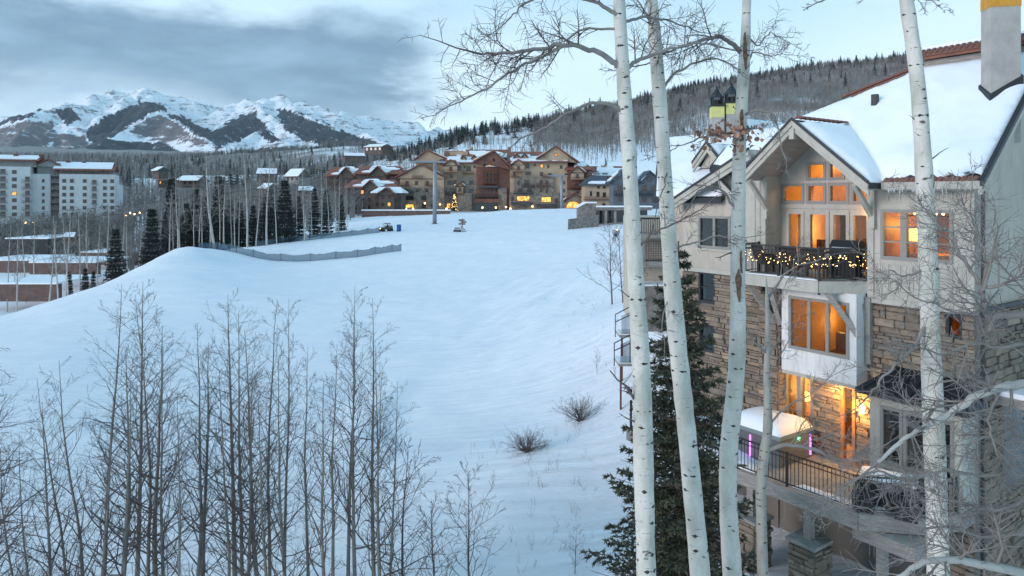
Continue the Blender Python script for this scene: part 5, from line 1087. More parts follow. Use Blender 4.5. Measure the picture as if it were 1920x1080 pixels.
# --- things on the decks
o_ = thing('string_lights', -1.4, 0, -2.54, 'warm string of small bulbs looped along the upper deck railing', 'string lights'); rg = random.Random(4); mb, wr = MB(), []
pl = [(-2.76, .02), (-.02, .02), (.90, 1.14)]
def along(t_):
    ls = [math.hypot(q_[0]-p[0], q_[1]-p[1]) for p, q_ in zip(pl[:-1], pl[1:])]; t_ *= sum(ls)
    for L_, p, q_ in zip(ls, pl[:-1], pl[1:]):
        if t_ <= L_+1e-6: return p[0]+(q_[0]-p[0])*t_/L_, p[1]+(q_[1]-p[1])*t_/L_
        t_ -= L_
    return pl[-1]
wp = []
for i in range(170):
    t_ = i/169; a_, w_ = along(t_); z = .86-.34*abs(math.sin(i*.31+math.sin(i*.11)*2))-rg.random()*.12; p = (a_+1.4+rg.uniform(-.02, .02), w_-.05, z); wp.append(p)
    if rg.random() < .35+.5*(math.sin(i*.17)*math.sin(i*.05+1) > -.1): s_ = rg.uniform(.005, .010); mb.box(p[0]-s_, p[0]+s_, p[1]-s_, p[1]+s_, p[2]-s_, p[2]+s_)
mb.build('bulbs', mat('fairy_bulb', (1, .8, .4), .5, emit=(1, .62, .2), estr=4.5), o_); V, Fc = tubes([(np.array(wp), np.full(len(wp), .004))], 3); obj('wire', mesh('wire', V, Fc, DARKMETAL), o_)
o_ = thing('grill', .12, 1.35, -2.54, 'black barbecue grill with closed lid on the upper deck', 'grill', rz=0.0)
MB().prism([(-.42, -.28, .82), (-.42, .28, .82), (-.42, .28, 1.02), (-.42, .14, 1.2), (-.42, -.12, 1.2), (-.42, -.28, 1.0)], (.84, 0, 0)).build('lid', DARKMETAL, o_); MB().box(-.42, .42, -.28, .28, .62, .815).build('firebox', BLK, o_); MB().box(-.85, -.43, -.25, .25, .78, .82).box(.43, .85, -.25, .25, .78, .82).build('side_shelf', DARKMETAL, o_); MB().box(-.4, .4, -.25, .25, .08, .61).build('cabinet', BLK, o_); MB().bar((-.3, -.32, .98), (.3, -.32, .98), .03).build('handle', STEEL, o_)
for sx in (-.36, .36): MB().lathe([(.05, 0), (.05, .08)], (sx, -.18, 0), 8).build('caster', BLK, o_)
WICK = mat('dark_wicker', (.06, .045, .04), .9, (.03, .025, .02), 30)
def patio_chair(a_, w_, z, rz, label):
    o_ = thing('patio_chair', a_, w_, z, label, 'chair', 'patio chairs on the upper deck', rz)
    MB().box(-.32, .32, -.32, .3, .3, .44).build('seat', WICK, o_); MB().prism([(-.34, .26, .4), (-.34, .38, .42), (-.34, .5, .92), (-.34, .42, .94)], (.68, 0, 0)).build('backrest', WICK, o_)
    for sx in (-.36, .30): MB().box(sx, sx+.06, -.3, .36, .56, .62).build('armrest', WICK, o_)
    for sx in (-.34, .28):
        for sy in (-.3, .24): MB().box(sx, sx+.06, sy, sy+.06, 0, .56).build('leg', WICK, o_)
patio_chair(-2.2, .75, -2.54, R(150), 'dark wicker chair at the left end of the upper deck'); patio_chair(-1.35, .8, -2.54, R(180), 'dark wicker chair in the middle of the upper deck'); patio_chair(-.55, .7, -2.54, R(200), 'dark wicker chair nearest the deck corner under the fairy lights')
tb = thing('hot_tub', -1.75, .05, -8.3, 'hot tub with thick snow on its cover and purple corner lights', 'hot tub')
MB().box(-.95, .95, -.85, .85, .02, .85).build('cabinet', mat('tub_cabinet', (.13, .14, .14), .8), tb); MB().box(-1.0, 1.0, -.9, .9, .85, .97).build('cover', mat('tub_cover', (.18, .24, .24), .7), tb)
sn_ = snow_sheet([(-.98, -.88, ZB+.97), (.98, -.88, ZB+.97), (.98, .88, ZB+.97), (-.98, .88, ZB+.97)], .34, tb, 9, 4, 'snow_load')
PUR = mat('purple_led', (.6, .1, .7), .5, emit=(.75, .12, 1.0), estr=2.5)
for x, y in ((.955, .75), (-.1, -.89)): MB().box(x, x+.035, y, y+.035, .1, .75).build('corner_light', PUR, tb)
MB().box(.96, .99, .1, .18, .68, .76).build('status_light', mat('green_led', (.1, .8, .2), .5, emit=(.1, 1, .3), estr=6), tb)
ft = thing('covered_table', 2.35, -.55, -8.3, 'patio table under a dark cover with snow on top at the lower deck corner', 'table', rz=.35)
MB().prism([(-.75, -.5, .02), (.75, -.5, .02), (.75, .5, .02), (-.75, .5, .02)], (0, 0, .70)).build('cover', BLK, ft); snow_sheet([(-.7, -.45, ZB+.725), (.7, -.45, ZB+.725), (.7, .45, ZB+.725), (-.7, .45, ZB+.725)], .12, ft, 10, 4, 'snow_load')
for x in (-.5, .5): MB().box(x-.26, x+.26, -.95, -.56, .02, .5).build('covered_seat', BLK, ft)
wl_ = thing('wall_lantern', .72, 1.15, -6.45, 'glowing lantern on the stone beside the lower terrace door', 'lamp'); MB().lathe([(.05, -.12), (.08, -.1), (.08, .1), (.03, .16)], k=8).build('lantern', BULB, wl_); MB().box(-.03, .03, .05, .14, -.02, .02).build('bracket', DARKMETAL, wl_)
# --- neighbouring lodge seen between the two left trunks, and the outdoor steps
nb = Far('timber_balcony_house', 1228, 600, 38, 'grey timber balconies with lattice seen between the two left aspen trunks', 'house')
nb.wall(1196, 1290, 408, 612, 1.6, 5, STUCCO); nb.wall(1190, 1268, 438, 447, 0, 1.6, WEATHER, 'balcony_floor'); nb.wall(1192, 1266, 490, 500, -.2, 1.6, WEATHER, 'balcony_floor'); nb.wall(1190, 1262, 535, 620, -.3, 1.6, STONEW, 'base_wall'); nb.wall(1192, 1262, 533, 535, -.35, 1.5, ROOFSNOW, 'snow_cap')
mb = MB()
for i in range(22): x = nb.x(1192+i*3.4); mb.box(x, x+.03, .02, .05, nb.z(438), nb.z(409))
mb.box(nb.x(1190), nb.x(1268), 0, .07, nb.z(411), nb.z(408)); mb.build('balusters', DARKMETAL, nb.root, kind='stuff')
mb = MB()
for i in range(18): x = nb.x(1206+i*3.2); mb.box(x, x+.02, .02, .04, nb.z(490), nb.z(450))
for i in range(12): z = nb.z(489-i*3.3); mb.box(nb.x(1206), nb.x(1262), .045, .06, z, z+.02)
mb.build('lattice', DARKMETAL, nb.root, kind='stuff')
for X in (1193, 1204, 1262): nb.wall(X, X+5, 447, 600, 0, .18, WEATHER, 'post')
for X, y, d, lab in ((1168, 640, 40, 'upper dark timber landing with handrail left of the trunks'), (1166, 694, 35, 'lower dark timber landing with handrail left of the trunks')):
    st = Far('stair_landing', X, y, d, lab, 'stairs', 'outdoor stair landings'); st.wall(X-6, X+44, y-12, y-7, 0, 1.6, WEATHER, 'landing'); st.wall(X-6, X+44, y-13.5, y-12, .02, 1.5, ROOFSNOW, 'snow_cap'); [st.wall(q_, q_+3, y-7, y+110, .2, .35, HTIMBER, 'post') for q_ in (X-2, X+36)]
    mb = MB()
    for a_, b_ in (((X-14, y-8), (X-14, y-50)), ((X-14, y-50), (X+16, y-66)), ((X+16, y-12), (X+16, y-66)), ((X-14, y-36), (X+16, y-50))): mb.bar((st.x(a_[0]), .05, st.z(a_[1])), (st.x(b_[0]), .05, st.z(b_[1])), .045)
    mb.build('handrail', DARKMETAL, st.root); mb = MB()
    for i in range(9): x = st.x(X-2+i*2.2); mb.box(x, x+.03, .03, .06, st.z(y-14), st.z(y-48-i))
    mb.build('balusters', DARKMETAL, st.root, kind='stuff')
# ------------------------------------------------------------------ vegetation
def bark_mat(name, c1, c2, dark, amount=.5, scale=1.0):
    m = mat(name, c1, .85, c2, 3.0*scale, .35, stretch=(1, 1, .5), bscale=14*scale); t = m.node_tree; b = t.nodes['Principled BSDF']
    co = t.nodes.new('ShaderNodeTexCoord')
    def ns(sc, s, det=3, rough=.6):
        mp = t.nodes.new('ShaderNodeMapping'); mp.inputs[3].default_value = sc; t.links.new(co.outputs['Object'], mp.inputs[0])
        n = t.nodes.new('ShaderNodeTexNoise'); n.inputs['Scale'].default_value = s; n.inputs['Detail'].default_value = det; n.inputs['Roughness'].default_value = rough; t.links.new(mp.outputs[0], n.inputs['Vector']); return n.outputs['Fac']
    def rng(v, lo, hi):
        n = t.nodes.new('ShaderNodeMapRange'); n.inputs[1].default_value = lo; n.inputs[2].default_value = hi; t.links.new(v, n.inputs[0]); return n.outputs[0]
    lent = rng(ns((1, 1, 9), 4.2*scale, 4, .7), .625, .69)      # short level scars
    eye = rng(ns((1, 1, 1.6), 3.1*scale, 3, .6), .67, .71)      # branch eyes
    mx_ = t.nodes.new('ShaderNodeMath'); mx_.operation = 'MAXIMUM'; t.links.new(lent, mx_.inputs[0]); t.links.new(eye, mx_.inputs[1])
    mu = t.nodes.new('ShaderNodeMath'); mu.operation = 'MULTIPLY'; mu.inputs[1].default_value = amount; t.links.new(mx_.outputs[0], mu.inputs[0])
    mix = t.nodes.new('ShaderNodeMix'); mix.data_type = 'RGBA'; t.links.new(mu.outputs[0], mix.inputs[0]); t.links.new(b.inputs['Base Color'].links[0].from_socket, mix.inputs[6]); mix.inputs[7].default_value = (*dark, 1)
    t.links.new(mix.outputs[2], b.inputs['Base Color']); return m
ASPEN = bark_mat('white_aspen_bark', (.63, .61, .55), (.41, .41, .35), (.05, .045, .04), .92)
ASPENG = bark_mat('grey_aspen_bark', (.26, .245, .21), (.16, .15, .13), (.05, .05, .045), .5)
ASPENM = bark_mat('pale_aspen_bark', (.50, .48, .44), (.36, .35, .32), (.08, .07, .06), .5, .4)
TWIG = mat('twig_bark', (.09, .07, .064), .85, (.14, .115, .105), 1.0)
TWIGP = mat('pale_twig_bark', (.27, .25, .225), .85, (.18, .165, .15), 2.5)
KNOT = mat('bark_knot', (.05, .042, .036), .9)
NEEDLE = mat('spruce_needles', (.040, .054, .038), .75, (.085, .085, .048), 1.2)
NEEDLEF = tint(mat('far_spruce_needles', (.022, .032, .028), .8), .3)
BRUSH = mat('bare_brush', (.21, .19, .175), .9, (.36, .335, .31), .06, lo=.42, hi=.6)
rn = np.random.RandomState(77)
def nrm(v): return v/(np.linalg.norm(v)+1e-9)
def limb(rg, p, d, L_, r, lev, out, up=.05, wander=.22, seg=None, kids=4, spread=.9, sides=4, shrink=.5, rmin=.004):
    n = max(3, min(9, int(L_/(seg or .35))+2)); pts_ = [np.array(p, float)]; d = nrm(np.array(d, float)); dirs = [d]
    for i in range(n-1):
        d = nrm(d+rg.normal(0, wander, 3)+np.array([0, 0, up])); pts_.append(pts_[-1]+d*L_/(n-1)); dirs.append(d)
    rad = np.linspace(r, max(rmin*.6, r*.3), n); out.append((np.array(pts_), rad, sides if lev > 0 else 3))
    if lev > 0: offshoots(rg, np.array(pts_), rad, dirs, L_, lev, out, up, wander, kids, spread, shrink, rmin)
def offshoots(rg, pts_, rad, dirs, L_, lev, out, up, wander, kids, spread, shrink, rmin, t0=.25):
    n = len(pts_)
    for c in range(kids):
        t_ = t0+(1-t0)*(c+rg.rand())/kids; f = t_*(n-1); i = min(n-2, int(f)); q_ = pts_[i]+(pts_[i+1]-pts_[i])*(f-i); d = dirs[i]
        sd = nrm(np.cross(d, rg.normal(0, 1, 3))); nd = nrm(d*(1-.35*spread)+sd*spread*rg.uniform(.6, 1.1))
        limb(rg, q_, nd, L_*shrink*rg.uniform(.55, 1.15)*(1.15-.5*t_), max(rmin, np.interp(f, np.arange(n), rad)*.6), lev-1, out, up, wander*1.1, None, max(2, kids-1), spread, 3, shrink, rmin)
def bare_tree(seed, h, r0, nb=26, t0=.32, blen=.30, up=.10, lev=2, kids=4, lean=.04, wig=.02, rmin=.006, sides=7, steep=.75):
    """returns trunk tubes, branch tubes"""
    rg = np.random.RandomState(seed); n = 12; pts_ = []; off = np.zeros(2); dr = rg.normal(0, lean, 2)
    for i in range(n): pts_.append([off[0], off[1], h*i/(n-1)]); dr = dr*.8+rg.normal(0, wig, 2); off = off+dr*h/(n-1)
    pts_ = np.array(pts_); pts_[:, :2] -= pts_[0, :2]; rad = r0*(1-np.linspace(0, 1, n)**1.15*.93); out = []
    for b_ in range(nb):
        t_ = t0+(.98-t0)*(b_+rg.rand())/nb; f = t_*(n-1); i = min(n-2, int(f)); q_ = pts_[i]+(pts_[i+1]-pts_[i])*(f-i); az_ = b_*2.4+rg.rand()
        L_ = h*blen*(1-t_)**.7*rg.uniform(.5, 1.15)+.25; d = np.array([math.cos(az_), math.sin(az_), steep*rg.uniform(.6, 1.5)])
        limb(rg, q_, d, L_, max(rmin, np.interp(f, np.arange(n), rad)*.42), lev, out, up, .16, None, kids, .75, 4, .5, rmin)
    return [(pts_, rad, sides)], out
def proto_tree(seed, bark, twig, **kw):
    tr, br = bare_tree(seed, **kw); V, Fc = tubes(tr); V2, F2 = tubes(br); return mesh('trunk', V, Fc, bark, True), mesh('branches', V2, F2, twig)
BY = {}
def plant(protos, name, loc, rz, sc, label, cat='tree', group=None, names=('trunk', 'branches'), tilt=(0, 0)):
    o = empty(name, loc, rz, label=label, cat=cat, group=group); o.scale = (sc[0], sc[0], sc[1]) if isinstance(sc, tuple) else (sc, sc, sc); o.rotation_euler = (tilt[0], tilt[1], rz)
    for nm, me in zip(names, protos): link(bpy.data.objects.new(nm, me), o)
    BY.setdefault(label, []).append(o)
    return o
# --- foreground aspens, trunk by trunk
def trunk_path(px, d, base_z, ext=True):
    """px rows (X, y, width px); the trunk goes on down to the ground and up out of frame"""
    pts_ = [P(X, y, d) for X, y, w in px]; rad = [w/2/F*d for X, y, w in px]
    top, bot = pts_[0], pts_[-1]
    up_ = (pts_[0]-pts_[1]); up_ /= up_[2]; dn = (pts_[-1]-pts_[-2]); dn /= dn[2]
    e = [top+up_*1.5+np.array([.05, 0, 0]), top+up_*3.5, top+up_*6.5]; er = [rad[0]*.85, rad[0]*.6, .03]
    if not ext: e, er = [top+up_*.5], [.006]
    z = bot[2]; b_ = []; br_ = []
    while z > base_z+1.5: z -= 1.5; b_.append(np.array([bot[0]+dn[0]*(z-bot[2])*.4, bot[1], z])); br_.append(rad[-1]*(1+.03*len(b_)))
    b_.append(np.array([b_[-1][0] if b_ else bot[0], bot[1], base_z-.3])); br_.append(rad[-1]*1.5)
    pp, rr = np.array(b_[::-1]+pts_[::-1]+e), np.array(br_[::-1]+rad[::-1]+er)
    s_ = np.r_[0, np.cumsum(np.linalg.norm(np.diff(pp, axis=0), axis=1))]; q_ = np.linspace(0, s_[-1], 90)
    pts2 = np.c_[[np.interp(q_, s_, pp[:, i]) for i in range(3)]].T
    for _ in range(3): pts2[1:-1] = (pts2[:-2]+2*pts2[1:-1]+pts2[2:])/4
    rr2 = np.interp(q_, s_, rr); rr2[1:-1] = (rr2[:-2]+2*rr2[1:-1]+rr2[2:])/4
    return pts2, rr2*(1+.025*rn.normal(0, 1, 90))
def big_aspen(px, d, limbs, label, seed, stubs=(), top=8, bark=ASPEN, twig=TWIG, ext=True):
    rg = np.random.RandomState(seed); x0 = P(*px[-1][:2], d); bz = gz(x0[0], d); pts_, rad = trunk_path(px, d, bz, ext)
    root = empty('aspen_tree', (pts_[0][0], pts_[0][1], bz), label=label, cat='tree', group='large aspens before the chalet'); o = np.array([pts_[0][0], pts_[0][1], bz])
    # swellings under the branch scars
    V, Fc = tubes([(pts_-o, rad, 18)]); obj('trunk', mesh('trunk', V, Fc, bark, True), root)
    kn = []
    for i in range(80):
        f = rg.uniform(18, 82); j = int(f); c = pts_[j]; a_ = rg.uniform(math.pi*1.05, math.pi*1.95); dv = np.array([math.cos(a_), math.sin(a_), 0]); s_ = rad[j]*rg.uniform(.09, .40)**1.0; tn = np.array([-dv[1], dv[0], 0])
        # eye-shaped scar: a low lens on the bark
        ring = [c+dv*rad[j]*math.cos(e*.9)*1.0+tn*rad[j]*math.sin(e*.9)*1.0 for e in (-s_/rad[j]*1.6, 0, s_/rad[j]*1.6)]
        mid = ring[1]+dv*s_*.22; tilt_ = rg.uniform(-.25, .25)*s_
        vs = [ring[0]+[0, 0, tilt_], ring[1]+dv*.003+[0, 0, s_*.55], ring[2]+[0, 0, -tilt_], ring[1]+dv*.003-[0, 0, s_*.5], mid]; n0 = len(kn)*5; kn.append((vs, n0))
    V = [v-o for vs, _ in kn for v in vs]; Fc = [t_ for _, n0 in kn for t_ in ((n0, n0+1, n0+4), (n0+1, n0+2, n0+4), (n0+2, n0+3, n0+4), (n0+3, n0, n0+4))]; tag(obj('bark_scars', mesh('bark_scars', V, Fc, KNOT), root), kind='stuff')
    for lp in limbs:
        path = np.array([P(X, y, dd) for X, y, dd in lp['p']]); r0, r1 = lp['r']; m_ = len(path); s_ = np.linspace(0, m_-1, m_*4); pth = np.c_[[np.interp(s_, np.arange(m_), path[:, i]) for i in range(3)]].T
        for _ in range(2): pth[1:-1] = (pth[:-2]+2*pth[1:-1]+pth[2:])/4
        rr = np.linspace(r0, r1, len(pth)); pth = pth+np.r_[[np.zeros(3)], rg.normal(0, .012, (len(pth)-1, 3))]; V, Fc = tubes([(pth-o, rr, 9)]); lo_ = obj('limb', mesh('limb', V, Fc, lp.get('m', TWIGP), True), root)
        out = []; dirs = list(np.gradient(pth, axis=0)); dirs = [nrm(v) for v in dirs]; L_ = np.sum(np.linalg.norm(np.diff(path, axis=0), axis=1))
        LL = lp.get('L', L_*.55)*1.9; pale = lp.get('t') is TWIGP
        offshoots(rg, pth-o, rr*.75, dirs, LL, 2, out, lp.get('up', .04), .22, lp.get('kids', 9)+(5 if pale else 3), .95, .56, .0042, lp.get('t0', .2))
        limb(rg, pth[-1]-o, dirs[-1], LL*.5, r1, 2, out, .04, .22, None, 5, .9, 3, .55, .0042)
        V, Fc = tubes(out); obj('twigs', mesh('twigs', V, Fc, lp.get('t', twig)), lo_, kind='stuff')
    out = []
    for b_ in range(top):
        j = 74+int(rg.rand()*15); az_ = rg.rand()*6.28; limb(rg, pts_[min(89, j)]-o, (math.cos(az_), math.sin(az_), .7), rg.uniform(.8, 1.8), .03, 2, out, .06, .2, None, 4)
    for (X, y, dx, dz, L_, r_) in stubs:
        c = P(X, y, d); limb(rg, c-o, (dx, -.3, dz), L_, r_, 1 if L_ > .4 else 0, out, .05, .2, .1, 3, .8, 5, .5, .004)
    if out: V, Fc = tubes(out); obj('crown', mesh('crown', V, Fc, twig), root)
    return root, o
big_aspen([(1160,-6,21),(1166,100,25),(1172,200,27),(1180,300,27),(1186,420,30),(1193,540,31),(1201,660,34),(1205,760,37),(1206,870,38),(1210,1000,36),(1212,1086,37)], 12.0,
    [dict(p=[(1163,128,12),(1140,108,11.9),(1105,90,11.8),(1060,84,11.7),(1000,92,11.6),(945,100,11.5),(895,102,11.4)], r=(.055, .02), L=1.05, kids=15, lev=3, t0=.35),
     dict(p=[(1060,84,11.7),(1010,108,11.6),(960,135,11.5),(905,168,11.4),(865,190,11.3)], r=(.03, .012), L=.85, kids=11, lev=2),
     dict(p=[(1168,210,12),(1145,194,11.9),(1110,192,11.8),(1065,212,11.7),(1020,240,11.6),(975,262,11.5)], r=(.04, .012), L=.55, kids=7, lev=2, t0=.5),
     dict(p=[(1165,40,12),(1135,12,11.9),(1090,-5,11.8),(1040,-20,11.7),(980,10,11.6),(958,30,11.5)], r=(.04, .012), L=.8, kids=10),
     dict(p=[(1170,135,12),(1195,112,12.1),(1250,92,12.2),(1310,78,12.3),(1350,88,12.4)], r=(.04, .016), L=.85, kids=11),
     dict(p=[(1168,56,12),(1100,52,12.0),(1060,75,12.0),(1030,95,12.0)], r=(.025, .008), L=.5, kids=6),
     dict(p=[(1170,40,12),(1210,30,12.2),(1260,40,12.5),(1310,60,12.7)], r=(.03, .01), L=.7, kids=9),
     dict(p=[(1188,475,12),(1218,440,11.9),(1262,420,11.8),(1310,395,11.7),(1345,365,11.6)], r=(.022, .006), L=.45, kids=5, m=TWIG)],
    'leftmost tall white aspen trunk with long bare limbs reaching left', 101, [(1196,760,-.9,.9,.9,.03),(1190,560,-.9,.3,.4,.015),(1200,800,-1,.6,.5,.02)])
big_aspen([(1222,-6,20),(1230,100,24),(1238,200,26),(1246,320,27),(1253,430,29),(1262,560,32),(1274,680,34),(1287,800,34),(1298,920,35),(1307,1010,36),(1314,1086,37)], 12.8,
    [dict(p=[(1240,170,12.8),(1262,140,12.9),(1300,118,13),(1340,108,13),(1370,120,13)], r=(.03, .01), L=.7, kids=8),
     dict(p=[(1226,70,12.8),(1215,30,12.7),(1190,-5,12.6)], r=(.03, .012), L=.6, kids=5),
     dict(p=[(1252,300,12.8),(1246,345,12.6),(1225,420,12.5),(1210,470,12.4)], r=(.012, .004), L=.4, kids=4, m=TWIG),
     dict(p=[(1256,470,12.8),(1300,455,12.7),(1350,440,12.6),(1400,445,12.5)], r=(.022, .006), L=.5, kids=6, m=TWIGP),
     dict(p=[(1258,540,12.8),(1240,600,12.6),(1250,660,12.5),(1225,700,12.4)], r=(.012, .004), L=.35, kids=5)],
    'second white aspen trunk from the left, leaning slightly right', 102, [(1240,190,-.9,.5,.3,.012),(1262,620,.7,.4,.4,.012)])
ro3, o3 = big_aspen([(1400,-6,15),(1399,60,17),(1396,110,22),(1391,180,22),(1387,260,24),(1385,330,24),(1384,420,26),(1383,520,27),(1384,600,29),(1382,680,31),(1376,760,31),(1366,830,33),(1364,900,32),(1366,970,33),(1370,1030,34),(1374,1086,35)], 13.4,
    [dict(p=[(1394,105,13.4),(1372,78,13.3),(1345,68,13.2),(1300,80,13.1),(1255,95,13),(1210,120,12.9)], r=(.05, .014), L=.9, kids=12, lev=3, t0=.3),
     dict(p=[(1398,60,13.4),(1420,90,13.4),(1440,60,13.4),(1462,70,13.4)], r=(.02, .006), L=.6, kids=7),
     dict(p=[(1392,150,13.4),(1410,95,13.4),(1440,105,13.4),(1468,100,13.4)], r=(.02, .006), L=.55, kids=6),
     dict(p=[(1386,222,13.4),(1420,205,13.2),(1450,212,13),(1462,250,12.9),(1470,300,12.8)], r=(.03, .008), L=.5, kids=6, m=TWIGP, t=TWIGP),
     dict(p=[(1386,250,13.4),(1330,252,13.2),(1280,272,13.1),(1245,290,13)], r=(.022, .006), L=.4, kids=6, m=TWIGP),
     dict(p=[(1385,400,13.4),(1350,350,13.2),(1310,355,13.1),(1290,395,13)], r=(.03, .008), L=.6, kids=7, m=TWIGP)],
    'third aspen trunk with a kink and a clump of dry leaves', 103, [(1385,470,-.8,.2,.5,.02),(1388,300,.8,.5,.4,.012)])
# torn brown bark on the third trunk
for X, y0, y1, w_ in ((1386, 505, 566, .07), (1390, 470, 512, .035), (1392, 205, 262, .05), (1398, 60, 130, .05)):
    a_, b_ = P(X, y0, 13.4-.17)-o3, P(X+2, y1, 13.4-.185)-o3; V = []; n_ = 9; rg = np.random.RandomState(int(y0))
    for i in range(n_): t_ = i/(n_-1); c = a_*(1-t_)+b_*t_; hw = w_*(math.sin(math.pi*min(.98, t_+.02))**.7)*rg.uniform(.6, 1.1)+.004; V += [c+[-hw, .05, 0], c+[rg.uniform(-.01, .01), -.015-.02*rg.rand(), 0], c+[hw*rg.uniform(.6, 1.1), .05, 0]]
    obj('torn_bark', mesh('torn_bark', V, [f for i in range(n_-1) for f in ((3*i, 3*i+1, 3*i+4, 3*i+3), (3*i+1, 3*i+2, 3*i+5, 3*i+4))], mat('torn_bark', (.20, .12, .075), .95, (.07, .05, .04), 14, .6)), ro3)
# clump of dead leaves that stayed on
lc = obj('dry_leaf_clump', mesh('dry_leaf_clump', *tubes([(np.array([P(1384, 262, 13.3), P(1360, 250, 13.2), P(1330, 256, 13.1), P(1308, 268, 13.1)])-o3, np.array([.012, .009, .006, .004])), (np.array([P(1384, 255, 13.3), P(1410, 243, 13.1), P(1424, 262, 13.0)])-o3, np.array([.01, .007, .004]))], 5), TWIG), ro3)
DRYLEAF = tint(mat('dry_leaf', (.36, .20, .13), .8, (.26, .14, .09), 9.0), .35)
lv = []
for k_ in range(4):
    rg = np.random.RandomState(k_); V = [(0, 0, 0)]; m_ = 8
    for i in range(m_): a_ = 2*math.pi*i/m_; rr = .042*(1+.25*math.cos(a_))*rg.uniform(.8, 1.15); V.append((rr*math.cos(a_)+.03, rr*math.sin(a_), .014*math.cos(2*a_)+rg.uniform(-.008, .008)))
    lv.append(mesh('leaf', V, [(0, i+1, (i+1) % m_+1) for i in range(m_)], DRYLEAF))
for i in range(150):
    t_ = rn.rand(); X = np.clip(rn.normal(1360, 34), 1302, 1430); y = 250+rn.normal(0, 14)+abs(X-1365)*.12; p = P(X, y, 13.15+rn.normal(0, .18))-o3
    ob = bpy.data.objects.new('leaf', lv[i % 4]); link(ob, lc); ob.location = p; ob.rotation_euler = rn.rand(3)*6.28; s_ = rn.uniform(.7, 1.25); ob.scale = (s_, s_, s_)
big_aspen([(1698,-6,24),(1710,70,25),(1722,160,26),(1729,260,29),(1734,350,30),(1739,450,33),(1742,560,32),(1746,680,34),(1750,780,36),(1754,880,37),(1757,990,37),(1760,1086,39)], 11.3,
    [dict(p=[(1742,600,11.3),(1712,655,11.1),(1675,690,11),(1640,725,10.9),(1612,765,10.8)], r=(.035, .01), L=.6, kids=9, m=TWIGP, t=TWIGP, lev=2),
     dict(p=[(1744,500,11.3),(1700,520,11.2),(1672,505,11.1),(1650,540,11)], r=(.02, .006), L=.45, kids=6, m=TWIGP, t=TWIGP),
     dict(p=[(1752,880,11.3),(1700,905,11.1),(1650,880,11),(1600,900,10.9),(1560,940,10.8)], r=(.03, .008), L=.6, kids=9, m=TWIGP, t=TWIGP),
     dict(p=[(1700,10,11.3),(1725,-8,11.3),(1757,8,11.3)], r=(.02, .006), L=.3, kids=4), dict(p=[(1700,-10,11.3),(1560,-8,11.2),(1515,14,11.1)], r=(.03, .008), L=.15, kids=3)],
    'single white aspen trunk rising in front of the chalet bay windows', 104, [(1745,300,.8,.7,.35,.015),(1720,230,-1,.6,.2,.015)])
# slender aspen beside the hot tub deck
big_aspen([(1438,560,7),(1440,620,10),(1437,700,12),(1440,760,15),(1440,810,18),(1431,860,19),(1426,920,19),(1428,990,19),(1430,1086,20)], 15.0,
    [dict(p=[(1434,845,15),(1470,832,14.8),(1520,838,14.6),(1560,860,14.4),(1592,868,14.3),(1640,845,14.2)], r=(.05, .014), L=.75, kids=11, m=TWIGP, t=TWIGP, lev=3),
     dict(p=[(1438,800,15),(1470,765,14.8),(1520,740,14.6),(1560,705,14.5)], r=(.025, .008), L=.65, kids=9, m=TWIGP, t=TWIGP),
     dict(p=[(1440,620,15),(1462,560,14.9),(1480,520,14.8),(1496,470,14.7)], r=(.012, .005), L=.4, kids=6, m=TWIGP, t=TWIGP),
     dict(p=[(1428,900,15),(1470,940,14.8),(1540,960,14.6),(1610,945,14.5),(1660,970,14.4)], r=(.025, .008), L=.7, kids=10, m=TWIGP, t=TWIGP),
     dict(p=[(1440,700,15),(1480,640,14.9),(1500,590,14.8)], r=(.012, .005), L=.4, kids=6, m=TWIGP, t=TWIGP)],
    'slender grey aspen with crooked twigs before the hot tub deck', 105, (), 3, bark_mat('greenish_bark', (.34, .34, .30), (.24, .24, .21), (.08, .08, .07), .6), TWIGP, ext=False)
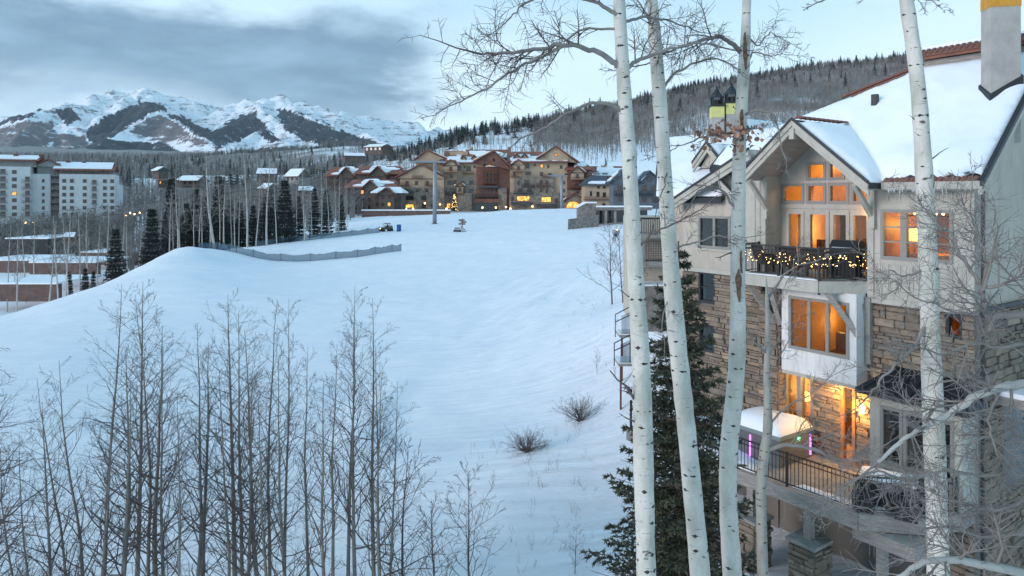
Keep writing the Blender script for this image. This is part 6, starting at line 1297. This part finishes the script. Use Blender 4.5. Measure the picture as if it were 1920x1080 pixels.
# crooked tree reaching in from the right
big_aspen([(2010,-6,30),(2008,300,34),(2012,600,38),(2010,900,42),(2014,1086,44)], 9.6,
    [dict(p=[(2008,580,9.6),(1950,588,9.6),(1900,590,9.6),(1856,598,9.6),(1844,575,9.6),(1841,538,9.6)], r=(.062, .032), L=.9, kids=4, t=TWIGP, lev=2),
     dict(p=[(1841,540,9.6),(1826,514,9.6),(1800,475,9.5),(1785,438,9.5),(1758,422,9.4),(1733,396,9.4)], r=(.03, .008), L=.75, kids=10, t=TWIGP),
     dict(p=[(1842,540,9.6),(1849,505,9.6),(1846,470,9.7),(1832,440,9.7),(1818,390,9.7)], r=(.026, .008), L=.8, kids=11, t=TWIGP),
     dict(p=[(1842,540,9.6),(1876,534,9.5),(1910,520,9.4),(1940,480,9.3)], r=(.028, .01), L=.8, kids=9, t=TWIGP),
     dict(p=[(1846,580,9.6),(1805,590,9.5),(1760,575,9.4),(1715,560,9.4),(1670,520,9.3)], r=(.022, .006), L=.7, kids=9, t=TWIGP),
     dict(p=[(2008,715,9.6),(1930,718,9.5),(1880,722,9.4),(1832,744,9.3),(1782,775,9.2),(1740,797,9.1),(1690,826,9.0),(1645,868,8.9)], r=(.07, .02), L=.95, kids=12, t=TWIGP, lev=2, m=ASPENM),
     dict(p=[(1880,722,9.4),(1850,790,9.4),(1868,850,9.4),(1900,900,9.5)], r=(.02, .008), L=.7, kids=8, t=TWIGP),
     dict(p=[(2008,1100,9.6),(1920,1076,9.4),(1850,1060,9.2),(1790,1046,9.1),(1725,1056,9.0),(1680,1085,8.9)], r=(.07, .03), L=.9, kids=10, t=TWIGP, m=ASPENM),
     dict(p=[(2008,800,9.6),(1940,822,9.6),(1885,830,9.5),(1840,815,9.4),(1800,860,9.3)], r=(.035, .01), L=.8, kids=10, t=TWIGP),
     dict(p=[(2008,660,9.6),(1930,640,9.6),(1880,655,9.5),(1820,640,9.5),(1770,670,9.4),(1700,640,9.3)], r=(.03, .008), L=.8, kids=10, t=TWIGP),
     dict(p=[(2008,880,9.6),(1920,868,9.6),(1850,900,9.5),(1780,880,9.4),(1700,900,9.3),(1640,890,9.2)], r=(.03, .008), L=.8, kids=11, t=TWIGP),
     dict(p=[(2008,1020,9.6),(1920,1000,9.6),(1850,1010,9.5),(1780,985,9.4),(1690,1000,9.3),(1620,980,9.2)], r=(.03, .008), L=.8, kids=11, t=TWIGP),
     dict(p=[(2008,950,9.6),(1930,930,9.6),(1880,960,9.5),(1820,950,9.4),(1760,930,9.3)], r=(.035, .01), L=.8, kids=10, t=TWIGP)],
    'crooked pale tree whose branches reach in from the right edge', 106, (), 3, ASPENM, TWIGP)
# --- the large dark spruce behind the trunks
def spruce_mesh(seed, h, r, whorls, per, shoots, blades, blen=.07, droop=.35, seg=5):
    rg = np.random.RandomState(seed); V, T = [], []
    for w_ in range(whorls):
        t_ = (w_+rg.rand()*.6)/whorls; z = h*(.04+.95*t_); L0 = r*(1-t_)**.85+.05
        for k_ in range(per):
            az_ = 6.283*(k_+rg.rand()*.8)/per+w_*.7; L_ = L0*rg.uniform(.6, 1.18); a_ = np.array([math.cos(az_), math.sin(az_), 0]); s_ = np.array([-a_[1], a_[0], 0]); dr = droop*(1.2-t_*1.3)
            bp = lambda u: a_*(L_*u)+np.array([0, 0, z+L_*(-dr*u+.30*u*u)])
            ns_ = max(3, int(shoots*L_/r)+2)
            for i in range(ns_):
                u = (i+.5+rg.uniform(-.3, .3))/ns_; q_ = bp(u); side = 1 if i % 2 else -1; sl = L_*.30*(1.1-u)*rg.uniform(.7, 1.3)+blen*.8; sd = nrm(a_*.75+s_*side*.8+np.array([0, 0, rg.uniform(-.35, .15)]))
                for b_ in range(blades):
                    v = (b_+rg.rand())/blades; c = q_+sd*sl*v; d = nrm(sd*.8+rg.normal(0, .55, 3)); wv = nrm(np.cross(d, rg.normal(0, 1, 3)))*blen*.22; n0 = len(V); V += [c-wv, c+wv, c+d*blen*rg.uniform(.8, 1.4)]; T.append((n0, n0+1, n0+2))
    return np.array(V), np.array(T)
def spruce_trunk(h, r): return tubes([(np.array([[0, 0, -.5], [0, 0, h*.5], [0, 0, h]]), np.array([r, r*.6, .02]), 8)])
def spruce_boughs(seed, h, r, whorls, per, droop=.35):
    rg = np.random.RandomState(seed); out = []
    for w_ in range(whorls):
        t_ = (w_+rg.rand()*.6)/whorls; z = h*(.04+.95*t_); L0 = r*(1-t_)**.85+.05
        for k_ in range(per):
            az_ = 6.283*(k_+rg.rand()*.8)/per+w_*.7; L_ = L0*rg.uniform(.6, 1.1); dr = droop*(1.2-t_*1.3); u = np.linspace(0, .95, 4); out.append((np.c_[np.cos(az_)*L_*u, np.sin(az_)*L_*u, z+L_*(-dr*u+.30*u*u)], np.linspace(.022, .006, 4)*(1.3-t_), 3))
    return tubes(out)
sp = P(1272, 1000, 16.6); spz = gz(sp[0], sp[1]); htop = (HY-452)/F*16.6-spz
big_sp = empty('spruce_tree', (sp[0], sp[1], spz), label='large dark green spruce behind the white aspen trunks', cat='tree')
V, Fc = spruce_trunk(htop, .17); obj('trunk', mesh('trunk', V, Fc, TWIG, True), big_sp)
V, Fc = spruce_boughs(3, htop, 2.6, 34, 8); obj('boughs', mesh('boughs', V, Fc, TWIG), big_sp, kind='stuff'); V, T = spruce_mesh(3, htop, 2.6, 36, 9, 20, 20, .115); obj('crown', mesh('crown', V, T, NEEDLE), big_sp)
# --- the young aspen grove at the lower left
GP = [proto_tree(200+i, ASPENG, TWIG, h=10, r0=(.075, .062, .085, .066, .08, .058, .07, .09, .062)[i], nb=(34, 26, 38, 31, 40, 24, 36, 34, 30)[i], t0=(.2, .45, .3, .15, .35, .5, .25, .4, .12)[i], blen=(.24, .18, .28, .22, .26, .16, .30, .22, .2)[i], up=.08, lev=2, kids=5, lean=.045, wig=(.018, .03, .02, .035, .015, .025, .02, .03, .04)[i], rmin=.0034, steep=(.85, 1.2, .7, 1.0, .8, 1.3, .75, .9, 1.1)[i]) for i in range(9)]
GROVE = [(197,530,21),(252,522,21.5),(276,545,20),(345,612,19.5),(382,632,20.5),(438,548,21),(455,575,20),(512,552,21),(532,556,20.5),(610,640,19),(642,530,21),(690,556,20),(668,600,19.5),(140,690,18.5),(160,672,19),(225,655,18.5),(300,605,20),(332,650,19),(482,600,20.2),(560,660,19),(585,640,20),(722,630,20.3),(738,706,19.6),(100,740,18),(62,800,17.5),(42,830,18),(20,850,17.2),(405,700,18.5),(620,700,18.3),(245,720,18.2),(520,720,18.4),(700,690,18.8),(350,720,17.8),(180,790,17.6),(470,680,18.9),(-20,640,19.5),(-60,600,19)]
for i, (X, y, d) in enumerate(GROVE):
    Xb = X+rn.uniform(-12, 16); p = P(Xb, 0, d); z = gz(p[0], d); h = (HY-y)/F*d-z; pr = GP[(i*4+i//9) % 9]
    dx = (X-Xb)/F*d/h
    plant(pr, 'young_aspen', (p[0], d, z-.1), rn.rand()*6.28, (h/10*rn.uniform(.9, 1.15), h/10), 'bare slender aspen in the dense grove at the lower left', 'tree', 'young aspens of the lower left grove', tilt=(rn.uniform(-.03, .03), dx+rn.uniform(-.035, .035)))
o_ = plant(proto_tree(231, ASPENG, TWIG, h=9, r0=.12, nb=60, t0=.3, blen=.32, up=.03, lev=2, kids=6, lean=.02, wig=.02, rmin=.004, steep=.35), 'bushy_aspen', (P(-70, 0, 15)[0], 15, gz(P(-70, 0, 15)[0], 15)-.1), .4, 1.22, 'bushy bare tree whose twigs reach in at the left edge above the grove')
SP_ = [proto_tree(300+i, TWIG, TWIG, h=3, r0=.03, nb=20, t0=.12, blen=.38, up=.08, lev=2, kids=4, lean=.05, wig=.03, rmin=.0045, sides=5, steep=1.1) for i in range(3)]
for i, (X, yb, yt, d, lab) in enumerate([(885,1085,880,21.5,'tallest bare sapling just right of the grove'), (815,1092,935,21,'small bare sapling between the grove and the tallest sapling'), (760,1080,850,20,'thin bare sapling at the right edge of the grove'), (1078,1072,985,23.5,'little bare sapling alone near the bottom centre'), (1010,950,905,30,'tiny tuft of twigs right of the saplings below the small bush'), (925,935,880,30.5,'tiny upright twigs left of the small bush on the snow'), (1045,935,880,31,'thin twigs poking up below the large bush'),
        (1148,565,410,60,'small bare tree on the snow edge left of the first trunk'), (1168,560,430,58,'second small bare tree close to the first trunk'), (1120,715,655,44,'tiny bare sapling between the large bush and the stairs'), (1190,520,440,62,'bare sapling behind the first trunk beside the balconies')]):
    p = P(X, 0, d); z = gz(p[0], d); h = max(.5, (HY-yt)/F*d-z); plant(SP_[i % 3], 'bare_sapling', (p[0], d, z-.05), i*1.3, h/3, lab, 'sapling', 'bare saplings on the snow')
# --- two bushes on the snow
def bush(X, y, d, w, h, seed, label):
    rg = np.random.RandomState(seed); out = []
    for i in range(70):
        az_ = rg.rand()*6.28; e = rg.uniform(.12, 1.3); d_ = (math.cos(az_)*math.cos(e)*w/h/1.2, math.sin(az_)*math.cos(e)*w/h/1.4, math.sin(e)); limb(rg, (rg.normal(0, .1), rg.normal(0, .1), 0), d_, h*rg.uniform(.7, 1.15)*(1+.35*(1.3-e)), .014, 2, out, .05, .16, .25, 4, .6, 3, .42, .004)
    p = on_ground(X, y); o = empty('bare_bush', p, label=label, cat='bush', group='bushes on the snow'); V, Fc = tubes(out); obj('stems', mesh('stems', V, Fc, TWIG), o)
bush(1088, 792, 37, 1.35, 1.15, 1, 'larger bare brown bush on the snow left of the spruce'); bush(988, 848, 33, .85, .85, 2, 'smaller bare brown bush lower down the snow')
# --- mid-distance aspens and spruces in the gully
MP_ = [proto_tree(400+i, ASPENM, TWIGP, h=18, r0=.19, nb=34, t0=.40, blen=.22, up=.09, lev=2, kids=4, lean=.025, wig=.022, rmin=.016, sides=6, steep=.9) for i in range(5)]
def gully(X, d): x = (X-960)/F*d; return np.array([x, d, gz(x, d)])
lst = [(316,150,352),(335,143,318),(339,150,330),(350,160,340),(365,158,335),(380,152,345),(394,158,330),(402,146,288),(413,158,320),(420,150,312),(435,162,330),(448,158,326),(464,146,290),(493,160,325),(500,148,284),(519,152,300),(555,165,330),(571,154,296),(585,170,330),(602,160,300),(630,178,330),(634,180,325),(110,112,400),(121,116,388),(129,112,395),(151,125,390),(164,130,380),(181,128,395),(198,126,372),(227,135,385),(13,150,400),(49,160,398),(65,165,396),(240,150,390),(262,165,392),(300,165,370),(327,172,362),(470,175,330),(440,148,345),(537,168,322),(548,175,335),(618,172,322),(480,150,318),(372,146,352),(30,135,420),(90,140,410),(645,200,335),(652,205,340)]
for i, (X, d, yt) in enumerate(lst):
    p = gully(X, d); h = (HY-yt)/F*d-p[2]; lab = 'white trunked bare aspen in the wood behind the net fences' if X > 280 else 'white trunked bare aspen in the gully before the apartment block'
    plant(MP_[i % 5], 'white_aspen', p-np.array([0, 0, .3]), rn.rand()*6.28, (h/18*rn.uniform(.8, 1.1)*(1.35 if X in (402, 464, 500) else .85), h/18), lab, 'tree', 'aspens behind the fences' if X > 280 else 'aspens in the gully', tilt=(rn.uniform(-.03, .03), rn.uniform(-.03, .03)))
MS = []
for i in range(4):
    V, T = spruce_mesh(500+i, 12, 2.3, 26, 7, 7, 5, .42, .30); V2, F2 = spruce_trunk(12, .2); MS.append((mesh('trunk', V2, F2, TWIG), mesh('crown', V, T, NEEDLEF)))
for i, (X, d, yt, wd) in enumerate([(217,122,424,1.0),(285,142,388,1.0),(322,175,330,.8),(368,170,350,.8),(385,165,365,.9),(410,172,326,.8),(432,165,372,.9),(495,160,366,.9),(534,156,334,1.15),(508,165,352,1.0),(560,175,365,.9),(612,182,352,.9),(450,170,376,.9),(350,165,378,.9),(590,185,350,.8),(475,172,382,.9),(400,160,392,.9),(340,158,400,.9),(160,122,500,.8),(175,118,505,.7),(130,120,506,.7),(545,160,392,1.0),(422,156,398,.9),(518,156,404,.9),(640,195,362,.8),(310,160,410,.8)]):
    p = gully(X, d); h = (HY-yt)/F*d-p[2]; lab = 'dark spruce standing among the white aspens behind the fences' if X > 300 else ['dark bushy spruce before the snow bank at the gully edge', 'tall dark spruce just left of the snow ridge'][X > 250] if X > 200 else 'low dark spruce at the foot of the gully aspens'
    plant(MS[i % 4], 'spruce_tree', p-np.array([0, 0, .2]), rn.rand()*6.28, (h/12*wd*.95, h/12), lab, 'tree', 'spruces in the gully wood')
# --- masses of far bare wood, built as low bare trees
def low_bare(seed, h=1.0, n=14, wd=.016):
    rg = np.random.RandomState(seed); V, T = [], []
    def spike(a, b, w):
        for s_ in (np.array([w, 0, 0]), np.array([0, w, 0])): n0 = len(V); V.extend([a-s_, a+s_, b]); T.append((n0, n0+1, n0+2))
    spike(np.zeros(3), np.array([rg.normal(0, .03), rg.normal(0, .03), h]), wd)
    for i in range(n):
        z = h*rg.uniform(.35, .92); az_ = rg.rand()*6.28; L_ = h*.24*(1.1-z/h)**.6*rg.uniform(.6, 1.2); spike(np.array([0, 0, z]), np.array([math.cos(az_)*L_, math.sin(az_)*L_, z+L_*rg.uniform(.6, 1.3)]), wd*.55)
    return np.array(V), np.array(T)
def low_conifer(seed, h=1.0, r=.19, whorls=9, per=6):
    rg = np.random.RandomState(seed); V, T = [], []
    for w_ in range(whorls):
        t_ = w_/whorls; z = h*(.06+.92*t_); L_ = r*(1-t_)**.9+.012
        for k_ in range(per):
            a_ = 6.283*(k_+rg.rand()*.6)/per+w_; l2 = L_*rg.uniform(.65, 1.25); c, s_ = math.cos(a_), math.sin(a_); wv = .42*L_+.004; n0 = len(V)
            V += [(0, 0, z+h*.09), (c*l2-s_*wv, s_*l2+c*wv, z-l2*.35), (c*l2*1.15, s_*l2*1.15, z-l2*.1), (c*l2+s_*wv, s_*l2-c*wv, z-l2*.35)]; T += [(n0, n0+1, n0+2), (n0, n0+2, n0+3)]
    return np.array(V), np.array(T)
def scatter(protos, pos, hs, ws):
    VV, TT, n0 = [], [], 0; idx = rn.randint(0, len(protos), len(pos))
    for k_, (V, T) in enumerate(protos):
        m_ = idx == k_
        if not m_.any(): continue
        p, h, w_ = pos[m_], hs[m_], ws[m_]; a_ = rn.rand(len(p))*6.28; c, s_ = np.cos(a_), np.sin(a_)
        x = V[None, :, 0]*c[:, None]-V[None, :, 1]*s_[:, None]; y = V[None, :, 0]*s_[:, None]+V[None, :, 1]*c[:, None]
        W_ = np.stack([x*w_[:, None]+p[:, 0:1], y*w_[:, None]+p[:, 1:2], V[None, :, 2]*h[:, None]+p[:, 2:3]], -1); VV.append(W_.reshape(-1, 3)); TT.append((T[None]+(np.arange(len(p))*len(V))[:, None, None]).reshape(-1, 3)+n0); n0 += len(p)*len(V)
    return np.concatenate(VV), np.concatenate(TT)
LB = [low_bare(600+i) for i in range(8)]; LC = [low_conifer(700+i) for i in range(6)]
def hill_pos(X, d): k = (X-960)/F; return np.c_[k*d, d, hill(k, d)-.3]
RDX, RDD = [600, 750, 900, 1100, 1300, 1500, 1850, 2400], [1500, 700, 800, 950, 1050, 1100, 1150, 1200]
# right hillside
n = 25000; X = rn.uniform(1000, 2150, n); rd = np.interp(X, RDX, RDD); d = np.exp(rn.uniform(np.log(430), np.log(rd*1.01))); keep = rn.rand(n) < np.clip((d-430)/330, .10, 1); X, d = X[keep], d[keep]; h = rn.uniform(6, 11, len(X))
V, T = scatter(LB, hill_pos(X, d), h, h*1.7); obj('hillside_aspens', mesh('hillside_aspens', V, T, BRUSH), kind='stuff', label='bare grey aspen wood covering the hillside on the right')
n = 2600; X = rn.uniform(690, 1080, n); rd = np.interp(X, RDX, RDD); d = np.exp(rn.uniform(np.log(380), np.log(rd*1.02))); keep = rn.rand(n) < np.clip(.25+(d/rd-.55)*1.6, .18, 1); X, d = X[keep], d[keep]; h = rn.uniform(6, 10, len(X))
V, T = scatter(LB, hill_pos(X, d), h, h*1.2); obj('snowfield_aspens', mesh('snowfield_aspens', V, T, BRUSH), kind='stuff', label='thin bare aspens on the snowy hillside above the hotel')
# left valley
n = 9000; X = rn.uniform(-250, 700, n); d = np.exp(rn.uniform(np.log(345), np.log(2400), n)); kn_ = np.exp(-((X-610)/55)**2-((d-1450)/350)**2); keep = rn.rand(n) > kn_*.8; X, d = X[keep], d[keep]; h = rn.uniform(8, 13, len(X))*np.clip(d/700, 1, 1.6)
V, T = scatter(LB, hill_pos(X, d), h, h*1.6); obj('valley_wood', mesh('valley_wood', V, T, BRUSH), kind='stuff', label='brown bare wood filling the valley below the mountains')
n = 2600; X = rn.uniform(-150, 690, n); d = rn.uniform(150, 335, n); ok = (d > np.interp(X, [-150, 150, 300, 420, 560, 690], [225, 215, 165, 175, 205, 245])); X, d = X[ok], d[ok]; k = (X-960)/F; h = rn.uniform(6.5, 13, len(X))
V, T = scatter(LB, np.c_[k*d, d, ground(k*d, d)-.3], h, h*1.5); obj('gully_brush', mesh('gully_brush', V, T, BRUSH), kind='stuff', label='grey brown brush and bare trees in the gully')
n = 420; X = rn.uniform(-120, 240, n); d = rn.uniform(222, 268, n); k = (X-960)/F; h = rn.uniform(7, 13, n)
V, T = scatter(LB, np.c_[k*d, d, ground(k*d, d)-.3], h, h*1.5); obj('apartment_brush', mesh('apartment_brush', V, T, BRUSH), kind='stuff', label='bare trees standing before the foot of the apartment block')
out = []; rg = np.random.RandomState(91)
for i in range(150):
    X, d = (rg.uniform(860, 1120), rg.uniform(23, 36)) if i < 110 else (rg.uniform(1050, 1160), rg.uniform(36, 70)); x = (X-960)/F*d; z = gz(x, d)
    for j in range(rg.randint(1, 5)): limb(rg, (x+rg.normal(0, .08), d+rg.normal(0, .08), z-.03), (rg.normal(0, .35), rg.normal(0, .35), 1), rg.uniform(.12, .55), .005, 1 if rg.rand() < .4 else 0, out, .02, .15, .15, 3, .6, 3, .5, .003)
V, Fc = tubes(out); obj('dry_weeds', mesh('dry_weeds', V, Fc, TWIG), kind='stuff', label='thin dry weed stems poking through the snow')
# conifers: the ones that stand out singly, then the rest as a mass
LCM = [mesh('spruce_crown', V, T, NEEDLEF) for V, T in LC]
def far_spruce(X, d, h, label, group, w_=1.0):
    p = hill_pos(np.array([X]), np.array([d]))[0]; o = obj('hill_spruce', LCM[rn.randint(6)], None, p, label=label, cat='tree', group=group); BY.setdefault(label, []).append(o); o.scale = (h*w_, h*w_, h); o.rotation_euler = (0, 0, rn.rand()*6.28)
for i in range(130):
    X = rn.uniform(1040, 1860); rd = np.interp(X, RDX, RDD); far_spruce(X, rd*rn.uniform(.93, 1.0), rn.uniform(9, 19), 'dark conifer on the skyline of the right hillside', 'skyline conifers', rn.uniform(.8, 1.2))
for i in range(46):
    X = rn.uniform(728, 1010); rd = np.interp(X, RDX, RDD); far_spruce(X, rd*rn.uniform(.86, .99), rn.uniform(9, 17), 'dark bushy conifer on the snowy rise behind the hotel', 'conifers behind the hotel', rn.uniform(1.2, 1.9))
for i, X in enumerate((1235, 1275, 1330, 1475, 1490, 1555, 1585, 1640, 1660, 1420, 1300, 1520)): far_spruce(X, np.interp(X, RDX, RDD)*rn.uniform(.68, .84), rn.uniform(12, 19), 'lone dark conifer among the bare aspens of the right hillside', 'lone hillside conifers', .85)
for X, d in ((790, 470), (812, 480), (836, 455), (862, 470), (880, 500), (905, 520), (760, 440), (995, 560), (1136, 420)): far_spruce(X, d, rn.uniform(5, 8), 'small dark conifer on the open snow above the hotel roofs', 'small conifers above the hotel')
n = 900; X = rn.uniform(700, 2100, n); rd = np.interp(X, RDX, RDD); d = rd*(1.02-np.abs(rn.normal(0, .085, n))); h = rn.uniform(6, 14, n)
V, T = scatter(LC, hill_pos(X, d), h, h*rn.uniform(.8, 1.3, n)); obj('ridge_conifers', mesh('ridge_conifers', V, T, NEEDLEF), kind='stuff', label='dark conifers massed along the hillside ridge')
n = 700; X = rn.uniform(-200, 690, n); d = np.exp(rn.uniform(np.log(500), np.log(2600), n)); h = rn.uniform(9, 17, n)
V, T = scatter(LC, hill_pos(X, d), h, h); obj('valley_conifers', mesh('valley_conifers', V, T, NEEDLEF), kind='stuff', label='dark conifers scattered through the valley wood')
for X, d, h in ((420, 420, 15), (432, 415, 17), (444, 425, 16), (455, 430, 13)): far_spruce(X, d, h, 'round dark conifer clumped in the middle of the valley wood', 'clumped valley conifers', 2.0)
for key, txt in (('bare slender aspen in the dense grove at the lower left', 'bare slender aspen in the lower left grove, %s'), ('dark spruce standing among the white aspens behind the fences', 'dark spruce among the white aspens behind the fences, %s'),
                 ('white trunked bare aspen in the gully before the apartment block', 'white trunked aspen in the gully by the apartment block, %s'), ('white trunked bare aspen in the wood behind the net fences', 'white trunked aspen in the wood behind the net fences, %s'),
                 ('lone dark conifer among the bare aspens of the right hillside', 'lone dark conifer among bare aspens on the right hillside, %s'), ('small dark conifer on the open snow above the hotel roofs', 'small dark conifer on the snow above the hotel roofs, %s'),
                 ('low dark spruce at the foot of the gully aspens', 'low dark spruce at the foot of the gully aspens, %s'), ('round dark conifer clumped in the middle of the valley wood', 'round dark conifer clumped in the valley wood, %s')): rank(BY[key], txt)
# ------------------------------------------------------------------ haze
hb = MB().box(-9000, 9000, -400, 8200, -60, 1250)
hm_ = bpy.data.materials.new('haze_air'); hm_.use_nodes = True; t = hm_.node_tree; t.nodes.clear()
o_ = t.nodes.new('ShaderNodeOutputMaterial'); pv = t.nodes.new('ShaderNodeVolumePrincipled'); pv.inputs['Color'].default_value = (.80, .90, 1.0, 1); pv.inputs['Density'].default_value = 3e-5; pv.inputs['Anisotropy'].default_value = 0.0
t.links.new(pv.outputs[0], o_.inputs['Volume'])
hb.build('haze', hm_, kind='stuff', label='thin blue evening haze in the valley air', cat=None)
